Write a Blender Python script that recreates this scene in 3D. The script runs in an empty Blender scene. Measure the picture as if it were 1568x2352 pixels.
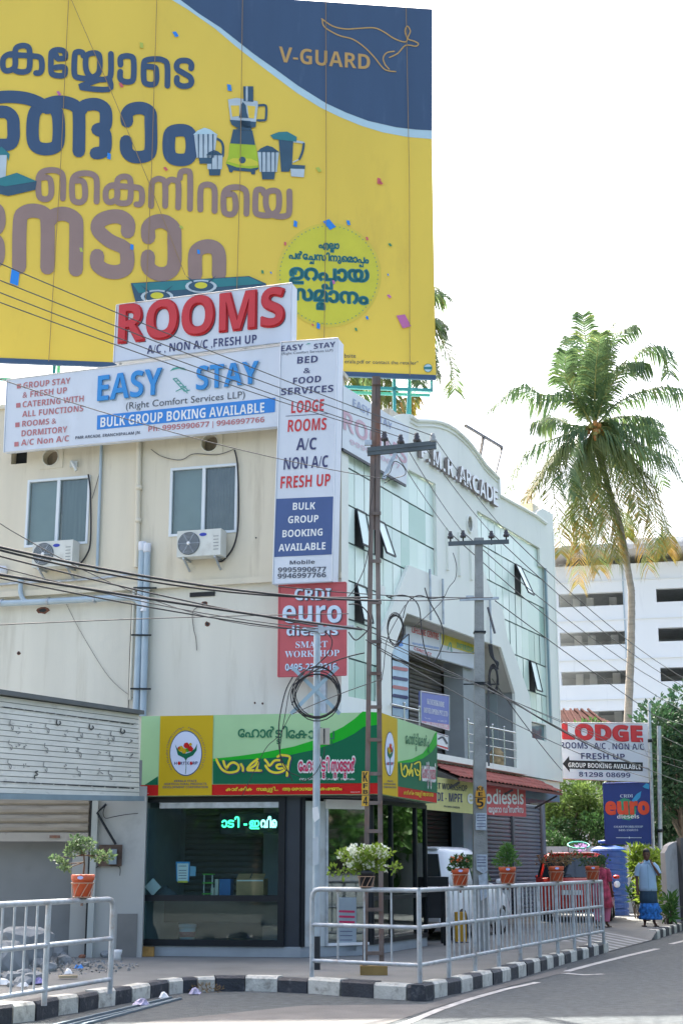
import bpy, bmesh, math, random
from mathutils import Vector, Matrix, noise
from mathutils.geometry import tessellate_polygon
R = math.radians
scene = bpy.context.scene
COL = scene.collection

# ------------------------------------------------------------ camera, world, sun, exposure
CAM_Z, F, PITCH = 1.52, 3267.0, math.atan(808 / 3267.0)
cam_data = bpy.data.cameras.new('camera'); cam = bpy.data.objects.new('camera', cam_data); COL.objects.link(cam)
cam.location = (0, 0, CAM_Z); cam.rotation_euler = (math.pi / 2 + PITCH, 0, 0)
cam_data.sensor_fit = 'HORIZONTAL'; cam_data.sensor_width = 24; cam_data.lens = F / 1568 * 24
cam_data.clip_start = 0.1; cam_data.clip_end = 4000
scene.camera = cam
SUN_EL, SUN_AZ = R(54.2), R(-24)            # the sun stands behind the buildings, a little to the left
world = bpy.data.worlds.new('World'); scene.world = world; world.use_nodes = True
wn = world.node_tree.nodes; wl = world.node_tree.links
bgn = wn['Background']; sky = wn.new('ShaderNodeTexSky'); sky.sky_type = 'NISHITA'; sky.sun_disc = False
sky.sun_elevation = SUN_EL; sky.sun_rotation = SUN_AZ; sky.air_density = 1.0; sky.dust_density = 6.5; sky.ozone_density = 0.2; sky.altitude = 0
wl.new(sky.outputs[0], bgn.inputs[0]); bgn.inputs[1].default_value = 0.15
sl = bpy.data.lights.new('sun', 'SUN'); sl.energy = 5.0; sl.angle = R(0.53); sl.color = (1, .95, .86)
so = bpy.data.objects.new('sun', sl); COL.objects.link(so)
sdir = Vector((math.sin(SUN_AZ) * math.cos(SUN_EL), math.cos(SUN_AZ) * math.cos(SUN_EL), math.sin(SUN_EL)))
so.rotation_euler = sdir.to_track_quat('Z', 'Y').to_euler()
scene.view_settings.view_transform = 'Standard'; scene.view_settings.look = 'None'
scene.view_settings.gamma = 1; scene.view_settings.exposure = 1.88; scene.view_settings.use_curve_mapping = False
scene.render.engine = 'CYCLES'
scene.cycles.max_bounces = 6; scene.cycles.transparent_max_bounces = 12

# ------------------------------------------------------------ picture points to places
_cp, _sp = math.cos(PITCH), math.sin(PITCH)
def ray(u, v):
    x, y = (u - 784) / F, (1176 - v) / F
    return Vector((x, _cp - y * _sp, _sp + y * _cp))
def at(u, v, Y):
    d = ray(u, v); return Vector((0, 0, CAM_Z)) + d * (Y / d.y)
def gnd(u, v, z=0.0):
    d = ray(u, v); return Vector((0, 0, CAM_Z)) + d * ((z - CAM_Z) / d.z)
def view(x0, y0, w, disp=1568):
    k = w / disp
    def f(x, y): return ((x0 + x * k) / 1.27551, (y0 + y * k) / 1.27551)
    f.k = k / 1.27551
    return f
class Plane:                                   # an upright plane through (x, y) running along direction d
    def __init__(s, x, y, dx, dy):
        s.o = Vector((x, y, 0)); s.d = Vector((dx, dy, 0)).normalized()
        s.n = Vector((s.d.y, -s.d.x, 0))
        if s.n.dot(-s.o) < 0: s.n = -s.n
    def pt(s, u, v, off=0.0):
        r = ray(u, v); c = Vector((0, 0, CAM_Z))
        t = (s.o - c).dot(s.n) / r.dot(s.n)
        return c + r * t + s.n * off
    def P(s, a, z, off=0.0): return s.o + s.d * a + Vector((0, 0, z)) + s.n * off
    def sz(s, u, v):
        p = s.pt(u, v); return ((p - s.o).dot(s.d), p.z)
    def shifted(s, off):
        q = s.o + s.n * off; r = Plane(q.x, q.y, s.d.x, s.d.y); r.n = s.n.copy(); return r

# ------------------------------------------------------------ materials
MATS = {}
def mat(name, col, rough=.6, metal=0., var=.12, scale=3., bump=0., bscale=40., dirt=None, dirt_amt=.0, emit=None, es=0, spec=.5, dirt_scale=1.2, stretch=None):
    if name in MATS: return MATS[name]
    m = bpy.data.materials.new(name); m.use_nodes = True; N = m.node_tree.nodes; L = m.node_tree.links
    b = N['Principled BSDF']; b.inputs['Roughness'].default_value = rough; b.inputs['Metallic'].default_value = metal
    b.inputs['Specular IOR Level'].default_value = spec
    c = (*col, 1)
    tc = N.new('ShaderNodeTexCoord')
    src = tc.outputs['Object']
    if stretch:
        mp = N.new('ShaderNodeMapping'); mp.inputs['Scale'].default_value = stretch; L.new(src, mp.inputs[0]); src = mp.outputs[0]
    out = None
    if var > 0:
        n = N.new('ShaderNodeTexNoise'); n.inputs['Scale'].default_value = scale; n.inputs['Detail'].default_value = 6; L.new(src, n.inputs['Vector'])
        r = N.new('ShaderNodeMapRange'); r.inputs[1].default_value = .3; r.inputs[2].default_value = .7; r.inputs[3].default_value = 1 - var; r.inputs[4].default_value = 1 + var
        L.new(n.outputs[0], r.inputs[0])
        mx = N.new('ShaderNodeMix'); mx.data_type = 'RGBA'; mx.blend_type = 'MULTIPLY'; mx.inputs[0].default_value = 1; mx.inputs[6].default_value = c
        L.new(r.outputs[0], mx.inputs[7]); out = mx.outputs[2]
    if dirt:
        n2 = N.new('ShaderNodeTexNoise'); n2.inputs['Scale'].default_value = dirt_scale; n2.inputs['Detail'].default_value = 9; n2.inputs['Roughness'].default_value = .65; L.new(src, n2.inputs['Vector'])
        r2 = N.new('ShaderNodeMapRange'); r2.inputs[1].default_value = .62 - .25 * dirt_amt; r2.inputs[2].default_value = .75; r2.inputs[4].default_value = min(1, .45 + dirt_amt)
        L.new(n2.outputs[0], r2.inputs[0])
        m2 = N.new('ShaderNodeMix'); m2.data_type = 'RGBA'; m2.inputs[6].default_value = c; m2.inputs[7].default_value = (*dirt, 1)
        L.new(r2.outputs[0], m2.inputs[0])
        if out: L.new(out, m2.inputs[6])
        out = m2.outputs[2]
    if out: L.new(out, b.inputs['Base Color'])
    else: b.inputs['Base Color'].default_value = c
    if bump > 0:
        n3 = N.new('ShaderNodeTexNoise'); n3.inputs['Scale'].default_value = bscale; n3.inputs['Detail'].default_value = 5; L.new(src, n3.inputs['Vector'])
        bp = N.new('ShaderNodeBump'); bp.inputs['Strength'].default_value = bump; bp.inputs['Distance'].default_value = .02; L.new(n3.outputs[0], bp.inputs['Height']); L.new(bp.outputs[0], b.inputs['Normal'])
    if emit: b.inputs['Emission Color'].default_value = (*emit, 1); b.inputs['Emission Strength'].default_value = es
    MATS[name] = m; return m
def glass(name, tint=(.75, .85, .85), trans=.75, rough=.03, body=None):
    if name in MATS: return MATS[name]
    m = bpy.data.materials.new(name); m.use_nodes = True; N = m.node_tree.nodes; L = m.node_tree.links
    for n in list(N): N.remove(n)
    o = N.new('ShaderNodeOutputMaterial'); t = N.new('ShaderNodeBsdfTransparent'); t.inputs[0].default_value = (*tint, 1)
    g = N.new('ShaderNodeBsdfGlossy'); g.inputs['Roughness'].default_value = rough; g.inputs[0].default_value = (.9, .95, .95, 1)
    fr = N.new('ShaderNodeFresnel'); fr.inputs[0].default_value = 1.33
    mx = N.new('ShaderNodeMixShader'); ad = N.new('ShaderNodeMath'); ad.operation = 'ADD'; ad.inputs[1].default_value = 1 - trans; ad.use_clamp = True
    L.new(fr.outputs[0], ad.inputs[0]); L.new(ad.outputs[0], mx.inputs[0]); L.new(t.outputs[0], mx.inputs[1]); L.new(g.outputs[0], mx.inputs[2]); L.new(mx.outputs[0], o.inputs[0])
    MATS[name] = m; return m
def leafmat(name, col, col2, trans=.35, rough=.5, scale=2.):
    if name in MATS: return MATS[name]
    m = bpy.data.materials.new(name); m.use_nodes = True; N = m.node_tree.nodes; L = m.node_tree.links
    b = N['Principled BSDF']; b.inputs['Roughness'].default_value = rough; b.inputs['Specular IOR Level'].default_value = .35
    tc = N.new('ShaderNodeTexCoord'); n = N.new('ShaderNodeTexNoise'); n.inputs['Scale'].default_value = scale; n.inputs['Detail'].default_value = 8; L.new(tc.outputs['Object'], n.inputs[0])
    cr = N.new('ShaderNodeValToRGB'); cr.color_ramp.elements[0].position = .35; cr.color_ramp.elements[1].position = .65
    cr.color_ramp.elements[0].color = (*col, 1); cr.color_ramp.elements[1].color = (*col2, 1); L.new(n.outputs[0], cr.inputs[0]); L.new(cr.outputs[0], b.inputs['Base Color'])
    tr = N.new('ShaderNodeBsdfTranslucent'); L.new(cr.outputs[0], tr.inputs[0])
    mx = N.new('ShaderNodeMixShader'); mx.inputs[0].default_value = trans; out = N['Material Output']
    L.new(b.outputs[0], mx.inputs[1]); L.new(tr.outputs[0], mx.inputs[2]); L.new(mx.outputs[0], out.inputs[0])
    MATS[name] = m; return m

# ------------------------------------------------------------ mesh builder
def frame_from(t, ref=Vector((0, 0, 1))):
    t = t.normalized()
    if abs(t.dot(ref)) > .97: ref = Vector((0, 1, 0))
    a = t.cross(ref).normalized(); b = a.cross(t).normalized(); return a, b
class MB:
    def __init__(s): s.v = []; s.f = []; s.sm = []; s.mi = []; s.m = 0; s.smooth = False
    def add(s, vs, fs, smooth=None, m=None):
        k = len(s.v); s.v += [Vector(p) for p in vs]; s.f += [tuple(i + k for i in f) for f in fs]
        s.sm += [s.smooth if smooth is None else smooth] * len(fs); s.mi += [s.m if m is None else m] * len(fs); return s
    def hexa(s, b, t):                      # bottom 4, top 4 (both counter-clockwise from above)
        return s.add(list(b) + list(t), [(3, 2, 1, 0), (4, 5, 6, 7), (0, 1, 5, 4), (1, 2, 6, 5), (2, 3, 7, 6), (3, 0, 4, 7)])
    def box(s, c, size, M=None):
        x, y, z = [q / 2 for q in size]; c = Vector(c)
        P = [Vector(p) for p in ((-x, -y, -z), (x, -y, -z), (x, y, -z), (-x, y, -z), (-x, -y, z), (x, -y, z), (x, y, z), (-x, y, z))]
        if M is not None: P = [M @ p for p in P]
        return s.hexa([c + p for p in P[:4]], [c + p for p in P[4:]])
    def bar(s, a, b, w, h=None, ref=Vector((0, 0, 1))):
        a, b = Vector(a), Vector(b); h = h or w; x, y = frame_from(b - a, ref); x = x * w / 2; y = y * h / 2
        return s.add([a - x - y, a + x - y, a + x + y, a - x + y, b - x - y, b + x - y, b + x + y, b - x + y], [(3, 2, 1, 0), (4, 5, 6, 7), (0, 1, 5, 4), (1, 2, 6, 5), (2, 3, 7, 6), (3, 0, 4, 7)])
    def pbox(s, pl, a0, a1, z0, z1, o0, o1):
        q = [pl.P(a0, z0, o0), pl.P(a1, z0, o0), pl.P(a1, z0, o1), pl.P(a0, z0, o1)]
        dz = Vector((0, 0, z1 - z0)); return s.hexa(q, [p + dz for p in q])
    def qbox(s, q, n, t):                   # four corner points (TL,TR,BR,BL) as the front, thickness t backwards along n
        q = [Vector(p) for p in q]; k = [p - n * t for p in q]
        return s.add(q + k, [(3, 2, 1, 0), (4, 5, 6, 7), (0, 1, 5, 4), (1, 2, 6, 5), (2, 3, 7, 6), (3, 0, 4, 7)])
    def tube(s, pts, r, seg=8, cap=True, smooth=True, closed=False):
        pts = [Vector(p) for p in pts]; n = len(pts); rs = r if isinstance(r, (list, tuple)) else [r] * n
        ring = []; a = None
        for i, p in enumerate(pts):
            if closed: t = pts[(i + 1) % n] - pts[i - 1]
            else: t = pts[min(i + 1, n - 1)] - pts[max(i - 1, 0)]
            if t.length < 1e-9: t = Vector((0, 0, 1))
            t.normalize()
            if a is None: a, b = frame_from(t)
            else:
                a = a - t * a.dot(t)
                if a.length < 1e-4: a, b = frame_from(t)
                a.normalize(); b = a.cross(t)
            ring.append([p + (a * math.cos(2 * math.pi * k / seg) + b * math.sin(2 * math.pi * k / seg)) * rs[i] for k in range(seg)])
        vs = [q for rg in ring for q in rg]; fs = []
        for i in range(n if closed else n - 1):
            j = (i + 1) % n
            for k in range(seg): fs.append((i * seg + k, i * seg + (k + 1) % seg, j * seg + (k + 1) % seg, j * seg + k))
        s.add(vs, fs, smooth)
        if cap and not closed: s.add(ring[0], [tuple(range(seg))[::-1]], False); s.add(ring[-1], [tuple(range(seg))], False)
        return s
    def lathe(s, c, prof, seg=16, smooth=True, axis=Vector((0, 0, 1)), sx=1, sy=1, ca=1, cb=None):
        c = Vector(c); a, b = frame_from(axis) if abs(axis.z) < .99 else (Vector((1, 0, 0)), Vector((0, 1, 0)))
        vs = []; fs = []
        for (r, h) in prof:
            for k in range(seg):
                t = 2 * math.pi * k / seg; vs.append(c + a * math.cos(t) * r * sx + b * math.sin(t) * r * sy + axis * h)
        for i in range(len(prof) - 1):
            for k in range(seg): fs.append((i * seg + k, i * seg + (k + 1) % seg, (i + 1) * seg + (k + 1) % seg, (i + 1) * seg + k))
        fs.append(tuple(range(seg))[::-1]); fs.append(tuple((len(prof) - 1) * seg + k for k in range(seg)))
        return s.add(vs, fs, smooth)
    def loft(s, rings, smooth=True):        # rings: list of equal-length point lists
        n = len(rings[0]); fs = []
        for i in range(len(rings) - 1):
            for k in range(n): fs.append((i * n + k, i * n + (k + 1) % n, (i + 1) * n + (k + 1) % n, (i + 1) * n + k))
        fs.append(tuple(range(n))[::-1]); fs.append(tuple((len(rings) - 1) * n + k for k in range(n)))
        return s.add([p for r in rings for p in r], fs, smooth)
    def slab(s, loops, t, topt=None):       # loops of 3D points in one plane, extruded by vector t
        tri = tessellate_polygon([[Vector(p) for p in l] for l in loops]); flat = [Vector(p) for l in loops for p in l]; n = len(flat)
        fs = [tuple(x) for x in tri] + [tuple(i + n for i in x[::-1]) for x in tri]; k = 0
        for l in loops:
            m = len(l)
            for i in range(m): j = (i + 1) % m; fs.append((k + i, k + j, k + j + n, k + i + n))
            k += m
        return s.add(flat + [p + t for p in flat], fs, False)
    def build(s, name, m, parent=None, org=None, recalc=True):
        me = bpy.data.meshes.new(name); o = Vector(org) if org is not None else Vector((0, 0, 0))
        me.from_pydata([p - o for p in s.v], [], s.f)
        for x in (m if isinstance(m, (list, tuple)) else [m]): me.materials.append(x)
        me.polygons.foreach_set('use_smooth', s.sm); me.polygons.foreach_set('material_index', s.mi)
        if recalc:
            bm = bmesh.new(); bm.from_mesh(me); bmesh.ops.recalc_face_normals(bm, faces=bm.faces); bm.to_mesh(me); bm.free()
        me.update()
        ob = bpy.data.objects.new(name, me); COL.objects.link(ob)
        if parent: ob.parent = parent
        elif org is not None: ob.location = o
        return ob
def tag(o, label=None, cat=None, group=None, kind=None):
    for k, v in (('label', label), ('category', cat), ('group', group), ('kind', kind)):
        if v: o[k] = v
    return o
class Thing:
    def __init__(s, name, loc, label=None, cat=None, group=None, kind=None):
        s.e = bpy.data.objects.new(name, None); s.e.empty_display_size = .2; COL.objects.link(s.e); s.loc = Vector(loc); s.e.location = s.loc
        tag(s.e, label, cat, group, kind)
    def part(s, name, mb, m, label=None, parent=None, kind=None, recalc=True):
        o = mb.build(name, m, parent or s.e, org=s.loc, recalc=recalc); tag(o, label, kind=kind); return o
def single(name, mb, m, label, cat, group=None, kind=None, org=None):
    if org is None:
        zs = min(p.z for p in mb.v); c = sum(mb.v, Vector()) / len(mb.v); org = Vector((c.x, c.y, zs))
    return tag(mb.build(name, m, None, org=org), label, cat, group, kind)
def dup(e, loc, rotz=0, label=None, scale=None):
    def rec(o, par):
        c = o.copy(); COL.objects.link(c); c.parent = par
        for ch in [x for x in KIDS.get(o.name, [])]: rec(ch, c)
        return c
    KIDS = {}
    for ob in bpy.data.objects:
        if ob.parent: KIDS.setdefault(ob.parent.name, []).append(ob)
    r = rec(e, None); r.location = loc; r.rotation_euler = (0, 0, rotz)
    if scale: r.scale = (scale,) * 3
    if label: r['label'] = label
    return r
def cat_rom(P, n=6, closed=False):
    P = [Vector(p) for p in P]; out = []; m = len(P)
    for i in range(m if closed else m - 1):
        if closed: a, b, c, d = P[i - 1], P[i], P[(i + 1) % m], P[(i + 2) % m]
        else: a, b, c, d = P[max(i - 1, 0)], P[i], P[i + 1], P[min(i + 2, m - 1)]
        for k in range(n):
            t = k / n; out.append(.5 * ((2 * b) + (c - a) * t + (2 * a - 5 * b + 4 * c - d) * t * t + (3 * b - a - 3 * c + d) * t ** 3))
    if not closed: out.append(P[-1])
    return out
def ribbon(pts, w, closed=False):          # 2D ribbon: list of (left, right)
    n = len(pts); L = []
    for i in range(n):
        a = pts[i - 1] if (closed or i > 0) else pts[i]; b = pts[(i + 1) % n] if (closed or i < n - 1) else pts[i]
        t = (b - a); t = Vector((t.x, t.y)); t = t.normalized() if t.length > 1e-9 else Vector((1, 0)); nrm = Vector((-t.y, t.x)) * w / 2
        L.append((pts[i] + nrm, pts[i] - nrm))
    return L

# ------------------------------------------------------------ lettering
def sb(s):
    o = ''
    for c in s:
        k = ord(c)
        if 65 <= k <= 90: c = chr(0x1D5D4 + k - 65)
        elif 97 <= k <= 122: c = chr(0x1D5EE + k - 97)
        elif 48 <= k <= 57: c = chr(0x1D7EC + k - 48)
        o += c
    return o
def serif(s):
    o = ''
    for c in s:
        k = ord(c)
        if 65 <= k <= 90: c = chr(0x1D400 + k - 65)
        elif 97 <= k <= 122: c = chr(0x1D41A + k - 97)
        elif 48 <= k <= 57: c = chr(0x1D7CE + k - 48)
        o += c
    return o
_TX = {}
def text_geo(s):
    if s in _TX: return _TX[s]
    c = bpy.data.curves.new('t', 'FONT'); c.body = s; c.resolution_u = 3; o = bpy.data.objects.new('t', c); COL.objects.link(o)
    dg = bpy.context.evaluated_depsgraph_get(); dg.update(); me = o.evaluated_get(dg).to_mesh()
    v = [Vector((p.co.x, p.co.y)) for p in me.vertices]; f = [tuple(p.vertices) for p in me.polygons]
    o.evaluated_get(dg).to_mesh_clear(); bpy.data.objects.remove(o); bpy.data.curves.remove(c)
    _TX[s] = (v, f); return _TX[s]
def malayalam(s):                          # glyphs set one by one; ^x hangs a small x under the one before
    V = []; Fc = []; x = 0; i = 0; last = (0, 0)
    while i < len(s):
        c = s[i]
        if c == ' ': x += .35; i += 1; continue
        under = c == '^'
        if under: i += 1; c = s[i]
        v, f = text_geo(c); i += 1
        if not v: continue
        x0 = min(p.x for p in v); x1 = max(p.x for p in v)
        if under:
            k = .55; cx = (last[0] + last[1]) / 2; nv = [Vector(((p.x - (x0 + x1) / 2) * k + cx, p.y * k - .42)) for p in v]
        else:
            nv = [Vector((p.x - x0 + x, p.y)) for p in v]; last = (x, x + x1 - x0); x += x1 - x0 + .07
        b = len(V); V += nv; Fc += [tuple(q + b for q in ff) for ff in f]
    return V, Fc
class Print:                               # flat print and raised letters on one plane
    def __init__(s, thing, pl, base=.004, step=.003): s.g = 0; s.j = None; s.t = thing; s.pl = pl; s.b = base; s.st = step; s.d = {}
    def _mb(s, name, m): return s.d.setdefault((s.j or name, m.name, 0 if s.j else s.g), (MB(), m))[0]
    def joined(s, name): s.j = name; return s
    def off(s, layer): return s.b + layer * s.st
    def poly(s, m, pts, layer=0, name='print', smooth=0):
        s.g += 1
        if smooth: pts = [(p.x, p.y) for p in cat_rom([Vector((*p, 0)) for p in pts], smooth, True)]
        q = [s.pl.pt(u, v, s.off(layer)) for u, v in pts]; tri = tessellate_polygon([q]); s._mb(name, m).add(q, [tuple(t) for t in tri], False)
    def stroke(s, m, pts, w, layer=0, name='lettering', sm=5, closed=False, taper=None, keep=False):
        if not keep: s.g += 1
        P = [Vector((*p, 0)) for p in pts]; P = cat_rom(P, sm, closed) if sm else P; n = len(P)
        P2 = [Vector((p.x, p.y)) for p in P]
        L = ribbon(P2, w, closed); mb = s._mb(name, m); vs = []; fs = []
        for i, (a, b) in enumerate(L):
            o = s.off(layer) + .0025 * i / n
            vs += [s.pl.pt(a.x, a.y, o), s.pl.pt(b.x, b.y, o)]
        for i in range(n if closed else n - 1):
            j = (i + 1) % n; fs.append((2 * i, 2 * i + 1, 2 * j + 1, 2 * j))
        mb.add(vs, fs, False)
        if not closed:
            for e, o in ((0, s.off(layer) - .0004), (n - 1, s.off(layer) + .0029)):
                c = P2[e]; q = [s.pl.pt(c.x + w * .5 * math.cos(t * math.pi / 5), c.y + w * .5 * math.sin(t * math.pi / 5), o) for t in range(10)]; mb.add(q, [tuple(range(10))], False)
    def text(s, m, txt, p0, p1, h0, h1=None, layer=0, name='lettering', bold=True, geo=None, shear=0, outline=0, raise_=0, om=None):
        s.g += 1
        h1 = h1 or h0
        v, f = geo or text_geo(sb(txt) if bold is True else (serif(txt) if bold == 'serif' else txt))
        if not v: return
        x0 = min(p.x for p in v); x1 = max(p.x for p in v); y0 = min(p.y for p in v); y1 = max(p.y for p in v)
        if geo: y0, y1 = -.02, .72
        P0 = s.pl.pt(*p0); P1 = s.pl.pt(*p1); T0 = s.pl.pt(p0[0], p0[1] - h0); T1 = s.pl.pt(p1[0], p1[1] - h1)
        hz0 = (T0 - P0).z; hz1 = (T1 - P1).z
        def mp(p, o):
            a = (p.x - x0) / (x1 - x0); b = (p.y - y0) / (y1 - y0)
            q = P0.lerp(P1, a) + Vector((0, 0, (hz0 + (hz1 - hz0) * a) * b)) + s.pl.d * (shear * b * hz0) * (1 if (P1 - P0).dot(s.pl.d) > 0 else -1)
            return q + s.pl.n * o
        o = s.off(layer)
        if raise_:
            ed = {}
            for ff in f:
                for k in range(len(ff)):
                    a, b = ff[k], ff[(k + 1) % len(ff)]; ed[(a, b)] = ed.get((a, b), 0) + 1
            bnd = [e for e in ed if (e[1], e[0]) not in ed]; n = len(v)
            s._mb(name, m).add([mp(p, o + raise_) for p in v] + [mp(p, o - .002) for p in v], list(f) + [(a, b, b + n, a + n) for a, b in bnd], False)
        else: s._mb(name, m).add([mp(p, o) for p in v], f, False)
        if outline:
            sc = (x1 - x0) / max(1e-6, (P1 - P0).length); w = outline * sc
            ed = set()
            for ff in f:
                for k in range(len(ff)): ed.add((ff[k], ff[(k + 1) % len(ff)]))
            mb = s._mb(name if om is None else 'letter_outline', om or m); vs = []; fs = []
            for a, b in ed:
                if (b, a) in ed: continue
                A, B = v[a], v[b]; t = B - A
                if t.length < 1e-6: continue
                t.normalize(); nn = Vector((-t.y, t.x)) * w; e = t * w * .6; k = len(vs); oo = o - .0008 - (k % 7) * .0001
                vs += [mp(A - e + nn, oo), mp(B + e + nn, oo), mp(B + e - nn, oo), mp(A - e - nn, oo)]; fs.append((k, k + 1, k + 2, k + 3))
            mb.add(vs, fs, False)
    def done(s, parent=None):
        for (name, _, g), (mb, m) in s.d.items(): s.t.part(name, mb, m, parent=parent, recalc=False, kind='stuff' if g == 0 else None)
        s.d = {}; s.j = None
# ------------------------------------------------------------ colours shared
WHITE = mat('white paint', (.78, .79, .78), .5, var=.05)
CREAM = mat('cream plaster', (.67, .61, .48), .85, var=.08, scale=.9, bump=.2, bscale=60, dirt=(.45, .39, .29), dirt_amt=.3, dirt_scale=2.2, stretch=(1.8, 1.8, .16))
PALE = mat('pale plaster', (.65, .63, .54), .85, var=.08, scale=.8, bump=.2, bscale=50, dirt=(.47, .44, .35), dirt_amt=.32, dirt_scale=2.0, stretch=(1.8, 1.8, .16))
BWALL = mat('off white plaster', (.83, .84, .76), .8, var=.05, scale=.5, bump=.1, bscale=50, dirt=(.62, .62, .54), dirt_amt=.2, dirt_scale=1.2, stretch=(1.5, 1.5, .2))
DARK = mat('black frame', (.008, .012, .017), .4, var=.2, spec=.3)
SHADE = mat('dark interior', (.02, .022, .024), .8, var=.3)
GALV = mat('galvanised steel', (.42, .46, .5), .42, .55, var=.22, scale=9, dirt=(.28, .25, .22), dirt_amt=.12, dirt_scale=7)
RAIL = mat('silver railing paint', (.42, .46, .49), .42, .35, var=.2, scale=12, dirt=(.20, .12, .07), dirt_amt=.35, dirt_scale=6)
STEEL = mat('stainless steel', (.6, .6, .58), .25, .9, var=.1)
RUST = mat('rusty steel', (.17, .135, .12), .75, .1, var=.4, scale=5, bump=.4, bscale=30, dirt=(.24, .085, .04), dirt_amt=.45, dirt_scale=3.5, stretch=(1, 1, .35))
CONC = mat('pole concrete', (.29, .30, .29), .9, var=.22, scale=4, bump=.4, bscale=35, dirt=(.15, .15, .14), dirt_amt=.25, dirt_scale=4)
WIRE = mat('black cable', (.018, .018, .02), .5, var=0)
WIREG = mat('bare grey wire', (.11, .105, .10), .45, .4, var=0)
PVC = mat('grey blue pipe', (.37, .46, .52), .45, var=.06, dirt=(.3, .33, .35), dirt_amt=.1)
NAVY = mat('navy print', (.035, .075, .155), .55, var=.05)
INK = mat('dark blue lettering', (.045, .05, .14), .5, var=0)
RED = mat('red lettering', (.55, .03, .035), .45, var=.04)
BLUE = mat('sky blue print', (.03, .22, .62), .45, var=.03)
SIGNW = mat('white sign face', (.62, .66, .72), .45, var=.06, scale=1.2, bump=.2, bscale=2.5, dirt=(.5, .52, .54), dirt_amt=.15, dirt_scale=1.1, stretch=(1, 1, .4))
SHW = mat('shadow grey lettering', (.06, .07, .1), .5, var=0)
SALMON = mat('faded red lettering', (.46, .16, .17), .5, var=.06)
# ============================================================ GROUND
V1 = view(0, 80, 640); V2 = view(0, 460, 900); C1 = view(0, 2040, 700); C2 = view(380, 2040, 920); C3 = view(1200, 2200, 800)
G1 = view(960, 1080, 740); G2 = view(960, 1640, 740)
ASPH = mat('asphalt', (.078, .090, .096), .85, var=.25, scale=9, bump=.9, bscale=70, dirt=(.115, .122, .12), dirt_amt=.4, dirt_scale=.7, spec=.3)
PAVE = mat('worn concrete paving', (.15, .155, .15), .85, var=.15, scale=1.2, bump=.4, bscale=60, dirt=(.18, .185, .19), dirt_amt=.35, dirt_scale=.8)
mb = MB(); mb.add([(-300, -60, 0), (400, -60, 0), (400, 900, 0), (-300, 900, 0)], [(0, 1, 2, 3)])
tag(mb.build('road', ASPH, org=(0, 0, 0)), 'grey asphalt road curving past the railing', kind='structure')
kp = [gnd(u, v) for u, v in [(30, 2352), (82, 2346), (133, 2334), (180, 2327), (224, 2317), (264, 2310), (304, 2303), (346, 2294), (387, 2286), (420, 2282), (453, 2280), (493, 2278), (562, 2278), (638, 2280), (707, 2283), (781, 2289), (857, 2294), (933, 2299), (976, 2302)]]
d0 = (kp[0] - kp[1]).normalized(); kp = [kp[0] + d0 * .36 * k for k in range(9, 0, -1)] + kp
rp = [gnd(u, v) for u, v in [(976, 2302), (1001, 2293), (1061, 2281), (1133, 2263), (1213, 2241), (1301, 2214), (1349, 2201), (1407, 2185)]]
def resample(P, st):
    out = [P[0]]; acc = 0
    for a, b in zip(P, P[1:]):
        L = (b - a).length; t = st - acc
        while t <= L: out.append(a.lerp(b, t / L)); t += st
        acc = L - (t - st)
    return out
kr = resample(rp, .42)
far = [gnd(1509, 2158), gnd(1568, 2138)]; fd = (far[1] - far[0]).normalized(); kf = [far[0] + fd * .45 * k for k in range(36)]
KB = [mat('kerb black paint', (.03, .035, .045), .6, var=.3, scale=6, dirt=(.2, .2, .2), dirt_amt=.25, dirt_scale=8, bump=.4), mat('kerb white paint', (.52, .52, .47), .7, var=.15, scale=6, dirt=(.13, .12, .10), dirt_amt=.45, dirt_scale=9, bump=.4)]
kerb = Thing('kerb', kp[9]); tag(kerb.e, 'kerb of alternating black and white painted stones around the corner', kind='structure')
KW, KH = .17, .18
def inward(P, i):
    a = P[max(i - 1, 0)]; b = P[min(i + 1, len(P) - 1)]; t = (b - a).normalized(); n = Vector((-t.y, t.x, 0)); return n
def kerb_run(P, first, gap=.008):
    rng = random.Random(5)
    for i in range(len(P) - 1):
        a, b = P[i], P[i + 1]; t = (b - a).normalized() * gap; na, nb = inward(P, i) * KW, inward(P, i + 1) * KW; hz = KH + rng.uniform(-.012, .006)
        j = Vector((rng.uniform(-.008, .008), rng.uniform(-.008, .008), 0)); a2, b2 = a + t + j, b - t + j; up = Vector((0, 0, hz)); c = Vector((0, 0, hz - .03)); ba = na * .16; bb = nb * .16
        m = MB(); m.add([a2, b2, b2 + nb, a2 + na, a2 + c, b2 + c, a2 + ba + up, b2 + bb + up, b2 + nb + up, a2 + na + up], [(0, 1, 5, 4), (4, 5, 7, 6), (6, 7, 8, 9), (2, 3, 9, 8), (0, 4, 6, 9, 3), (1, 2, 8, 7, 5)])
        kerb.part('kerb_stone', m, KB[(i + first) % 2])
kerb_run(kp, 0); kerb_run(kr, 0); kerb_run(kf, 1)
inn = [kp[i] + inward(kp, i) * KW * .9 for i in range(len(kp) - 1)] + [kr[0] + (inward(kp, len(kp) - 1) + inward(kr, 0)) * KW * .7] + [kr[i] + inward(kr, i) * KW * .9 for i in range(1, len(kr))]
ZP = .165
rampa, rampb = kr[-1], kf[0]; rn = Vector((-(rampb - rampa).y, (rampb - rampa).x, 0)).normalized()
end = kf[-1] + fd * 200
outl = inn + [rampa + rn * 1.1, rampb + rn * 1.1] + [kf[i] + inward(kf, i) * KW * .9 for i in range(0, 36, 5)] + [end, Vector((120, 260, 0)), Vector((-90, 260, 0)), Vector((-90, 5, 0)), Vector((kp[0].x - 3, 5, 0))]
m = MB(); q = [Vector((p.x, p.y, ZP)) for p in outl]; m.add(q, [tuple(t) for t in tessellate_polygon([q])], False)
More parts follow.
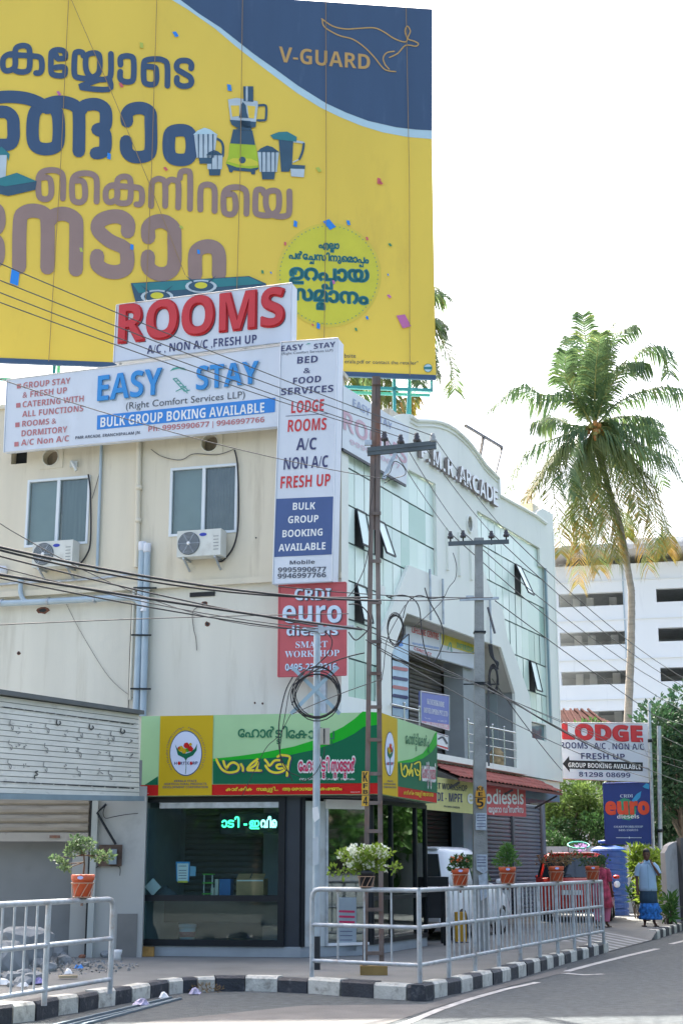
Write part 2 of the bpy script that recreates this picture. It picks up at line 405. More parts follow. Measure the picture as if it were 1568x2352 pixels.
tag(m.build('pavement', PAVE, org=(0, 0, 0), recalc=True), 'grey concrete pavement behind the painted kerb', kind='structure')
m = MB(); up = Vector((0, 0, ZP)); rdir = (rampb - rampa).normalized(); bq = rampb - rdir * .7; m.add([rampa + Vector((0, 0, .01)), bq + Vector((0, 0, .01)), rampb + rn * 1.1 + up, rampa + rn * 1.1 + up, rampa + rn * 1.1, rampb + up], [(0, 1, 2), (0, 2, 3), (0, 3, 4), (1, 5, 2)])
tag(m.build('pavement_ramp', PAVE, org=rampa), 'sloping concrete ramp with worn white stripes beyond the railing', kind='structure')
WORN = mat('worn white road paint', (.42, .42, .41), .75, var=.15, scale=8, dirt=(.14, .14, .15), dirt_amt=.6, dirt_scale=5)
m = MB(); rl = rampb - rampa
for k in range(7):
    a = .02 + k * .122; f0 = rampa + rl * a; f1 = rampa + rl * (a + .06); sk = rl.normalized() * .3; lift = Vector((0, 0, .016))
    m.add([f0 + lift, f1 + lift, f1 + sk + rn * 1.0 + Vector((0, 0, .016 + (ZP - .01) * .91)), f0 + sk + rn * 1.0 + Vector((0, 0, .016 + (ZP - .01) * .91))], [(0, 1, 2, 3)])
tag(m.build('road_markings', mat('faded ramp paint', (.30, .31, .31), .8, var=.2, scale=5, dirt=(.14, .15, .16), dirt_amt=.5, dirt_scale=4), org=rampa), 'worn white stripes painted across the ramp', kind='structure')
m = MB()
def gline(pts, w0, w1, z=.005):
    P = [gnd(u, v, z) for u, v in pts]; n = len(P); vs = []
    for i, p in enumerate(P):
        t = (P[min(i + 1, n - 1)] - P[max(i - 1, 0)]).normalized(); w = w0 + (w1 - w0) * i / (n - 1); nn = Vector((-t.y, t.x, 0)) * w / 2; vs += [p + nn, p - nn]
    m.add(vs, [(2 * i, 2 * i + 1, 2 * i + 3, 2 * i + 2) for i in range(n - 1)], False)
gline([(860, 2374), (941, 2347), (1010, 2319), (1081, 2295), (1160, 2273), (1235, 2257)], .10, .10)
gline([(1301, 2232), (1360, 2216), (1440, 2196), (1509, 2180)], .12, .12)
gline([(1540, 2169), (1600, 2155), (1700, 2136)], .12, .12)
gline([(1296, 2236), (1340, 2240), (1385, 2238)], .16, .1)
tag(m.build('road_markings', WORN, org=(0, 15, 0)), 'worn white edge line along the road', kind='structure')
m = MB(); m.add([gnd(u, v, .004) for u, v in [(700, 2310), (976, 2308), (1301, 2222), (1300, 2234), (1160, 2268), (1010, 2312), (860, 2362), (600, 2400), (300, 2352)]], [tuple(range(9))])
tag(m.build('road_edge', mat('dusty gutter', (.12, .12, .118), .9, var=.2, scale=2, dirt=(.1, .09, .08), dirt_amt=.3, dirt_scale=3, bump=.5, bscale=70), org=(0, 15, 0)), 'dusty strip of road between kerb and white line', kind='structure')

# ============================================================ ARCADE BUILDING
a16 = R(16.4); b25 = R(25.4)
PA = Plane(0, 24.5, -math.cos(a16), math.sin(a16)); PB = Plane(0, 24.5, math.sin(b25), math.cos(b25))
bld = Thing('arcade_building', (0, 24.5, 0), 'cream two storey shopping arcade with curved gable and mint glass front', 'building')
def pp(pl, a, z, off=0): return pl.P(a, z, off)
def wall(name, pl, outer, holes, th, m, off=0.0):
    b = MB(); b.slab([[pl.P(a, z, off) for a, z in l] for l in [outer] + holes], -pl.n * th); return bld.part(name, b, m)
CA = view(0, 1080, 1040)
def hole(pl, pts): return [pl.sz(u, v) for u, v in pts]
w1 = hole(PA, [CA(120, 495), CA(400, 470), CA(388, 770), CA(112, 795)]); w2 = hole(PA, [CA(752, 440), CA(1052, 418), CA(1045, 722), CA(748, 745)])
def rect(h): a = [p[0] for p in h]; z = [p[1] for p in h]; return ((min(a) + sorted(a)[1]) / 2, (max(a) + sorted(a)[2]) / 2, (min(z) + sorted(z)[1]) / 2, (max(z) + sorted(z)[2]) / 2)
W = [rect(w1), rect(w2)]
def rl_(r): return [(r[0], r[2]), (r[1], r[2]), (r[1], r[3]), (r[0], r[3])]
vents = [PA.sz(117, 1051), PA.sz(482, 1018)]
def circ(a, z, r, n=20): return [(a + r * math.cos(2 * math.pi * k / n), z + r * math.sin(2 * math.pi * k / n)) for k in range(n)]
SC = 6.44
sq = PA.sz(44, 1049); sqh = rl_((sq[0] - .17, sq[0] + .17, sq[1] - .14, sq[1] + .14))
wall('wall', PA, [(-.0, SC), (9.2, SC), (9.2, 10.12), (-.0, 10.12)], [rl_(W[0]), rl_(W[1]), circ(*vents[0], .16), circ(*vents[1], .165), sqh], .22, CREAM)
wall('wall', PA, [(-.0, .1), (9.2, .1), (9.2, SC - .004), (-.0, SC - .004)], [], .2, PALE, -.05)
m = MB(); m.pbox(PA, .0, 9.2, SC - .06, SC + .05, -.05, .05); bld.part('ledge', m, CREAM)
m = MB(); m.pbox(PA, -.06, 9.2, 10.12, 10.2, -.25, .06); bld.part('coping', m, CREAM)
for i, (a, z) in enumerate(vents):
    m = MB(); m.slab([rl_((a - .26, a + .22, z - .22, z + .25)) and [PA.P(x, y, .0) for x, y in rl_((a - .26, a + .22, z - .22, z + .25))], [PA.P(x, y, .0) for x, y in circ(a, z, .16)]], PA.n * .015); bld.part('vent_plate', m, CREAM)
    m = MB(); m.slab([[PA.P(x, y, .016) for x, y in circ(a, z, .175)], [PA.P(x, y, .016) for x, y in circ(a, z, .158)]], PA.n * .01); bld.part('vent_ring', m, PALE)
    m = MB(); m.pbox(PA, a - .2, a + .2, z - .2, z + .2, -.2, -.16); bld.part('vent_board', m, mat('plywood board', (.24, .2, .15), .8, var=.25, stretch=(4, 4, .6)))
m = MB(); m.pbox(PA, sq[0] - .25, sq[0] + .25, sq[1] - .25, sq[1] + .25, -.21, -.19); bld.part('vent_board', m, SHADE)
GLW = glass('window glass', (.78, .84, .83), .95, .04)
CURT = mat('pale grey blind', (.46, .50, .49), .8, var=.06); CURT2 = mat('striped curtain', (.20, .19, .20), .85, var=.2)
for i, r in enumerate(W):
    fr = MB(); t = .045
    for q in ((r[0], r[1], r[2], r[2] + t), (r[0], r[1], r[3] - t, r[3]), (r[0], r[0] + t, r[2] + t, r[3] - t), (r[1] - t, r[1], r[2] + t, r[3] - t)): fr.pbox(PA, q[0], q[1], q[2], q[3], -.06, .02)
    mid = (r[0] + r[1]) / 2; fr.pbox(PA, mid - .03, mid + .03, r[2] + t, r[3] - t, -.05, .012)
    win = bld.part('window', fr, mat('window frame white', (.68, .72, .74), .4, var=.03))
    for s, (x0, x1) in enumerate(((mid + .03, r[1] - t), (r[0] + t, mid - .03))):
        g = MB(); g.pbox(PA, x0, x1, r[2] + t, r[3] - t, -.03 - .012 * s, -.024 - .012 * s); bld.part('pane', g, GLW, parent=win)
    m = MB(); m.pbox(PA, mid + .03, r[1] - .03, r[2] + .02, r[3] - .02, -.19, -.13); bld.part('curtain', m, CURT, parent=win)
    m = MB()
    if i == 0: m.pbox(PA, r[0] + .03, mid - .04, r[2] + .02, r[3] - .02, -.2, -.13); bld.part('curtain', m, mat('grey green curtain', (.22, .26, .26), .85, var=.15, stretch=(6, 6, .3)), parent=win)
    else:
        n = 44; vs = []
        for k in range(n + 1):
            a = r[0] + .03 + (mid - r[0] - .05) * k / n; o = -.15 + .02 * math.sin(k * 1.5); vs += [PA.P(a, r[2] + .02, o), PA.P(a, r[3] - .02, o)]
        m.add(vs, [(2 * k, 2 * k + 2, 2 * k + 3, 2 * k + 1) for k in range(n)], True); bld.part('curtain', m, CURT2, parent=win)
        m = MB(); m.pbox(PA, r[0] + .03, r[1] - .03, r[2] + .02, r[3] - .02, -.21, -.2); bld.part('backing', m, SHADE, parent=win)
# damage on the lower wall: flat patches, hole shade painted as dark centres
BRK = mat('broken plaster brick', (.16, .07, .045), .95, var=.4, scale=12)
def knock(u, v, ru, rv, seed, pl=PA, off=-.05):
    rg = random.Random(seed); P = [pl.pt(u + ru * (1 + rg.uniform(-.25, .25)) * math.cos(t * .628), v + rv * (1 + rg.uniform(-.25, .25)) * math.sin(t * .628), off + .004) for t in range(10)]
    c = sum(P, Vector()) / 10; m = MB(); inner = [c.lerp(p, .55) + pl.n * .006 for p in P]; m.add(P + inner, [(k, (k + 1) % 10, 10 + (k + 1) % 10, 10 + k) for k in range(10)] + [tuple(range(10, 20))], False); m.mi[-1] = 1
    bld.part('wall_hole', m, [BRK, SHADE])
CB = view(0, 1640, 1040)
for x, y, ru, rv in ((185, 222, 26, 18), (898, 190, 14, 10), (912, 282, 12, 11), (77, 412, 9, 8), (1121, 632, 5, 5), (1155, 634, 5, 5)): knock(*CB(x, y), ru * .52, rv * .52, int(x))
m = MB(); a, z = PA.sz(*CB(945, 148)); a2, z2 = PA.sz(*CB(835, 150)); m.pbox(PA, a, a2, z - .04, z + .04, -.049, -.03); bld.part('wall_slot', m, SHADE)  # solid near-black strip paints the shade inside a slot
m = MB(); m.pbox(PA, PA.sz(*CB(1130, 0))[0] - .01, PA.sz(*CB(1130, 0))[0] + .01, 8.0 - .8, 8.02 - .8, 0, .02); bld.part('wall_fixing', m, SHADE)

# ---- road side
top = [(0, 9.95), (.9, 9.95)]
gp = [(904, 956), (926, 950), (941, 951), (956, 961), (975, 961), (993, 962), (1010, 965), (1026, 971), (1044, 982), (1060, 996), (1074, 1010), (1086, 1025), (1099, 1043), (1111, 1061), (1122, 1073), (1134, 1085), (1143, 1094), (1144, 1133), (1230, 1181), (1237, 1172), (1245, 1167), (1269, 1181)]
top = [PB.sz(u, v) for u, v in gp]; bend = top[-1][0]; top = [(0, 9.9), (top[0][0] - .01, 9.9)] + top
BB = 3.5
ent = [PB.sz(u, v) for u, v in [(898, 1507), (934, 1408), (1150, 1487), (1182, 1593), (1187, 1768)]]
entz = ent[-1][1]; ent = [(ent[0][0], entz)] + ent[::-1][0:1] + ent[::-1][1:]
g1 = [PB.sz(u, v) for u, v in [(800, 1035), (932, 1109), (938, 1078), (1000, 1111), (1004, 1324), (939, 1298), (875, 1456), (869, 1613), (800, 1600)]]
g2 = [PB.sz(u, v) for u, v in [(1095, 1172), (1239, 1259), (1240, 1300), (1252, 1306), (1263, 1663), (1222, 1657), (1216, 1600), (1197, 1545), (1180, 1500), (1165, 1465), (1155, 1400), (1128, 1362), (1114, 1320), (1100, 1290)]]
ov = PB.sz(1077, 1204); oval = [(ov[0] + .17 * math.cos(t * .524), ov[1] + .19 * math.sin(t * .524)) for t in range(12)]
lowp = rl_(rect([PB.sz(u, v) for u, v in [(1221, 1660), (1254, 1664), (1254, 1702), (1221, 1696)]]))
def inpoly(x, y, P):
    r = False; j = len(P) - 1
    for i in range(len(P)):
        if (P[i][1] > y) != (P[j][1] > y) and x < (P[j][0] - P[i][0]) * (y - P[i][1]) / (P[j][1] - P[i][1]) + P[i][0]: r = not r
        j = i
    return r
wall('wall', PB, [(0, BB), (bend, BB)] + top[::-1], [ent, g1, g2, oval, lowp], .07, BWALL)
m = MB(); m.slab([[PB.P(a, z, -.071) for a, z in [(0, 9.9), (0, 9.6), (bend, 9.2)] + top[::-1][:0] + [(bend, top[-1][1])]] ], -PB.n * .12) if False else None
P3 = [PB.P(a, z, .0) for a, z in top[4:-4]]
for off, w, dz in ((.05, .1, -.05), (.025, .05, -.16)):
    m = MB()
    pts = [PB.P(a, z + dz, off * .5) for a, z in top[4:-4]]
    
    m.tube(pts, w * .42, 6, smooth=False); bld.part('cornice', m, BWALL)
m = MB(); pts = [PB.P(*PB.sz(u, v), .02) for u, v in [(1144, 1137), (1228, 1184), (1252, 1203)]]; m.tube(pts, .045, 6, smooth=False); bld.part('cornice', m, BWALL)
fn = PB.P(bend, 0) ; e2 = fn + Vector((-math.cos(a16), math.sin(a16), 0)) * 9; e1 = PA.P(9.2, 0)
m = MB(); m.hexa([p + Vector((0, 0, 9.3)) for p in (PB.P(.1, 0, -.3), PB.P(bend - .05, 0, -.3), e2, PA.P(9.1, 0, -.3))], [p + Vector((0, 0, 9.45)) for p in (PB.P(.1, 0, -.3), PB.P(bend - .05, 0, -.3), e2, PA.P(9.1, 0, -.3))]); bld.part('roof', m, CONC)
for p, q, ht in ((fn, e2, 9.9), (e2, e1, 9.9)):
    m = MB(); d = (q - p).normalized(); n = Vector((d.y, -d.x, 0)) * .1; b = [p - n, q - n, q + n, p + n]; m.hexa([x + Vector((0, 0, BB if p is fn else 0)) for x in b], [x + Vector((0, 0, ht)) for x in b]); bld.part('wall', m, BWALL)
# return of the gable block ends
for a0, a1, z in ((top[2][0], top[4][0], top[3][1]), (top[-4][0], bend, top[-1][1])):
    m = MB(); m.pbox(PB, a0, a1, z - 1.1, z - .02, -.45, -.0735); bld.part('parapet_block', m, CREAM)
# glass panes
PGL = [mat('mint glass panel %s' % n, c, .22, var=.05, scale=.5, spec=.3, dirt=(.62, .72, .66), dirt_amt=.2, dirt_scale=.5) for n, c in (('light', (.68, .82, .70)), ('pale', (.74, .87, .76)), ('deep', (.46, .64, .53)), ('grey', (.66, .79, .70)), ('bright', (.78, .89, .79)))]
BACKM = mat('blue grey frame behind glass', (.15, .21, .21), .6, var=.1)
def curtain(poly, cw, rh, opens, seed):
    rg = random.Random(seed); A0 = min(p[0] for p in poly); A1 = max(p[0] for p in poly); Z0 = min(p[1] for p in poly); Z1 = max(p[1] for p in poly)
    nc = max(1, round((A1 - A0) / cw)); nr = max(1, round((Z1 - Z0) / rh)); cw = (A1 - A0) / nc; rh = (Z1 - Z0) / nr
    for c in range(nc):
        for r in range(nr):
            a0, a1 = A0 + c * cw + .008, A0 + (c + 1) * cw - .008; z0, z1 = Z0 + r * rh + .016, Z0 + (r + 1) * rh - .016
            ok = any(inpoly(a0 + (a1 - a0) * i / 4, z0 + (z1 - z0) * j / 4, poly) for i in range(5) for j in range(5))
            if not ok: continue
            m = MB(); key = (c, r); mt = PGL[2] if rg.random() < .08 or r == 0 and seed == 1 else PGL[(0, 1, 3, 4)[rg.randrange(4)]]
            if key in opens:
                k = opens[key]; q = [PB.P(a0, z0, -.05 + k), PB.P(a1, z0, -.05 + k), PB.P(a1, z0, -.04 + k), PB.P(a0, z0, -.04 + k)]; t = [PB.P(a0, z1, -.05), PB.P(a1, z1, -.05), PB.P(a1, z1, -.04), PB.P(a0, z1, -.04)]
                m.hexa(q, t); f = MB()
                for s0, s1 in ((q[3], q[2]), (q[3], t[3]), (q[2], t[2]), (t[3], t[2])): f.bar(s0, s1, .03)
                gp_ = bld.part('glass_pane', m, PGL[1], label='mint glass pane hinged open at the bottom'); bld.part('sash', f, DARK, parent=gp_)
                h = MB(); h.pbox(PB, a0, a1, z0, z1, -.0965, -.094); bld.part('opening', h, SHADE)  # near-black sheet paints the unlit room behind the open pane
            else:
                tilt = rg.uniform(-.008, .008); q = [PB.P(a0, z0, -.082 + tilt), PB.P(a1, z0, -.082 - tilt), PB.P(a1, z0, -.074 - tilt), PB.P(a0, z0, -.074 + tilt)]; dz = Vector((0, 0, z1 - z0)); m.hexa(q, [p + dz for p in q]); bld.part('glass_pane', m, mt)
    m = MB(); m.slab([[PB.P(a, z, -.1) for a, z in poly]], -PB.n * .04); bld.part('glazing_frame', m, BACKM)
curtain(g1, .44, .655, {(1, 4): .12, (3, 4): .22, (1, 2): .14}, 1); curtain(g2, .45, .72, {(6, 4): .3, (8, 1): .14}, 2)
m = MB(); m.pbox(PB, ov[0] - .25, ov[0] + .25, ov[1] - .25, ov[1] + .25, -.2, -.08); bld.part('porthole', m, SHADE)
ring = [PB.P(a, z, .015) for a, z in oval]; m = MB(); m.tube(ring, .025, 6, closed=True); bld.part('porthole_rim', m, BWALL)
m = MB(); r = rect(lowp); m.pbox(PB, r[0] - .02, r[1] + .02, r[2] - .02, r[3] + .02, -.08, -.06); bld.part('window', m, mat('tinted teal glass', (.07, .16, .17), .08, var=.2, spec=.8))
for x0, y0, y1 in ((735, 990, 1250), (808, 1020, 1285), (880, 1060, 1310)):
    a, z0 = PB.sz(*G1(x0, y0)); _, z1 = PB.sz(*G1(x0, y1)); m = MB(); m.pbox(PB, a - .05, a + .05, min(z0, z1), max(z0, z1), .0, .05); bld.part('wall_rib', m, BWALL)
for x, y0, y1 in ((616, 60, 375), (695, 120, 400)):
    a, z0 = PB.sz(*G2(x, y0)); _, z1 = PB.sz(*G2(x, y1)); m = MB(); m.tube([PB.P(a, min(z0, z1), .06), PB.P(a, max(z0, z1), .06)], .025, 6); bld.part('conduit', m, GALV)
m = MB(); a, z0 = PB.sz(*G2(990, 240)); _, z1 = PB.sz(*G2(995, 520)); m.tube([PB.P(a, z1, .06), PB.P(a, z0, .06)], .025, 6)
bld.part('conduit', m, GALV)
# right edge corner strip
m = MB(); a = g2[4][0]; m.pbox(PB, a + .002, a + .09, g2[4][1], g2[3][1], -.02, .03); bld.part('glazing_trim', m, mat('blue grey trim', (.25, .34, .38), .4, .3))
# ---- recessed entrance
EA0, EA1 = ent[0][0], max(p[0] for p in ent); zt = max(p[1] for p in ent)
ER = 1.1
GREY = mat('grey panel', (.32, .34, .34), .7, var=.08); BEIGE = mat('beige grey wall', (.52, .50, .44), .85, var=.1)
def ew(name, a0, a1, z0, z1, o0, o1, m_): q = MB(); q.pbox(PB, a0, a1, z0, z1, o0, o1); return bld.part(name, q, m_)
ew('floor_slab', EA0 - .3, EA1 + .3, entz - .2, entz - .001, -ER - .1, -.075, BWALL)
ew('floor_slab', EA0, EA1 + .15, entz - .12, entz - .003, -.069, .2, BWALL)
ew('back_wall', EA0 - .3, EA1 + .6, entz, zt + .4, -ER - .2, -ER - .1, BEIGE)
ew('side_wall', EA0 - .3, EA0 - .05, entz, zt + .3, -ER - .1, -.075, BWALL); ew('side_wall', EA1 + .05, EA1 + .25, entz, zt + .3, -ER - .1, -.075, GREY)
sof = [PB.P(a, z + .03, -.075) for a, z in [PB.sz(934, 1412), PB.sz(1148, 1489), PB.sz(1181, 1593)]]
m = MB(); vs = []
for p in sof: vs += [p, p - PB.n * ER]
m.add(vs, [(0, 1, 3, 2), (2, 3, 5, 4)], False); m.add([p + Vector((0, 0, .05)) for p in vs], [(0, 1, 3, 2), (2, 3, 5, 4)], False); bld.part('soffit', m, BEIGE)
PE = PB.shifted(-.75)
def ea(x, y, f=G2, pl=PE): return pl.sz(*f(x, y))
# shutter with slats, behind the hanging boards
def shutter(thing, pl, a0, a1, z0, z1, m_, off, pitch=.085, bottom=None, name='shutter'):
    back = MB(); back.pbox(pl, a0, a1, z0, z1, off - .05, off - .02); sh = thing.part(name, back, m_)
    n = max(1, int((z1 - z0) / pitch)); h = (z1 - z0) / n; base = None
    for k in range(n):
        z = z0 + k * h
        if base is None:
            q = MB(); prof = [(-.018, 0), (.012, h * .2), (.018, h * .5), (.008, h * .85), (-.018, h * .93)]
            vs = []
            for o, dz in prof: vs += [pl.P(a0 + .01, z + dz, off + o), pl.P(a1 - .01, z + dz, off + o)]
            q.add(vs, [(2 * i, 2 * i + 1, 2 * i + 3, 2 * i + 2) for i in range(4)], False)
            base = thing.part('slat', q, m_, parent=sh)
        else:
            o = base.copy(); COL.objects.link(o); o.parent = sh; o.location = (0, 0, k * h)
    return sh
SHUTD = mat('brown grey shutter', (.12, .11, .10), .55, .3, var=.2, scale=4, dirt=(.2, .16, .12), dirt_amt=.25); SHUTG = mat('blue grey shutter', (.12, .15, .19), .5, .25, var=.1)
s0 = ea(505, 700); s1 = ea(770, 900); shutter(bld, PE, s0[0], s1[0], entz, ea(505, 560)[1], SHUTD, -.25, .1)
ew2 = lambda n, a0, a1, z0, z1, o0, o1, m_: bld.part(n, (lambda q: (q.pbox(PE, a0, a1, z0, z1, o0, o1), q)[1])(MB()), m_)
ew2('column', ea(772, 700)[0], ea(843, 700)[0], entz, ea(800, 650)[1], -.2, .25, GREY)
ew2('column', ea(845, 700)[0], ea(872, 700)[0], entz, ea(860, 670)[1] - .02, -.15, .3, WHITE)
ew2('column', ea(874, 700)[0], ea(905, 700)[0], entz, ea(870, 680)[1], -.3, .1, GREY)
ew2('doorway', ea(905, 700)[0], ea(992, 700)[0], entz, ea(940, 700)[1], -.34, -.3, SHADE)
ew2('partition', ea(1000, 900)[0] - .3, ea(1165, 900)[0] + .3, entz, ea(1160, 830)[1] + .05, .0, .3, mat('grey green board', (.33, .38, .38), .6, var=.06))
# railing of the balcony (stainless)
PR = PB.shifted(.08)
def brail(pts_top, posts, thingname='balcony_railing'):
    for k, dz in enumerate((0, -.22, -.4, -.58)):
        m = MB(); m.tube([PR.pt(*p) + Vector((0, 0, dz)) for p in pts_top], .022 if k == 0 else .012, 8); br.part('rail', m, STEEL)
    for p in posts:
        q = PR.pt(*p); m = MB(); m.tube([Vector((q.x, q.y, entz - .1)), q + Vector((0, 0, .05))], .018, 8); m.lathe(q + Vector((0, 0, .07)), [(.001, -.03), (.025, -.018), (.032, 0), (.025, .018), (.001, .03)], 10); br.part('post', m, STEEL)
br = Thing('balcony_railing', PR.P(EA0, entz), 'stainless steel balcony railing with ball topped posts before the blue grey boards', 'railing')
brail([G2(870, 1015), G2(990, 1040), G2(1160, 1075)], [G2(870, 1015), G2(1020, 1046), G2(1092, 1060)])
br = Thing('balcony_railing', PR.P(EA0, entz), 'stainless steel railing end beside the narrow framed notice on the arcade', 'railing')
brail([G2(392, 898), G2(570, 938)], [G2(473, 916), G2(566, 937)])
for ob in list(br.e.children)[:0]: pass
# ============================================================ BILLBOARD
YEL = mat('billboard yellow vinyl', (.86, .60, .07), .5, var=.06, scale=.4, dirt=(.68, .45, .06), dirt_amt=.15, dirt_scale=.6, bump=.8, bscale=1.3, stretch=(1, 1, .35))
BNAVY = mat('billboard navy print', (.04, .085, .165), .5, var=.06, scale=.5, dirt=(.09, .15, .24), dirt_amt=.1, stretch=(4, 4, .5)); TAUPE = mat('billboard taupe print', (.31, .205, .175), .5, var=.04)
BPALE = mat('billboard pale blue', (.50, .68, .74), .5, var=.04); LIME = mat('billboard lime disc', (.68, .62, .04), .5, var=.04); TEALP = mat('billboard teal print', (.03, .21, .23), .5, var=.05)
CONF = {'b': mat('confetti blue', (.02, .25, .75), .5, var=0), 'p': mat('confetti pink', (.58, .16, .38), .5, var=0), 'r': mat('confetti red', (.68, .13, .13), .5, var=0), 'g': mat('confetti green', (.03, .26, .12), .5, var=0), 'l': mat('confetti lime', (.5, .55, .08), .5, var=0)}
SILV = mat('printed silver', (.50, .58, .62), .4, var=.1); DK = mat('printed dark steel', (.035, .09, .14), .4, var=.1); GOLD = mat('printed gold line', (.55, .33, .10), .5, var=0); GRN = mat('printed apple green', (.42, .56, .02), .5, var=.05)
xb, yb = at(993, 862, 30).x, 30.0; b67 = R(6.7)
BBP = Plane(xb, yb, math.cos(b67), -0 + math.sin(b67))
zt0 = BBP.pt(993, 20).z; zb0 = BBP.pt(995, 861).z
bill = Thing('billboard', BBP.P(-5, zb0), 'huge yellow and navy billboard for kitchen appliances on a teal frame above the roofs', 'billboard')
m = MB(); m.pbox(BBP, -11.5, BBP.sz(993, 400)[0], zb0, zt0, -.1, 0); bill.part('panel', m, YEL)
m = MB(); m.pbox(BBP, -11.5, BBP.sz(993, 400)[0], zb0 - .11, zb0 - .002, -.07, .01); bill.part('bottom_edge', m, BNAVY)
bp = Print(bill, BBP, .004, .004); K0 = view(0, 0, 1300); K1 = view(0, 540, 1300)
inner = [(640, 0), (700, 45), (780, 97), (840, 145), (900, 192), (975, 245), (1050, 300), (1150, 363), (1225, 398), (1300, 426), (1400, 449), (1470, 457), (1526, 460)]
outer = [(600, -6), (660, 30), (760, 100), (830, 160), (900, 215), (975, 272), (1050, 328), (1130, 378), (1200, 412), (1275, 443), (1350, 466), (1440, 483), (1526, 490)]
ext = lambda L: [(2 * L[0][0] - L[2][0] - 40, 2 * L[0][1] - L[2][1] - 40)] + L
# printed areas stay inside the panel's top edge
topz = zt0 - .003
def clip_top(P): return [(u, v) for u, v in P]
def bpoly(mt, pts, layer):
    q = []
    for u, v in pts:
        p = BBP.pt(u, v); p.z = min(p.z, topz); q.append(p + BBP.n * bp.off(layer))
    bp._mb('print', mt).add(q, [tuple(t) for t in tessellate_polygon([q])], False)
tr = BBP.P(BBP.sz(992, 100)[0], topz)
OU = [K0(*p) for p in outer]; IN = [K0(*p) for p in inner]
bpoly(BPALE, [K0(560, -40)] + OU + [K0(1526, -60)], 0); bpoly(BNAVY, [K0(600, -40)] + IN + [K0(1526, -60)], 1)
# words traced as thick rounded strokes
def S(mt, f, strokes, w, layer=3):
    bp.g += 1
    for s_ in strokes:
        cl = s_[0] == 'c'; pts = s_[1:] if cl else s_
        bp.stroke(mt, [f(*p) for p in pts], w * f.k, layer, closed=cl, sm=4, keep=True)
KA = [[(110, 190), (60, 195), (25, 225), (22, 285), (45, 312), (88, 302), (110, 270), (110, 165), (140, 135), (188, 134), (212, 165), (212, 285), (185, 318), (130, 318), (95, 300)], [(70, 197), (150, 200), (240, 206), (285, 215), (300, 245), (300, 300), (285, 326), (258, 328)]]
EE = [[(465, 222), (415, 224), (403, 200)], [(468, 220), (468, 185), (445, 165), (405, 162), (375, 175), (367, 205), (367, 315), (385, 340), (430, 348), (460, 342), (467, 320), (465, 290), (440, 284), (400, 288)]]
YA = [[(600, 205), (590, 180), (555, 176), (537, 200), (534, 330), (560, 360), (640, 366), (695, 342), (715, 300), (715, 215), (695, 187), (645, 188), (618, 215), (616, 290), (640, 345), (700, 372), (770, 370), (795, 335), (796, 190)]]
EM = [[(1085, 283), (1115, 290), (1122, 320), (1122, 380), (1105, 408), (1060, 408), (1033, 380), (1033, 260), (1055, 234), (1120, 227), (1170, 236), (1200, 270), (1201, 420)], [(1085, 283), (1050, 280)]]
AA = [[(865, 268), (865, 222), (890, 207), (930, 207), (958, 232), (958, 362), (935, 390), (888, 388), (863, 365), (863, 318)]]
TA = [[(1372, 295), (1372, 262), (1345, 240), (1295, 240), (1270, 262), (1272, 300), (1310, 325), (1365, 360), (1372, 400), (1345, 420), (1300, 420), (1270, 397), (1270, 362)]]
for gl_ in (KA, EE, YA + [[(705, 378), (640, 400), (580, 430), (780, 445), (785, 375)]], AA, EM, TA): S(BNAVY, V1, gl_, 41)
S(BNAVY, V1, [[(-60, 612), (40, 608), (90, 650), (97, 720), (95, 800), (60, 842), (-60, 840)]], 90); S(BNAVY, V1, [[(-60, 508), (60, 498), (180, 508), (270, 538), (340, 580)], ['c', (330, 560), (265, 590), (238, 660), (236, 800), (265, 858), (330, 875), (395, 860), (420, 810), (420, 660), (395, 590)], [(330, 556), (400, 535), (480, 540), (545, 570), (567, 630), (566, 890)], [(575, 600), (610, 562), (690, 552), (750, 585), (762, 650), (750, 715), (700, 733)], [(700, 733), (750, 760), (758, 820), (752, 875), (725, 898), (688, 904)]], 90); S(BNAVY, V1, [[(911, 675), (911, 625), (945, 588), (1020, 580), (1075, 612), (1082, 680), (1082, 870), (1050, 922), (960, 930), (910, 890), (905, 818)]], 90); S(BNAVY, V1, [['c', (1292, 738), (1230, 752), (1213, 800), (1213, 890), (1238, 938), (1293, 952), (1350, 940), (1374, 890), (1374, 805), (1350, 752)]], 90)
EB = lambda dx, dy, sx=1: [[(238 * sx + dx, 103 + dy), (258 * sx + dx, 120 + dy), (262 * sx + dx, 185 + dy), (245 * sx + dx, 213 + dy), (215 * sx + dx, 213 + dy), (198 * sx + dx, 190 + dy), (198 * sx + dx, 105 + dy), (222 * sx + dx, 74 + dy), (270 * sx + dx, 67 + dy), (308 * sx + dx, 78 + dy), (322 * sx + dx, 110 + dy), (321 * sx + dx, 212 + dy)], [(238 * sx + dx, 103 + dy), (212 * sx + dx, 106 + dy)]]
def remap(L, b0, b1): return [[(b1[0] + (x - b0[0]) / (b0[2] - b0[0]) * (b1[2] - b1[0]), b1[1] + (y - b0[1]) / (b0[3] - b0[1]) * (b1[3] - b1[1])) for x, y in s_] for s_ in L]
for gl_ in (EB(0, 0), EB(172, 16), remap(KA, (22, 134, 300, 328), (540, 102, 724, 242)), remap(EB(0, 0), (198, 67, 322, 212), (1142, 154, 1258, 290)), remap(YA, (534, 176, 796, 372), (1303, 166, 1476, 302))): S(TAUPE, V2, gl_, 30)
S(TAUPE, V2, [[(771, 250), (775, 140), (795, 115), (820, 113), (842, 135), (843, 250)], [(846, 140), (865, 118), (890, 118), (910, 140), (909, 258)], [(917, 108), (925, 76), (955, 72), (970, 95), (969, 265)]], 30); S(TAUPE, V2, [[(1022, 268), (1024, 165), (1045, 142), (1078, 145), (1095, 172), (1095, 276)]], 30)
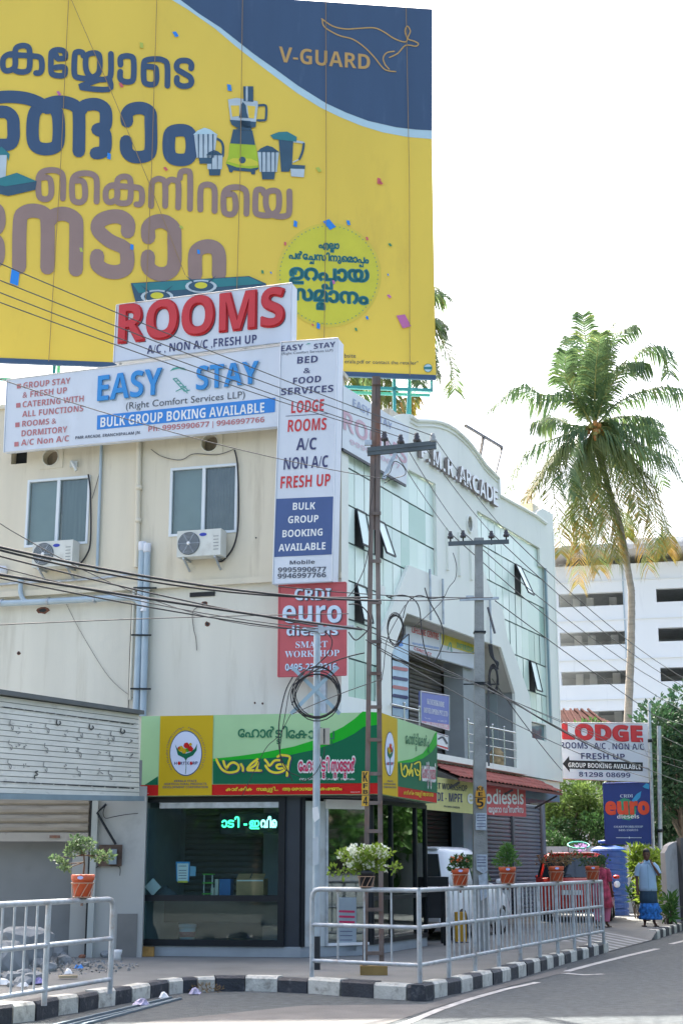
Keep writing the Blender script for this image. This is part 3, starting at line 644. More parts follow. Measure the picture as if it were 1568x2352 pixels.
S(TAUPE, V2, [[(-60, 262), (-20, 270), (-8, 300), (-10, 350), (-40, 385)], [(-60, 420), (-20, 430), (-10, 470), (-14, 520), (-40, 545)]], 72); S(TAUPE, V2, [[(98, 562), (102, 330), (125, 285), (175, 274), (225, 290), (243, 340), (242, 565)], [(243, 340), (275, 300), (330, 290), (380, 315), (390, 360), (387, 575)]], 72); S(TAUPE, V2, [[(652, 380), (652, 335), (615, 306), (560, 306), (508, 330), (502, 375), (560, 428), (635, 465), (650, 520), (640, 568), (595, 588), (540, 580), (498, 550), (496, 505)]], 72); S(TAUPE, V2, [[(757, 410), (757, 360), (790, 332), (840, 330), (885, 365), (890, 430), (888, 550), (855, 592), (800, 595), (757, 562), (755, 508)]], 72); S(TAUPE, V2, [[(996, 600), (996, 500), (1018, 468), (1060, 456), (1100, 468), (1117, 505), (1117, 600)]], 72)
# brand mark and leaping outline
bp.text(GOLD, 'V-GUARD', K0(985, 219), K0(1307, 246), 56 * K0.k, 54 * K0.k, 3)
for l in ([(1136, 66), (1175, 92), (1220, 102), (1265, 100), (1320, 98), (1355, 112), (1392, 136), (1428, 148), (1438, 138), (1430, 110), (1438, 92), (1449, 110), (1440, 136), (1462, 145), (1477, 154), (1468, 163), (1432, 160), (1405, 188), (1375, 203)], [(1138, 68), (1146, 95), (1195, 124), (1245, 138), (1285, 165), (1320, 200), (1352, 240), (1372, 250), (1397, 253)], [(1392, 181), (1366, 186), (1353, 205), (1360, 228), (1374, 244)]):
    bp.stroke(GOLD, [K0(*p) for p in l], 4.5 * K0.k, 3, sm=4)
# confetti
for x, y, s_, c, f in ((620, 121, 22, 'b', K0), (810, 310, 24, 'b', K0), (428, 301, 18, 'r', K0), (208, 330, 17, 'p', K0), (385, 552, 22, 'b', K0), (585, 597, 16, 'r', K0), (1338, 640, 22, 'r', K0), (500, 160, 20, 'l', K0), (1125, 600, 20, 'l', K0), (52, 330, 52, 'b', K1), (1043, 140, 22, 'b', K1), (1163, 142, 40, 'b', K1), (1230, 136, 18, 'b', K1), (640, 152, 14, 'l', K1), (466, 222, 20, 'b', K1), (701, 239, 16, 'b', K1), (287, 232, 16, 'l', K1), (1007, 210, 13, 'r', K1), (1296, 192, 13, 'r', K1), (1377, 214, 13, 'g', K1), (927, 310, 13, 'g', K1), (957, 313, 8, 'b', K1), (1370, 320, 8, 'b', K1), (1374, 396, 15, 'p', K1), (1178, 346, 14, 'p', K1), (1425, 484, 52, 'p', K1), (1296, 472, 13, 'b', K1), (1257, 513, 12, 'g', K1), (1124, 501, 20, 'b', K1), (1104, 497, 9, 'r', K1), (1345, -5, 14, 'r', K1)):
    rg = random.Random(int(x)); a = rg.uniform(.3, 1.2); q = []
    for t, k in ((a, 1), (a + 1.1, .8), (a + 3.2, 1), (a + 4.3, .75)): q.append(f(x + s_ * .62 * k * math.cos(t), y + s_ * .62 * k * math.sin(t)))
    bp.poly(CONF[c], q, 5, 'confetti')
# prize disc
D = view(760, 620, 520); cx, cy, rr = 612, 560, 432
bp.poly(mat('billboard pale lime disc', (.75, .58, .06), .5, var=.03), [D(cx + 462 * math.cos(t * .14), cy + 462 * math.sin(t * .14)) for t in range(45)], 1)
bp.poly(LIME, [D(cx + 435 * math.cos(t * .14), cy + 440 * math.sin(t * .14)) for t in range(45)], 2)
bp.joined('dotted_ring')
for k in range(70):
    t = k / 70 * 2 * math.pi; c = (cx + rr * math.cos(t), cy + rr * math.sin(t)); bp.poly(TEALP, [D(c[0] + 5 * math.cos(j), c[1] + 5 * math.sin(j)) for j in range(6)], 3)
bp.j = None
for tx, p0, p1, h, w in (('എല^ലാ', (525, 322), (702, 330), 58, 2.2), ('പർേച^ചസിനുെമാപ^പം', (262, 415), (962, 458), 62, 2.2), ('ഉറപ^പായ', (270, 600), (960, 622), 130, 6), ('സമ^മാനം', (250, 775), (955, 822), 125, 6)):
    bp.text(TEALP, tx, D(*p0), D(*p1), h * D.k, h * D.k, 4, geo=malayalam(tx), outline=0)
    v = malayalam(tx); bp.text(TEALP, tx, D(*p0), D(*p1), h * D.k, h * D.k, 4, geo=v, outline=w * .0045)
bp.text(SHW, 'bsite', D(750, 1290), D(850, 1292), 36 * D.k, layer=2, bold=False); bp.text(SHW, 'erala.pdf or contact the retailer"', D(752, 1350), D(1400, 1362), 46 * D.k, 40 * D.k, layer=2, bold=False)
bp.poly(TEALP, [D(1486 + 38 * math.cos(t * .4), 1382 + 38 * math.sin(t * .4)) for t in range(16)], 2); bp.poly(BPALE, [D(1486 + 33 * math.cos(t * .4), 1382 + 33 * math.sin(t * .4)) for t in range(16)], 3); bp.poly(TEALP, [D(1452, 1372), D(1520, 1372), D(1520, 1394), D(1452, 1394)], 4)
# appliances printed on the board
X = view(540, 220, 400)
def pl_(m_, pts, layer=3): bp.poly(m_, [X(*p) for p in pts], layer)
pl_(DK, [(480, 1020), (850, 1050), (850, 1080), (815, 1095), (810, 1140), (770, 1140), (760, 1110), (560, 1095), (550, 1118), (515, 1112), (505, 1070)], 3)
pl_(GRN, [(520, 780), (815, 795), (845, 960), (850, 1060), (760, 1075), (600, 1060), (475, 1015), (505, 930)], 4); pl_(LIME, [(480, 990), (560, 955), (760, 960), (848, 1000), (848, 1040), (700, 1050)], 5)
pl_(DK, [(560, 625), (780, 640), (812, 803), (525, 785)], 5); pl_(DK, [(625, 975), (640, 945), (665, 938), (695, 950), (705, 980), (690, 1010), (660, 1018), (635, 1003)], 6)
pl_(SILV, [(500, 280), (600, 262), (840, 300), (845, 350), (820, 545), (530, 520)], 4); pl_(YEL, [(530, 350), (630, 350), (630, 470), (548, 480)], 5); pl_(YEL, [(722, 350), (815, 360), (800, 500), (740, 495)], 5)
pl_(DK, [(518, 515), (825, 540), (815, 600), (760, 610), (600, 605), (545, 575)], 6); pl_(DK, [(640, 520), (760, 530), (770, 640), (580, 625), (640, 600)], 6); pl_(DK, [(648, 350), (672, 310), (705, 350), (715, 430), (735, 495), (625, 490), (640, 430)], 6)
pl_(DK, [(675, 130), (790, 130), (790, 308), (680, 300)], 5); pl_(SILV, [(705, 130), (727, 130), (727, 300), (705, 300)], 6)
bp.stroke(DK, [X(*p) for p in [(850, 350), (920, 345), (940, 380), (935, 500), (915, 520), (840, 520)]], 26 * X.k, 4, name='print', sm=3)
def jar(x0, x1, y0, y1, k=.82, lid=None, base=.25, stripes=3):
    w = x1 - x0; sh = w * (1 - k) / 2; yb = y1 - (y1 - y0) * base
    pl_(SILV, [(x0, y0), (x1, y0), (x1 - sh, yb), (x0 + sh, yb)], 5)
    for i in range(stripes):
        a = x0 + w * (i + .8) / (stripes + .8); pl_(DK, [(a, y0), (a + w * .06, y0), (a + w * .05, yb), (a + w * .01, yb)], 6)
    pl_(DK, [(x0 + sh + w * .08, yb), (x1 - sh - w * .08, yb), (x1 - sh - w * .12, y1), (x0 + sh + w * .12, y1)], 6)
    if lid: pl_(lid, [(x0 - w * .04, y0 + 6), (x0 + w * .15, y0 - (y1 - y0) * .12), (x0 + w * .45, y0 - (y1 - y0) * .22), (x0 + w * .7, y0 - (y1 - y0) * .16), (x1 + w * .04, y0 + 10)], 5)
bp.stroke(DK, [X(*p) for p in [(375, 730), (425, 765), (445, 830), (440, 930)]], 28 * X.k, 3, name='print', sm=3)
jar(110, 375, 680, 1020, .75, BPALE, .2, 4); jar(255, 440, 915, 1155, .9, DK, .3, 2)
pl_(DK, [(1080, 720), (1250, 740), (1235, 1030), (1200, 1110), (1110, 1110), (1100, 950)], 3); pl_(TEALP, [(985, 690), (1080, 655), (1180, 650), (1290, 710), (1285, 765), (1110, 745), (1020, 735)], 4)
bp.stroke(SILV, [X(*p) for p in [(1255, 760), (1360, 775), (1370, 800)]], 26 * X.k, 3, name='print', sm=3); bp.stroke(DK, [X(*p) for p in [(1370, 790), (1355, 880), (1320, 965)]], 26 * X.k, 4, name='print', sm=3); bp.stroke(SILV, [X(*p) for p in [(1320, 965), (1250, 1000)]], 14 * X.k, 3, name='print', sm=3)
jar(840, 1085, 880, 1200, .8, DK, .27, 4); pl_(SILV, [(1215, 1060), (1380, 1070), (1370, 1175), (1225, 1165)], 5); pl_(DK, [(1205, 1030), (1385, 1040), (1382, 1080), (1210, 1075)], 6)
# gas hob and box at the lower edge
pl2 = lambda m_, pts, layer=4: bp.poly(m_, [K1(*p) for p in pts], layer)
pl2(DK, [(462, 350), (880, 325), (940, 352), (940, 420), (480, 420)], 6); pl2(TEALP, [(468, 352), (878, 328), (930, 352), (490, 385)], 7)
for cx_, cy_, r_ in ((710, 362, 56), (555, 398, 58)):
    pl2(SILV, [(cx_ + r_ * math.cos(t * .4), cy_ + r_ * .42 * math.sin(t * .4)) for t in range(16)], 8); pl2(DK, [(cx_ + r_ * .8 * math.cos(t * .4), cy_ + r_ * .32 * math.sin(t * .4)) for t in range(16)], 9); pl2(LIME, [(cx_ + r_ * .4 * math.cos(t * .4), cy_ - 3 + r_ * .2 * math.sin(t * .4)) for t in range(16)], 10)
    for sx in (-1, 1): pl2(DK, [(cx_ + sx * r_, cy_ - r_ * .7), (cx_ + sx * r_ * .5, cy_ - r_ * .2), (cx_ + sx * r_ * .45, cy_ - r_ * .32)], 11)
pl2(DK, [(-20, -15), (60, -40), (130, -10), (125, 20), (30, 42), (-20, 30)], 5); pl2(TEALP, [(-20, -15), (60, -40), (130, -10), (20, 8), (-20, 0)], 6)
pl_k = lambda m_, pts, layer=4: bp.poly(m_, [K0(*p) for p in pts], layer)
pl_k(SILV, [(-10, 545), (25, 545), (20, 628), (-10, 628)]); pl_k(TEALP, [(-10, 535), (5, 518), (35, 545), (30, 570), (24, 548), (-10, 548)], 5)
bp.done()
ROPE = mat('ochre rope', (.34, .22, .10), .8, var=0)
for x in (137, 346, 549, 746, 936):
    m = MB(); a = BBP.sz(x, 400)[0]; m.tube([BBP.P(a, zt0 + .05, .06), BBP.P(a + .02, (zt0 + zb0) / 2, .09), BBP.P(a - .02, zb0 - .05, .06)], .008, 5); bill.part('rope', m, ROPE)
m = MB(); m.tube([BBP.pt(150, -30, .1), BBP.pt(262, 230, .12), BBP.pt(345, 430, .1), BBP.pt(425, 635, .1)], .008, 5); bill.part('rope', m, ROPE)
TEAL = mat('teal painted steel', (.06, .33, .33), .5, .2, var=.15, dirt=(.2, .15, .1), dirt_amt=.15)
rear = BBP.shifted(-.55); side = BBP.shifted(-.2)
for u in (122, 132, 905, 940, 300, 520, 700):
    for pl in ((side,) if u in (122, 905) else (rear,)):
        m = MB(); a = pl.sz(u, 900)[0]; m.bar(pl.P(a, 9.4), pl.P(a, zt0 - .2), .07, .07, ref=pl.d); bill.part('post', m, TEAL)
m = MB(); q = side; a0, a1 = q.sz(790, 895)[0], q.sz(993, 898)[0]; z = q.sz(950, 895)[1]; m.bar(q.P(a0 - 2, z), q.P(a1, z), .07, .07); bill.part('beam', m, TEAL)
m = MB(); m.bar(q.P(a1 - .02, z), q.P(a1 - .02, zb0 - .05), .05, .05, ref=q.d); bill.part('beam', m, TEAL)
m = MB(); m.bar(q.P(q.sz(925, 955)[0], 9.8), q.P(q.sz(940, 880)[0], zb0 - .05), .05, .05, ref=q.d); bill.part('brace', m, TEAL)
m = MB(); m.bar(rear.P(-11, z), rear.P(a1, z), .06, .06); bill.part('beam', m, TEAL)
for k in range(5):
    m = MB(); zz = zb0 + .5 + k * (zt0 - zb0 - 1) / 4; m.bar(BBP.P(-11.4, zz, -.16), BBP.P(BBP.sz(985, 400)[0], zz, -.16), .08, .08); bill.part('rail', m, TEAL)

# ============================================================ LODGE SIGNS ON THE WALL
def signbox(name, label, pl, q, th, face=SIGNW, edge=None, cat='sign', frame=True):
    P = [pl.pt(*p) for p in q]; t = Thing(name, min(P, key=lambda p: p.z), label, cat); m = MB(); m.qbox(P, pl.n, th); t.part('panel', m, face)
    if frame:
        for i in range(4):
            f = MB(); f.tube([P[i] + pl.n * .002, P[(i + 1) % 4] + pl.n * .002], .014, 4, smooth=False); t.part('frame_edge', f, edge or mat('aluminium trim', (.5, .53, .56), .35, .5, var=.05))
    return t, Print(t, pl, .005, .003)
PA1 = PA.shifted(.35)
LB = CA
t, p = signbox('lodge_banner', 'long white rooftop sign with big blue letters and a list in faded red', PA1, [(16, 872), (648, 793), (642, 979.5), (9, 1039)], .12)
BL2 = mat('blue letter', (.03, .25, .60), .45, var=.05)
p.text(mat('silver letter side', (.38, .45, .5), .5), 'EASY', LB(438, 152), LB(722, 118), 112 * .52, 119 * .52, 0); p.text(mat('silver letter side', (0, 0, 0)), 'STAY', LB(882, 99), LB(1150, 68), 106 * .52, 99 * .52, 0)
p.text(BL2, 'EASY', LB(432, 146), LB(715, 115), 112 * .52, 119 * .52, 2, raise_=.03); p.text(BL2, 'STAY', LB(868, 97), LB(1142, 66), 106 * .52, 100 * .52, 2, raise_=.03)
p.text(mat('dark grey lettering', (.07, .08, .1), .5), '(Right Comfort Services LLP)', LB(556, 190), LB(1082, 138), 40 * .52, layer=1, bold=False)
p.poly(BLUE, [LB(430, 207), LB(1216, 128), LB(1214, 192), LB(428, 270)], 0, 'stripe'); p.text(WHITE, 'BULK GROUP BOKING AVAILABLE', LB(444, 260), LB(1168, 193), 44 * .52, layer=2)
for s_, x0, y0, x1, y1, h in (('GROUP STAY', 103, 88, 311, 66, 27), ('& FRESH UP', 100, 130, 296, 108, 27), ('CATERING WITH', 100, 172, 370, 145, 27), ('ALL FUNCTIONS', 98, 215, 368, 188, 27), ('ROOMS &', 98, 257, 248, 243, 26), ('DORMITORY', 95, 300, 297, 281, 27), ('A/C Non A/C', 93, 341, 305, 321, 27)):
    p.text(SALMON, s_, LB(x0, y0), LB(x1, y1), h * .52, layer=1)
for x, y in ((75, 88), (72, 173), (68, 259), (64, 345)): p.poly(SALMON, [LB(x, y - 20), LB(x + 19, y - 22), LB(x + 19, y - 2), LB(x, y)], 1, 'bullet')
p.text(SHW, 'PMR ARCADE, ERANCHIPALAM JN.', LB(333, 316), LB(622, 292), 17 * .52, layer=1); p.text(SALMON, 'Ph: 9995990677 | 9946997766', LB(655, 286), LB(1168, 243), 32 * .52, layer=1)
TG = mat('teal green print', (.05, .33, .27), .5)
p.poly(TG, [LB(750, 12), LB(765, -3), LB(790, -8), LB(815, -3), LB(822, 8), LB(790, 0), LB(770, 4)], 1)
for l in ([(765, 45), (815, 100)], [(780, 42), (830, 96)], [(765, 45), (780, 42)], [(775, 56), (790, 53)], [(786, 68), (801, 65)], [(798, 80), (812, 77)], [(815, 100), (838, 95)], [(778, 100), (822, 78)], [(828, 108), (812, 90)]): p.stroke(TG, [LB(*q) for q in l], 1.9, 1, name='print', sm=0)
p.done()
PA2 = PA.shifted(.12); L2 = V2
t, p = signbox('rooms_sign', 'white box sign with large red ROOMS on the roof edge above the long lodge banner', PA2, [(268, 700), (670, 649.5), (668, 784), (261, 832)], .32)
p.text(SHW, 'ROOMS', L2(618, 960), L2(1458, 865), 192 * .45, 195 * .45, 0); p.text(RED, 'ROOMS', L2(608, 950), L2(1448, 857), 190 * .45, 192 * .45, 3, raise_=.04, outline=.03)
p.text(INK, 'A/C , NON A/C ,FRESH UP', L2(750, 1012), L2(1310, 955), 50 * .45, layer=1); p.done()
for a, b in (((272, 832), (270, 846)), ((560, 797), (560, 812))):
    m = MB(); q = PA2.pt(*a); m.bar(q - PA.n * .1, PA2.pt(*b) - PA.n * .1, .04); t.part('support', m, GALV)
L3 = view(780, 980, 460)
t, p = signbox('vertical_lodge_sign', 'tall narrow white and navy lodge sign on the corner of the arcade', PA1.shifted(.1), [(645.6, 785.6), (776, 776), (762.5, 1335), (626.5, 1342)], .36)
BNV = mat('deep blue panel', (.055, .10, .25), .5, var=.04)
p.poly(BNV, [L3(97, 1642), L3(682, 1617), view(780, 1560, 400)(768, 252), view(780, 1560, 400)(88, 283)], 0, 'panel_print')
p.text(INK, 'EASY', L3(146, 170), L3(370, 150), 58 * .23, layer=1, bold=True); p.text(INK, 'STAY', L3(475, 145), L3(690, 122), 52 * .23, layer=1)
p.poly(TG, [L3(392, 100), L3(420, 85), L3(448, 92)], 1); p.text(SHW, '(Right Comfort Services LLP)', L3(155, 212), L3(665, 175), 32 * .23, layer=1, bold=False)
for s_, x0, y0, x1, y1, h, m_ in (('BED', 308, 292, 512, 277, 68, INK), ('&', 370, 388, 440, 385, 52, INK), ('FOOD', 266, 498, 545, 474, 66, INK), ('SERVICES', 146, 608, 668, 572, 70, INK), ('LODGE', 248, 788, 572, 765, 122, RED), ('ROOMS', 213, 975, 598, 952, 122, RED), ('A/C', 298, 1158, 498, 1150, 122, INK), ('NON A/C', 172, 1352, 614, 1325, 120, INK), ('FRESH UP', 140, 1540, 636, 1512, 122, RED)):
    p.text(m_, s_, L3(x0, y0), L3(x1, y1), h * .23, layer=1, shear=.05)
p.stroke(INK, [L3(195, 815), L3(622, 790)], 1.2, 1, sm=0)
for s_, x0, y0, x1, y1 in (('BULK', 1293, 625, 1392, 622), ('GROUP', 1272, 684, 1406, 678), ('BOOKING', 1247, 746, 1424, 738), ('AVAILABLE', 1230, 808, 1437, 799)): p.text(WHITE, s_, LB(x0, y0), LB(x1, y1), 32 * .52, layer=1, shear=.04)
for s_, x0, y0, x1, y1, h in (('Mobile', 1280, 866, 1390, 862, 18), ('9995990677', 1228, 901, 1440, 897, 22), ('9946997766', 1226, 928, 1440, 922, 22)): p.text(SHW, s_, LB(x0, y0), LB(x1, y1), h * .52, layer=1)
p.done()
L4 = view(780, 1560, 400); CORAL = mat('coral red sign', (.48, .085, .095), .5, var=.06, dirt=(.45, .2, .2), dirt_amt=.15)
t, p = signbox('workshop_sign', 'coral red workshop sign under the tall lodge sign, behind the thin silver pole', PA1, [(641, 1343), (794, 1338), (794, 1551), (638.5, 1554.6)], .07, CORAL, edge=CORAL)
SL = mat('pale blue letter', (.55, .66, .78), .45, var=.03)
for s_, x0, y0, x1, y1, h, b in (('CRDI', 330, 782, 745, 778, 135, True), ('euro', 190, 1042, 865, 1040, 200, True), ('diesels', 238, 1190, 825, 1180, 120, True), ('SMART', 338, 1330, 705, 1320, 75, 'serif'), ('WORKSHOP', 215, 1440, 840, 1422, 75, 'serif'), ('0495-2368216', 218, 1590, 808, 1580, 80, True)):
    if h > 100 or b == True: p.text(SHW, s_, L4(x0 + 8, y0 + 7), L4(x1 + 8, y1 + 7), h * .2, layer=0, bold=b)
    p.text(SL, s_, L4(x0, y0), L4(x1, y1), h * .2, layer=2, bold=b, raise_=.02 if h > 100 else 0)
p.done()
m = MB(); q = PA1.shifted(-.2); m.bar(q.pt(743, 1540), q.pt(743, 1640), .1, .1, ref=PA.d); t.part('post', m, GALV)
# faded banner on the road side
PBN = PB.shifted(.04); L5 = L3
t, p = signbox('faded_banner', 'sun faded white lodge banner with pink letters high on the road side', PBN, [(788, 885), (939, 981.5), (933, 1114), (786, 1030)], .02, mat('faded vinyl', (.70, .74, .76), .6, var=.04), frame=False)
FP = mat('faded pink', (.62, .40, .46), .6); FB = mat('faded blue', (.33, .40, .56), .6); FS = mat('faded pale pink', (.64, .50, .56), .6)
p.text(FB, 'EASY', L5(862, 718), L5(1030, 820), 82 * .23, layer=1); p.text(FB, 'STAY', L5(1085, 852), L5(1252, 955), 78 * .23, 68 * .23, layer=1)
p.text(FP, 'ROOMS', L5(765, 945), L5(1400, 1300), 200 * .23, 150 * .23, layer=1); p.text(FS, '9995990677', L5(830, 1090), L5(1330, 1350), 50 * .23, layer=1)
m = MB(); p.done(); m.bar(PBN.pt(786, 1032), PBN.pt(931, 1116), .03, .05); t.part('bottom_batten', m, DARK)
# raised letters of the arcade name
t = Thing('arcade_lettering', PB.pt(1040, 1060), 'raised white letters P.M.R. ARCADE fixed below the curved gable', 'lettering')
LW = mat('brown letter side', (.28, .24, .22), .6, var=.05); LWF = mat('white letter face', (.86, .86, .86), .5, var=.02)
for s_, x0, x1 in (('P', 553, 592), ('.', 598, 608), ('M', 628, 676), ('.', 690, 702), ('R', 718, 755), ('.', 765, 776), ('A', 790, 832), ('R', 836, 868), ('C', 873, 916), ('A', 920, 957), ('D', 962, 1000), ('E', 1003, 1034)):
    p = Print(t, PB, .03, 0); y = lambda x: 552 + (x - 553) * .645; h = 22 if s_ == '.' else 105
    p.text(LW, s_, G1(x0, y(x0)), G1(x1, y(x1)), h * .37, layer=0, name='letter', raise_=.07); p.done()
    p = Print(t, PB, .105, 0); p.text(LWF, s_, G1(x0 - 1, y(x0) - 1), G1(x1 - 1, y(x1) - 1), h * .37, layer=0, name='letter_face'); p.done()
# rooftop frame beside the gable
FRM = mat('grey steel frame', (.13, .13, .14), .6, .3)
fr = Thing('rooftop_frame', PB.pt(1100, 1060), 'bare grey metal sign frame standing behind the curved gable', 'metal frame')
PF = PB.shifted(-.5)
for a, b in (((1068, 977), (1152, 1027)), ((1152, 1027), (1131, 1080)), ((1110, 1003), (1098, 1040))):
    m = MB(); m.bar(PF.pt(*a), PF.pt(*b) - Vector((0, 0, .3 if b[1] > 1028 else 0)), .06, .06, ref=PF.n); fr.part('bar', m, FRM)
# ---- signs in the entrance
E1 = view(1120, 1760, 400); PE2 = PB.shifted(-.3)
def s4(f, pts): return [f(*p) for p in pts]
PE3 = PB.shifted(-.42)
t, p = signbox('shop_signboard', 'white signboard with red heading over the upper entrance shutter', PE3, s4(E1, [(265, 290), (660, 370), (662, 675), (270, 560)]), .05)
p.text(RED, 'LIFELINE CENTRE', E1(335, 365), E1(640, 452), 70 * .2, 75 * .2, layer=1); p.text(BLUE, 'health care and diagnostic services'.upper(), E1(340, 500), E1(645, 560), 22 * .2, layer=1); p.text(RED, 'CONTACT', E1(360, 565), E1(560, 640), 36 * .2, layer=1); p.done()
t, p = signbox('shop_signboard', 'yellow and white signboard behind the concrete pole at the upper entrance', PE3, s4(E1, [(668, 372), (1060, 490), (1062, 790), (670, 675)]), .05)
p.poly(mat('yellow sign print', (.58, .50, .05), .5), s4(E1, [(668, 374), (1058, 490), (1058, 620), (668, 500)]), 0, 'stripe'); p.text(TG, 'INTERIORS', E1(850, 540), E1(1040, 600), 60 * .2, layer=1); p.stroke(TG, s4(E1, [(745, 560), (775, 480), (790, 590)]), 2, 1); p.done()
t, p = signbox('framed_notice', 'tall narrow pale blue framed notice at the left of the upper entrance', PB.shifted(-.1), s4(E1, [(105, 670), (302, 730), (302, 1370), (105, 1320)]), .05, mat('pale blue notice', (.45, .60, .70), .5), edge=DARK)
for k, (y, m_) in enumerate(((790, SALMON), (905, INK), (1010, SALMON), (1110, INK), (1230, INK))): [p.stroke(m_, [E1(128 + q * 30, y - 20 + q * 5), E1(150 + q * 30, y - 16 + q * 5)], 8, 1, sm=0) for q in range(5)]
p.done()
t, p = signbox('framed_notice', 'narrow blue framed poster above the tall notice by the upper entrance', PB.shifted(-.1), s4(E1, [(105, 560), (300, 385), (302, 715), (105, 655)]), .05, mat('pale blue notice', (0, 0, 0)), edge=DARK); p.poly(BLUE, s4(E1, [(170, 470), (220, 440), (235, 520), (190, 530)]), 1); p.done()
VIO = mat('violet blue sign', (.16, .19, .48), .5, var=.05)
t, p = signbox('hanging_signboard', 'violet blue company signboard hanging before the brown shutter', PB.shifted(.1), s4(E1, [(437, 1042), (762, 1095), (764, 1490), (440, 1400)]), .04, VIO)
p.poly(mat('pink sign band', (.62, .28, .35), .5), s4(E1, [(440, 1380), (763, 1425), (764, 1488), (440, 1402)]), 0, 'stripe')
p.text(WHITE, 'KOZHIKODE', E1(508, 1188), E1(706, 1228), 62 * .2, layer=1, bold='serif'); p.text(WHITE, 'DEVELOPERS PVT.LTD', E1(472, 1285), E1(745, 1335), 60 * .2, layer=1, bold='serif'); p.text(WHITE, 'Reg. office', E1(480, 1355), E1(552, 1372), 18 * .2, layer=1, bold=False); p.text(WHITE, 'Ph 0495 277', E1(632, 1390), E1(735, 1400), 18 * .2, layer=1, bold=False); p.text(WHITE, 'REAL ESTATE BUILDERS', E1(500, 1425), E1(745, 1465), 34 * .2, layer=1); p.done()
t, p = signbox('stair_poster', 'white and red poster low behind the green fascia at the arcade entrance', PB.shifted(.1), s4(E1, [(610, 1520), (752, 1560), (752, 1720), (610, 1670)]), .03, WHITE); p.poly(RED, s4(E1, [(612, 1650), (750, 1690), (752, 1718), (612, 1670)]), 0, 'stripe'); p.stroke(SHW, [E1(640, 1590), E1(690, 1570), E1(735, 1640)], 4, 1); p.done()
# ---- ground floor workshop boards
PW = PB.shifted(.35)
YS = mat('pale yellow banner', (.58, .55, .22), .55, var=.05)
t, p = signbox('workshop_banner', 'pale yellow workshop banner with blue text under the red roof edge', PW, [(976, 1781), (1086, 1798), (1086, 1870), (978, 1860)], .02, YS, frame=False)
p.text(SHW, 'SMART WORKSHOP', C3(85, 212), C3(328, 235), 36 * .4, layer=1); p.text(INK, 'CRDI - MPFI', C3(110, 285), C3(300, 298), 50 * .4, layer=1); p.text(SHW, 'Ph 0495 2368216', C3(195, 325), C3(285, 333), 12 * .4, layer=1); p.done()
RS = mat('bright red banner', (.60, .085, .10), .5, var=.05)
t, p = signbox('workshop_banner', 'red banner with white rounded letters above the blue grey shutter', PW, [(1088, 1799), (1206, 1807), (1208, 1877), (1088, 1870)], .02, RS, frame=False)
p.text(WHITE, 'eurodiesels', C3(330, 305), C3(650, 308), 85 * .4, layer=1, bold=False, shear=0); p.text(WHITE, 'eurodiesels', C3(330, 305), C3(650, 308), 85 * .4, layer=2, bold=False, outline=.012)
p.text(WHITE, '', C3(450, 355), C3(650, 358), 36 * .4, layer=1, geo=malayalam('യൂേറാ ഡീസൽസ'), outline=.006); p.done()
# ============================================================ WALL EQUIPMENT (side wall)
ACW = mat('outdoor unit white', (.62, .63, .58), .5, var=.06, dirt=(.35, .33, .28), dirt_amt=.15); GRL = mat('fan grille grey', (.16, .18, .19), .5, .2, var=.1)
def ac_unit(fc, hw, hh, label):
    pl = PA; c = PA.sz(*fc); a0, a1 = c[0] + hw, c[0] - hw - .16; z0, z1 = c[1] - hh, c[1] + hh
    t = Thing('ac_outdoor_unit', PA.P(c[0], z0), label, 'air conditioner', group='outdoor units on the side wall')
    m = MB(); m.pbox(PA, a0, a1, z0, z1, .08, .36); b = t.part('casing', m, ACW)
    m = MB(); cc = PA.P(c[0] + hw - hh + .01, c[1], .362); r = hh * .88
    m.lathe(cc, [(r, 0), (r, .012), (r * .95, .014), (r * .93, .002), (.001, .002)], 24, axis=PA.n, smooth=False); t.part('fan_well', m, GRL)
    m = MB()
    for k in range(1, 8): m.tube([cc + PA.n * .02 + (PA.d * math.cos(q * .3927) + Vector((0, 0, 1)) * math.sin(q * .3927)) * r * k / 8 for q in range(16)], .004, 4, closed=True)
    for q in range(6): m.bar(cc + PA.n * .02, cc + PA.n * .02 + (PA.d * math.cos(q * 1.047) + Vector((0, 0, 1)) * math.sin(q * 1.047)) * r, .008)
    t.part('grille', m, GALV)
    m = MB(); m.lathe(cc + PA.n * .022, [(.035, 0), (.03, .012), (.001, .014)], 12, axis=PA.n); t.part('hub', m, WHITE)
    p = Print(t, PA.shifted(.362), .001, .001); bx = PA.P(c[0] - .16, c[1] + hh * .62, .363)
    m = MB(); m.lathe(bx, [(.07, 0), (.07, .004), (.001, .004)], 14, axis=PA.n, smooth=False)
    for i, v in enumerate(m.v): m.v[i] = Vector((v.x, v.y, bx.z + (v.z - bx.z) * .45))
    t.part('badge', m, mat('blue badge', (.03, .05, .38), .4, var=0))
    for a in (a0 - .12, a1 + .12):
        m = MB(); m.bar(PA.P(a, z0 - .02, 0), PA.P(a, z0 - .02, .34), .035); m.bar(PA.P(a, z0 - .03, .3), PA.P(a, z0 - .2, .02), .03); t.part('bracket', m, GALV)
    m = MB()
    for k in range(5): m.pbox(PA, a1 + .14, a1 + .04, z0 + .1 + k * .06, z0 + .11 + k * .06, .36, .364)
    t.part('vent', m, GRL)
    return c
ac_unit((464, 1257), .34, .24, 'white outdoor unit under the window beside the vertical sign'); ac_unit((132, 1281), .33, .24, 'weathered white outdoor unit under the left side wall window, behind the cables')
def cable(pts, pl_off, r, label, m_=WIRE, cat='cable', group=None, sm=6, pl=PA, name='wall_cable'):
    P = [pl.pt(*p, pl_off) for p in pts]; m = MB(); m.tube(cat_rom(P, sm), r, 6); return single(name, m, m_, label, cat, group)
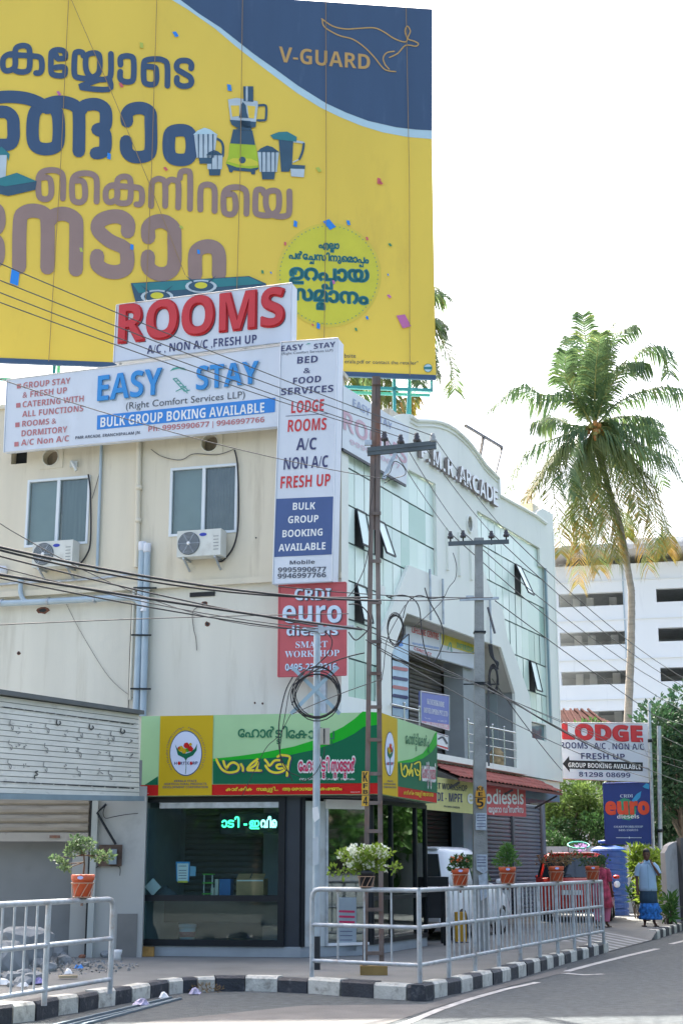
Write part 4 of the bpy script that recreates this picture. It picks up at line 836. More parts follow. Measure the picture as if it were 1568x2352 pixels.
cable([CA(1040, 362), CA(1052, 420), CA(1058, 560), CA(1055, 700), CA(1035, 790), CA(990, 850), CA(960, 852)], .05, .016, 'thick black refrigerant line hanging beside the window near the vertical sign')
cable([CA(395, 470), CA(405, 560), CA(405, 760), CA(385, 830), CA(345, 880)], .05, .016, 'thick black refrigerant line beside the left side wall window')
cable([CA(670, 358), CA(720, 390), CA(800, 405), CA(860, 378), CA(960, 382), CA(1035, 358)], .03, .007, 'thin slack cable looped above the window near the vertical sign', WIREG)
cable([CA(452, 390), CA(440, 470), CA(410, 575)], .03, .006, 'thin cable running down from the grey pipe to the left window', WIREG)
cable([CB(290, 195), CB(360, 330), CB(480, 520), CB(600, 622)], -.03, .004, 'thin grey wire sagging across the lower side wall', WIREG)
cable([CB(905, 195), CB(850, 225), CB(852, 300), CB(862, 345), CB(866, 400)], -.03, .006, 'short loose wire hanging from the broken holes in the side wall', WIREG)
m = MB(); q = PA.pt(*CA(330, 425)); m.tube([q, q + PA.n * .12 + Vector((0, 0, .03)), q + PA.n * .14 + Vector((.1, 0, -.15))], .03, 8); m.box(q + PA.n * .04, (.14, .06, .12)); single('pipe_stub', m, ACW, 'white bent pipe outlet between vent hole and left window', 'pipe')
# ---- drain pipes
E5 = view(0, 1500, 480)
dp = Thing('drain_pipe', PA.pt(*E5(1390, 1890)), 'pair of blue grey drain pipes running down the side wall to the green sign', 'pipe')
def vpipe(x0, y0, x1, y1, off, r, f=E5, t=dp, m_=PVC, nm='pipe'):
    m = MB(); a = PA.pt(*f(x0, y0), off); b = PA.pt(*f(x1, y1), off); m.tube([a, b], r, 12); t.part(nm, m, m_)
vpipe(1378, 330, 1318, 1960, .08, .062); vpipe(1428, 340, 1385, 1960, .08, .062)
for x, y in ((1380, 320), (1425, 335)):
    q = PA.pt(*E5(x, y), .08); m = MB(); m.lathe(q, [(.07, -.12), (.075, -.1), (.075, .04), (.07, .05)], 12); dp.part('vent_cap', m, mat('white pvc', (.66, .68, .72), .5, var=.05))
for y, x0, x1 in ((740, 1310, 1530), (1190, 1290, 1480), (1702, 1280, 1475)):
    m = MB(); m.bar(PA.pt(*E5(x0, y), .15), PA.pt(*E5(x1, y + 2), .15), .015, .03); dp.part('clamp', m, DARK)
m = MB(); q = [E5(1405, 850), E5(1400, 960)]; m.tube([PA.pt(*q[0], .08), PA.pt(*q[1], .08)], .078, 12); dp.part('coupling', m, mat('white pvc', (0, 0, 0)))
hp = Thing('drain_pipe', PA.pt(*E5(700, 900)), 'horizontal blue grey drain pipe below the ledge of the side wall', 'pipe')
m = MB(); P = [PA.pt(*E5(x, y), .1) for x, y in ((-180, 893), (0, 886), (400, 870), (800, 848), (1200, 828), (1290, 832), (1350, 870), (1385, 930))]; m.tube(cat_rom(P, 4), .058, 12); hp.part('pipe', m, PVC)
m = MB(); P = [PA.pt(*E5(x, y), .1) for x, y in ((225, 670), (222, 780), (250, 850), (290, 872))]; m.tube(cat_rom(P, 4), .045, 10); m.lathe(P[0], [(.06, -.05), (.06, .04)], 12); hp.part('branch', m, PVC)
for x in (40, 485, 930):
    m = MB(); q = PA.pt(*E5(x, 882 - x * .036), .1); m.tube([q + PA.d * .01 + Vector((0, 0, .07)), q + PA.d * .01 - PA.n * .1 + Vector((0, 0, .09))], .01, 5); m.lathe(q, [(.066, -.02), (.066, .02)], 12, axis=PA.d); hp.part('clamp', m, GALV)
gp2 = Thing('drain_pipe', PA.pt(*CA(430, 900)), 'slim grey blue pipe on the cream wall between the two windows', 'pipe'); vpipe(452, 335, 432, 905, .04, .028, CA, gp2)
m = MB(); P = [PA.pt(*E5(x, y), .05) for x, y in ((-60, 705), (200, 685), (600, 665), (950, 640), (1200, 610), (1340, 605))]; m.tube(cat_rom(P, 4), .022, 8); gp2.part('pipe', m, GALV)
cp = Thing('drain_pipe', PA.pt(*CA(612, 900)), 'cream painted rainwater pipe in the middle of the side wall', 'pipe'); vpipe(620, 315, 608, 880, .05, .05, CA, cp, CREAM); vpipe(1290, 700, 1250, 1800, .02, .03, E5, cp, PALE)
for y in (530, 675):
    m = MB(); q = PA.pt(*CA(619 if y < 600 else 615, y), .05); m.lathe(q, [(.06, -.04), (.06, .04)], 12); cp.part('coupling', m, CREAM)
cable([E5(1258, 880), E5(1240, 1300), E5(1222, 1890)], -.02, .007, 'thin black cable running straight down beside the drain pipes')
m = MB(); q = PA.pt(*E5(15, 570), .1); m.lathe(q, [(.001, -.22), (.09, -.2), (.09, .12), (.06, .15), (.001, .16)], 14, axis=Vector((1, 0, 0))); single('pipe_end', m, mat('white pvc', (0, 0, 0)), 'white capped pipe end at the far left of the side wall', 'pipe')

# ============================================================ KIOSK
KS = Vector((math.cos(R(9.5)), -math.sin(R(9.5)), 0)); K00 = at(312, 1984, 22.2); K00.z = 0
PK = Plane(K00.x, K00.y, KS.x, KS.y)                    # fascia front
kio = Thing('corner_kiosk', (K00.x, K00.y, ZP), 'black framed corner shop with glass front and green, yellow and red fascia', 'shop')
fw = PK.sz(873, 1740)[0]; zf1 = PK.sz(600, 1641)[1]; zf0 = PK.sz(600, 1827)[1]; fa0 = PK.sz(322, 1740)[0]
PKS = Plane(PK.P(fw, 0).x, PK.P(fw, 0).y, math.sin(R(18)), math.cos(R(18)))
FG = {k: mat('fascia ' + k, c, .5, var=.03, spec=.2) for k, c in (('pale green', (.38, .60, .32)), ('bright green', (.01, .40, .02)), ('deep green', (.004, .13, .06)), ('ochre', (.56, .38, .01)), ('red', (.52, .012, .01)))}
fl = PKS.sz(1003, 1750)[0]
m = MB(); m.pbox(PK, fa0, fw, zf0, zf1, -.2, 0); f1 = kio.part('fascia_front', m, FG['pale green'])
m = MB(); m.pbox(PKS, .004, fl, zf0, zf1, -.2, 0); f2 = kio.part('fascia_side', m, FG['pale green'])
F1 = view(400, 2080, 460); F2 = view(780, 2080, 520)
p = Print(kio, PK, .003, .003)
def px(u, z): # pixel row for a height on the fascia
    return None
P_ = lambda name, pts, l: p.poly(FG[name], pts, l, 'stripe')
top_ = lambda u: PKrow(u, zf1 - .004); 
def row(pl, u, z):
    lo, hi = 1300, 2300
    for _ in range(30):
        mid = (lo + hi) / 2
        if pl.pt(u, mid).z > z: lo = mid
        else: hi = mid
    return lo
uL, uR = 321.5, 872.6; zr = zf0 + (zf1 - zf0) * .135
P_('red', [(uL, row(PK, uL, zr)), (uR, row(PK, uR, zr)), (uR, row(PK, uR, zf0 + .004)), (uL, row(PK, uL, zf0 + .004))], 0)
sweep = [F1(765, 490), F1(1000, 465), F1(1250, 430), F1(1568, 368), F2(420, 270), F2(560, 210), F2(680, 150), F2(780, 80), F2(850, 15)]
P_('bright green', sweep + [(uR, row(PK, uR, zf1 - .004)), (uR, row(PK, uR, zr)), (F1(765, 0)[0], row(PK, 620, zr))], 1)
sweep2 = [F1(765, 515), F1(1000, 500), F1(1250, 488), F2(150, 415), F2(300, 380), F2(420, 355), F2(560, 310), F2(680, 262), F2(780, 210), F2(862, 150), (uR, F2(880, 130)[1])]
P_('deep green', sweep2 + [(uR, row(PK, uR, zr)), (F1(765, 0)[0], row(PK, 620, zr))], 2)
P_('deep green', [F1(80, 752), F1(215, 665), F1(215, 752)], 1)
P_('ochre', [(F1(240, 0)[0], row(PK, 382, zf1 - .004)), (F1(768, 0)[0], row(PK, 490, zf1 - .004)), (F1(752, 0)[0], row(PK, 487, zf0 + .004)), (F1(218, 0)[0], row(PK, 364, zf0 + .004))], 3)
def logo(pr, f, cx, cy, rx, ry, L):
    E = lambda r1, r2, n=30: [f(cx + rx * r1 * math.cos(t * 2 * math.pi / n), cy + ry * r2 * math.sin(t * 2 * math.pi / n)) for t in range(n)]
    pr.poly(NAVY, E(1.03, 1.03), L, 'logo'); pr.poly(mat('pale lilac disc', (.62, .68, .84), .5, var=.02), E(.98, .98), L + 1, 'logo')
    q = lambda *a: [f(cx + rx * x, cy + ry * y) for x, y in a]
    pr.poly(FG['deep green'], q((-.68, -.42), (-.55, -.22), (-.3, -.05), (0, .02), (.3, -.05), (.58, -.22), (.72, -.42), (.68, -.12), (.45, .1), (.1, .22), (0, .34), (-.1, .22), (-.5, .08)), L + 2, 'logo')
    for x, y, r, c in ((-.3, -.2, .2, 'ochre'), (.05, -.35, .2, 'red'), (-.1, -.1, .18, 'ochre'), (.28, -.2, .2, 'red'), (.1, -.14, .14, 'bright green'), (-.42, -.22, .1, 'red'), (.3, -.4, .1, 'ochre')):
        pr.poly(FG[c], [f(cx + rx * (x + r * math.cos(t)), cy + ry * (y + r * .7 * math.sin(t))) for t in range(6)], L + 3, 'logo')
    pr.stroke(FG['deep green'], q((0, .3), (.02, .6), (-.02, .93)), 1.2, L + 2, name='logo')
    pr.text(INK, 'H  RTIC  RP', f(cx - rx * .72, cy + ry * .52), f(cx + rx * .75, cy + ry * .50), ry * .13 * f.k, layer=L + 3)
    for x in (-.42, .34): pr.poly(FG['red'], [f(cx + rx * (x + .09 * math.cos(t)), cy + ry * (.45 + .09 * math.sin(t))) for t in range(6)], L + 3, 'logo')
    import itertools
    rg = random.Random(3)
    for k in range(46):                                   # the ring of small letters round the oval
        t = math.pi * (1.0 + .18) - 0 if False else math.radians(140 + k * 260 / 45)
        if 262 < math.degrees(t) < 278: continue
        c = (cx + rx * 1.2 * math.cos(t), cy + ry * 1.14 * math.sin(t)); s_ = rx * .06
        pr.stroke(INK, [f(c[0] - s_ * rg.uniform(.4, 1), c[1] + s_ * rg.uniform(-1, 1)), f(c[0], c[1] - s_), f(c[0] + s_ * rg.uniform(.4, 1), c[1] + s_ * rg.uniform(-1, 1))], s_ * .45 * f.k, L, sm=0)
logo(p, F1, 495, 435, 158, 222, 4)
for s_, x0, x1, y in (('KERALA STATE', 378, 602, 724), ('HORTICULTURAL PRODUCTS', 278, 702, 754), ('DEVELOPMENT CORPORATION', 265, 714, 786)): p.text(INK, s_, F1(x0, y), F1(x1, y - 2), 22 * F1.k, layer=4)
DG = mat('dark green lettering', (.01, .16, .07), .5); YG = mat('golden yellow lettering', (.75, .62, .02), .45); PKL = mat('crimson lettering', (.55, .02, .10), .45)
p.text(DG, '', F1(1015, 275), (F2(600, 215)[0], F2(600, 262)[1]), 104 * F1.k, layer=4, geo=malayalam('േഹാർട^ടിേകാർപ^പ'), outline=.004)
for m_, w, l in ((INK, 50, 4), (YG, 37, 6)):
    dx = 0 if m_ is YG else 5
    for st in ([(800, 495), (815, 530), (860, 600), (930, 628), (1010, 610), (1020, 560), (975, 528), (930, 545), (905, 590)], [(870, 515), (885, 560), (905, 590)], [(1045, 545), (1065, 580), (1065, 610)], [(1210, 495), (1150, 540), (1105, 600), (1180, 560), (1215, 520), (1205, 600), (1245, 608)], [(1115, 606), (1240, 608)], [(1290, 560), (1330, 610), (1400, 630), (1470, 610), (1490, 570), (1445, 545), (1400, 560), (1420, 590), (1470, 580)], [(1285, 500), (1310, 530), (1330, 560), (1380, 510), (1430, 505)], [(1410, 470), (1450, 455), (1530, 470), (1520, 530), (1510, 600), (1505, 660)]):
        p.stroke(m_, [F1(x + dx, y + dx) for x, y in st], w * F1.k * (.62 if m_ is YG else .72), l, name='lettering', sm=4)
for m_, o_, l in ((WHITE, .014, 4), (PKL, .003, 6)):
    p.text(m_, '', F2(285, 545), F2(555, 545), 108 * F2.k, layer=l, geo=malayalam('േഹാർട^ടി'), outline=o_); p.text(m_, '', F2(575, 545), F2(785, 545), 108 * F2.k, layer=l, geo=malayalam('സ^േ^റാർ' if False else 'സ^റേട^ടാർ'), outline=o_)
p.text(WHITE, '', F2(295, 622), F2(782, 622), 22 * F2.k, layer=4, geo=malayalam('ഒരു േകരള സർക്കാർ സംരംഭം'.replace('്', ''))); 
p.text(YG, '', F1(895, 812), (F2(668, 712)[0], F2(668, 712)[1]), 34 * F1.k, layer=4, geo=malayalam('കാർഷിക  സമൃദ^ധി...  ആേരാഗയ  ഭകഷണം'), outline=.003)
p.text(WHITE, 'Signworld', F1(20, 842), F1(122, 842), 10 * F1.k, layer=4); p.text(WHITE, 'Signworld', F2(745, 732), F2(825, 732), 8 * F2.k, layer=4)
p.done()
p = Print(kio, PKS, .003, .003); sL, sR = 874.6, 1002.5
def srow(u, k): return row(PKS, u, zf0 + .004 + (zf1 - zf0 - .008) * k)
def sp(name, pts, l): p.poly(FG[name], pts, l, 'stripe')
sp('red', [(sL, srow(sL, .135)), (sR, srow(sR, .135)), (sR, srow(sR, 0)), (sL, srow(sL, 0))], 0)
sp('bright green', [F2(1155, 460), F2(1280, 435), F2(1380, 385), F2(1450, 290), F2(1485, 210), (sR, F2(0, 195)[1]), (sR, srow(sR, .135)), (F2(1155, 0)[0], srow(917, .135))], 1)
sp('deep green', [F2(1155, 470), F2(1280, 465), F2(1380, 430), F2(1460, 370), F2(1500, 310), (sR, F2(0, 300)[1]), (sR, srow(sR, .135)), (F2(1155, 0)[0], srow(917, .135))], 2)
sp('ochre', [(sL, srow(sL, 1)), (F2(1150, 0)[0], srow(915, 1)), (F2(1155, 0)[0], srow(917, 0)), (sL, srow(sL, 0))], 3)
logo(p, F2, 1080, 390, 42, 192, 4)
for s_, x0, x1, y in (('KERALA STATE', 1060, 1110, 638), ('HORTICULTURAL', 1030, 1135, 664), ('CORPORATION', 1025, 1138, 692)): p.text(INK, s_, F2(x0, y), F2(x1, y + 3), 16 * F2.k, layer=4)
p.text(DG, '', F2(1225, 300), F2(1435, 330), 90 * F2.k, layer=4, geo=malayalam('േഹാർട^ടിേകാർപ^പ'), outline=.004)
for st in ([(1178, 475), (1190, 570), (1220, 590), (1235, 540), (1218, 490), (1200, 530)], [(1245, 530), (1250, 580)], [(1275, 480), (1255, 570), (1278, 530), (1280, 585)], [(1300, 520), (1320, 580), (1345, 560), (1320, 530)], [(1300, 480), (1325, 465), (1348, 475), (1345, 620)]): p.stroke(YG, [F2(*q) for q in st], 12 * F2.k, 5, sm=4)
p.text(WHITE, '', F2(1368, 605), F2(1490, 620), 110 * F2.k, layer=4, geo=malayalam('േഹാർട^ടി സ^റേടാർ'), outline=.02); p.text(PKL, '', F2(1368, 605), F2(1490, 620), 110 * F2.k, layer=5, geo=malayalam('േഹാർട^ടി സ^റേടാർ'))
p.text(YG, '', F2(1205, 748), F2(1468, 768), 34 * F2.k, layer=4, geo=malayalam('കാർഷിക സമൃദ^ധി ആേരാഗയ'), outline=.004); p.done()
# body below the fascia
SB = .18                                                     # set back behind the fascia
PKF = PK.shifted(-SB)
roofz = zf1 - .15
bk = K00 + Vector((-.05, 0, 0))
c0 = PKF.P(PKF.sz(316, 2100)[0], 0); c1 = PKF.P(PKF.sz(690, 2100)[0], 0); c2 = at(852, 1984, 22.6); c2.z = 0; c3 = at(978, 1984, 25.0); c3.z = 0
c4 = Vector((-2.2, 25.15, 0)) * 1; c5 = Vector((c0.x + .3, 24.6, 0)); up = Vector((0, 0, 1))
foot = [c0, c1, c2, c3, Vector((.35, 25.3, 0)), c5]
m = MB(); fas = [PK.P(fa0, 0, -.21), PK.P(fw - .02, 0, -.21), PKS.P(fl, 0, -.21), Vector((.6, 25.6, 0)), c5]
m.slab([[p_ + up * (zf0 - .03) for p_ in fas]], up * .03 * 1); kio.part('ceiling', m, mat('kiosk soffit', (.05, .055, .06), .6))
m = MB(); m.slab([[p_ + up * (zf1 - .1) for p_ in fas]], up * .03); kio.part('roof', m, GALV)
m = MB(); m.slab([[p_ + up * (ZP + .004) for p_ in foot]], up * .15); kio.part('floor', m, mat('kiosk plinth tile', (.30, .34, .37), .5, var=.1))
# frames of the front: verticals and horizontals
ZB, ZT = ZP + .155, zf0 - .03
def seg_plane(a, b): return Plane(a.x, a.y, b.x - a.x, b.y - a.y), (b - a).length
PF1, L1 = seg_plane(c0, c1); PF2, L2_ = seg_plane(c1, c2); PF3, L3_ = seg_plane(c2, c3)
def fr(pl, a0, a1, z0, z1, name='frame', m_=DARK, o0=-.05, o1=.03):
    q = MB(); q.pbox(pl, a0, a1, z0, z1, o0, o1); return kio.part(name, q, m_)
gx = PKF.sz(638, 2100)[0] - PKF.sz(316, 2100)[0]
zc0, zc1 = PKF.pt(500, 2071).z, PKF.pt(500, 2057).z
fr(PF1, 0, .085, ZB, ZT); fr(PF1, gx, gx + .1, ZB, ZT); fr(PF1, gx + .1, L1, ZB, ZT, 'door_frame', mat('grey tinted frame', (.02, .03, .045), .4), -.12, -.03)
fr(PF1, .085, gx, ZB, ZB + .09); fr(PF1, .085, gx, zc0, zc1, 'counter_rail', o1=.03); fr(PF1, .085, gx, ZT - .06, ZT); fr(PF1, .3, gx, ZT - .15, ZT - .065, 'shutter_box', GALV, -.06, .02)
GK = glass('kiosk glass', (.82, .93, .95), .995, .02)
for a0, a1, z0, z1 in ((.085, gx, zc1, ZT - .15), (.085, gx, ZB + .09, zc0)):
    q = MB(); q.pbox(PF1, a0, a1, z0, z1, -.012, -.004); kio.part('glass_pane', q, GK)
# chamfer: white panel, glass door with red print; right side glazing
fr(PF2, .0, .06, ZB, ZT); LBL = mat('pale blue steel panel', (.46, .50, .50), .5, var=.08, dirt=(.2, .14, .09), dirt_amt=.18)
fr(PF2, .062, .42, ZB, ZT - .05, 'side_panel', LBL, -.04, .01); fr(PF2, .42, L2_ - .06, ZT - .16, ZT - .02, 'lintel', WHITE, -.05, .03)
fr(PF2, .42, .46, ZB, ZT - .16, 'frame', GALV); fr(PF2, L2_ - .06, L2_, ZB, ZT)
GD = glass('door glass', (.62, .72, .74), .85, .03); q = MB(); q.pbox(PF2, .46, L2_ - .06, ZB + .04, ZT - .16, -.02, -.012); kio.part('door_pane', q, GD); fr(PF2, .46, L2_ - .06, ZB, ZB + .04, 'sill', WHITE)
pst = Print(kio, PF2, .0, .002); 
pst.poly(mat('door decal white', (.30, .36, .40), .5), [(775, 2062), (818, 2062), (818, 2185), (775, 2185)], 0, 'sticker'); [pst.stroke(PKL, [(780, y), (812 - (y % 3) * 4, y + 1)], 5, 1, sm=0) for y in (2094, 2106, 2118)]; [pst.stroke(INK, [(781, y), (808, y)], 1.5, 1, sm=0) for y in (2140, 2150, 2160)]; pst.done()
for a in (0, L3_ * .33, L3_ * .78, L3_ - .06): fr(PF3, a, a + .055, ZB, ZT)
fr(PF3, .055, L3_, ZB, ZB + .07); fr(PF3, .055, L3_, ZT - .06, ZT); fr(PF3, .055, L3_, zc0, zc0 + .06)
GS = glass('side glass', (.6, .75, .73), .8, .02)
for a0, a1 in ((.055, L3_ * .33), (L3_ * .33 + .055, L3_ * .78), (L3_ * .78 + .055, L3_ - .06)):
    for z0, z1 in ((ZB + .07, zc0), (zc0 + .06, ZT - .06)):
        q = MB(); q.pbox(PF3, a0, a1, z0, z1, -.012, -.004); kio.part('glass_pane', q, GS)
# interior: back walls, shutter, column, shelf board
IN1 = PF1.shifted(-1.7); kin = lambda n, a0, a1, z0, z1, o0, o1, m_: kio.part(n, (lambda q: (q.pbox(IN1, a0, a1, z0, z1, o0, o1), q)[1])(MB()), m_)
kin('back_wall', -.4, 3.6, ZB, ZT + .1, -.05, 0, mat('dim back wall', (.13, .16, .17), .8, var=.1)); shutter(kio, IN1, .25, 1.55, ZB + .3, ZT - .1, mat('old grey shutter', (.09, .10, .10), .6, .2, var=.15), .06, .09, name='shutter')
kin('column', 1.6, 1.95, ZB, ZT, 0, .2, mat('grey column', (.24, .26, .27), .8)); kin('dark_recess', 2.0, 3.3, ZB + .6, ZT - .1, .0, .02, SHADE)  # flat near-black sheet on the back wall paints a recess in shade
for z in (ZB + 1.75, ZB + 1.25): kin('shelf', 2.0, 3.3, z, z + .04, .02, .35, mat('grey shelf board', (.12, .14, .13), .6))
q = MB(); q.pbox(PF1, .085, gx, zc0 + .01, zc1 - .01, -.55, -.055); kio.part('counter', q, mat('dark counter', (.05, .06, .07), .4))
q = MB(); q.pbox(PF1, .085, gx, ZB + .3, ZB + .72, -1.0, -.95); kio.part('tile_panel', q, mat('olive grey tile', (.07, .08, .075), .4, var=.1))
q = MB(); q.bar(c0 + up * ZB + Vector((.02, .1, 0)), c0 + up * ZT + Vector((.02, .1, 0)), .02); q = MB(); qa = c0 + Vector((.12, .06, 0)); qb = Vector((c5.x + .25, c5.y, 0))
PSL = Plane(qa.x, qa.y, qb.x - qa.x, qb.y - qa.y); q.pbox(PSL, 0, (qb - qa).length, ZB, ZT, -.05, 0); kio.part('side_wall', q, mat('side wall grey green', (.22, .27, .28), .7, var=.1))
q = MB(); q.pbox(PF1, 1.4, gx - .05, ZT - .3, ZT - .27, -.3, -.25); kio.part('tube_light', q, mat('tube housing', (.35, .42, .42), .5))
# things on the counter
PC = PF1.shifted(-.3); zc = zc1 - .01
def on(u, dx=0, off=0): return PC.P(PC.sz(u, 2060)[0] + dx, zc, off)
def cbox(name, u0, u1, v, label, m_, dep=.3, cat='box', lid=None):
    a0, a1 = PC.sz(u0, 2058)[0], PC.sz(u1, 2058)[0]; h = PC.pt((u0 + u1) / 2, v).z - zc; t = Thing(name, PC.P((a0 + a1) / 2, zc), label, cat)
    q = MB(); q.pbox(PC, a0, a1, zc, zc + h * (.78 if lid else 1), -dep, 0); t.part('body', q, m_)
    if lid:
        for k, (s0, s1) in enumerate(((a0, (a0 + a1) / 2 - .01), ((a0 + a1) / 2 + .01, a1))):
            q = MB(); b = zc + h * .78; d = [PC.P(s0, b, .0), PC.P(s1, b, .0), PC.P(s1, b + h * .22, -.14), PC.P(s0, b + h * .22, -.14)]; q.hexa(d, [x - PC.n * .008 + Vector((0, 0, .004)) for x in d]); t.part('flap', q, m_)
        q = MB(); q.pbox(PC, a0 + .01, a1 - .01, zc + h * .66, zc + h * .72, .001, .003); t.part('tape', q, WHITE)
    return t
KR = mat('cardboard brown', (.48, .29, .14), .8, var=.15, scale=6)
cbox('cardboard_box', 542, 605, 2008, 'taped brown cardboard box on the kiosk counter', KR, lid=1); cbox('blue_bin', 503, 529, 2020, 'plain blue tub on the counter beside the cardboard box', mat('blue tub', (.03, .16, .42), .5), .2, 'tub')
for u0, u1, v, l in ((484, 491, 2040, 'small white packet nearest the green rack in the kiosk'), (493, 501, 2020, 'tall white carton beside the blue tub on the kiosk counter')): cbox('packet', u0, u1, v, l, mat('cream packet', (.6, .6, .5), .6), .1, 'packet')
t = Thing('display_rack', on(475), 'small green and clear display rack on the kiosk counter', 'rack'); GP = mat('bright green plastic', (.12, .55, .05), .5)
for v in (2055, 2030, 2010):
    z = PC.pt(475, v).z; q = MB(); q.pbox(PC, PC.sz(464, 2058)[0], PC.sz(487, 2058)[0], z, z + .015, -.15, 0); t.part('shelf', q, GP)
for u in (466, 485):
    q = MB(); a = PC.sz(u, 2058)[0]; q.bar(PC.P(a, zc, -.05), PC.P(a, PC.pt(475, 2008).z, -.05), .015, ref=PC.d); t.part('upright', q, WHITE)
PCx = PC; PC = PF1.shifted(-.06); q = MB(); a = PC.sz(352, 2000)[0]; z = PC.pt(351, 2038).z; s_ = .13; q.hexa([PC.P(a, z - s_, 0), PC.P(a + s_, z, 0), PC.P(a + s_, z, -.02), PC.P(a, z - s_, -.02)], [PC.P(a - s_, z, 0), PC.P(a, z + s_, 0), PC.P(a, z + s_, -.02), PC.P(a - s_, z, -.02)]); single('white_tile', q, WHITE, 'white square board tipped on its corner behind the kiosk glass', 'board'); PC = PCx
rg = random.Random(4); q = MB(); P = [[PC.P(PC.sz(375, 2050)[0] + .19 * k * math.cos(t * .6) , zc + max(0, .13 * (1 - k * k)) * rg.uniform(.7, 1.2), -.15 + .12 * k * math.sin(t * .6)) for t in range(10)] for k in (1, .8, .5, .2)]; q.loft(P); single('cloth_bundle', q, mat('grey cloth', (.14, .17, .2), .9), 'crumpled grey cloth lying at the left end of the kiosk counter', 'cloth')
t = Thing('notice_board', PC.pt(420, 2050), 'blue and white payment notice stuck up inside the kiosk window', 'poster'); pq = Print(t, PF1.shifted(-.03), .0, .002)
pq.poly(mat('light blue card', (.05, .32, .68), .5), [F3 for F3 in [(404, 1980), (436, 1980), (434, 2025), (405, 2024)]], 0); pq.poly(WHITE, [(407, 1984), (433, 1984), (431, 2027), (408, 2027)], 1); pq.poly(YG, [(409, 2024), (431, 2024), (431, 2028), (408, 2028)], 2); pq.poly(mat('pale blue card', (.2, .42, .58), .5), [(437, 1990), (450, 1991), (449, 2013), (436, 2013)], 0); [pq.stroke(INK, [(411, y), (428, y)], 1.4, 2, sm=0) for y in (1990, 2000, 2006, 2012, 2018)]; pq.done()
q = MB(); base = Vector((PF1.shifted(-.6).pt(430, 2160).x, PF1.shifted(-.6).pt(430, 2160).y, ZB + .0)); 
t = Thing('paint_bucket', base, 'white and red paint bucket on the floor behind the lower kiosk glass', 'bucket'); q.lathe(base, [(.11, 0), (.13, .28), (.001, .28)], 16); t.part('body', q, mat('bucket white', (.35, .45, .5), .5)); q = MB(); q.lathe(base, [(.122, .1), (.13, .18)], 16); t.part('band', q, mat('bucket band', (.2, .05, .07), .5)); q = MB(); q.lathe(base, [(.14, .24), (.14, .29), (.001, .295)], 16); t.part('lid', q, mat('bucket white', (0, 0, 0)))
# lit running sign
LED = mat('lit green letters', (.1, .6, .35), .5, var=0, emit=(.06, .85, .38), es=.8); LED2 = mat('lit white letters', (.5, .8, .7), .5, var=0, emit=(.35, .95, .85), es=.8)
t = Thing('led_sign', PF1.pt(570, 1910), 'lit green and white scrolling letters hanging inside the kiosk window', 'sign'); pl = PF1.shifted(-.12); q = MB(); q.pbox(pl, pl.sz(505, 1890)[0], pl.sz(642, 1890)[0], pl.pt(570, 1915).z, pl.pt(570, 1868).z, -.05, -.002); t.part('case', q, SHADE)
K9 = view(400, 2320, 460); pq = Print(t, pl, .001, .001)
pq.text(LED, '', K9(850, 358), K9(1100, 358), 92 * K9.k, layer=1, geo=malayalam('ാടി -'), outline=.006); pq.text(LED, '', K9(1128, 352), K9(1225, 352), 80 * K9.k, layer=1, geo=malayalam('ഇ'), outline=.006); pq.text(LED2, '', K9(1240, 358), K9(1397, 358), 92 * K9.k, layer=1, geo=malayalam('വിെ'), outline=.006); pq.done()
q = MB(); q.hexa(*[[Vector(p_) + Vector((0, 0, z)) for p_ in [(c0.x - .06, c0.y - .14, 0), (c0.x + .28, c0.y - .16, 0), (c0.x + .28, c0.y + .02, 0), (c0.x - .06, c0.y + .02, 0)]] for z in (ZP + .002, ZP + .14)]); single('stone_block', q, mat('yellow stained stone', (.35, .2, .06), .9, var=.4, scale=8, bump=.6), 'yellow painted stone block under the left corner of the kiosk', 'block')

# ============================================================ SHOP AT THE LEFT WITH THE WORN FASCIA
lshop = Thing('shuttered_shop', at(150, 1984, 23) * 1, 'grey shop with half raised rusty shutter and worn slatted fascia', 'shop')
fl_, fr_ = at(-30, 1984, 18.2), at(318, 1984, 22.0); PFL = Plane(fl_.x, fl_.y, fr_.x - fl_.x, fr_.y - fl_.y)
q4 = [PFL.pt(-20, 1596), PFL.pt(318, 1642), PFL.pt(318, 1832), PFL.pt(-20, 1822)]
OLD = mat('worn fascia sheet', (.70, .69, .61), .75, var=.08, scale=2, dirt=(.34, .32, .27), dirt_amt=.16, dirt_scale=3, stretch=(1, 1, 3))
m = MB(); m.qbox(q4, PFL.n, .18); lshop.part('fascia', m, mat('fascia backing', (.3, .31, .3), .8))
n = 17
for k in range(n):
    t0, t1 = k / n + .004, (k + 1) / n - .004; a = q4[0].lerp(q4[3], t0); b = q4[1].lerp(q4[2], t0); c = q4[1].lerp(q4[2], t1); d = q4[0].lerp(q4[3], t1)
    m = MB(); m.hexa([d + PFL.n * .003, c + PFL.n * .003, c + PFL.n * .016, d + PFL.n * .016], [a + PFL.n * .003, b + PFL.n * .003, b + PFL.n * .012, a + PFL.n * .012]); lshop.part('slat', m, OLD)
m = MB(); m.bar(q4[0] + up * .04, q4[1] + up * .03, .2, .06, ref=up); lshop.part('fascia_cap', m, mat('dark grey cap', (.10, .11, .11), .6)); m = MB(); m.bar(q4[3] - up * .04, q4[2] - up * .02, .2, .07, ref=up); lshop.part('fascia_rail', m, mat('blue grey rail', (.22, .30, .34), .6))
p = Print(lshop, PFL.shifted(.024), .002, .001); p.joined('faded_print'); INKB = mat('faded black marks', (.05, .055, .055), .8, var=.2); INKG = mat('faded grey marks', (.21, .22, .21), .8, var=.2); M1 = C1
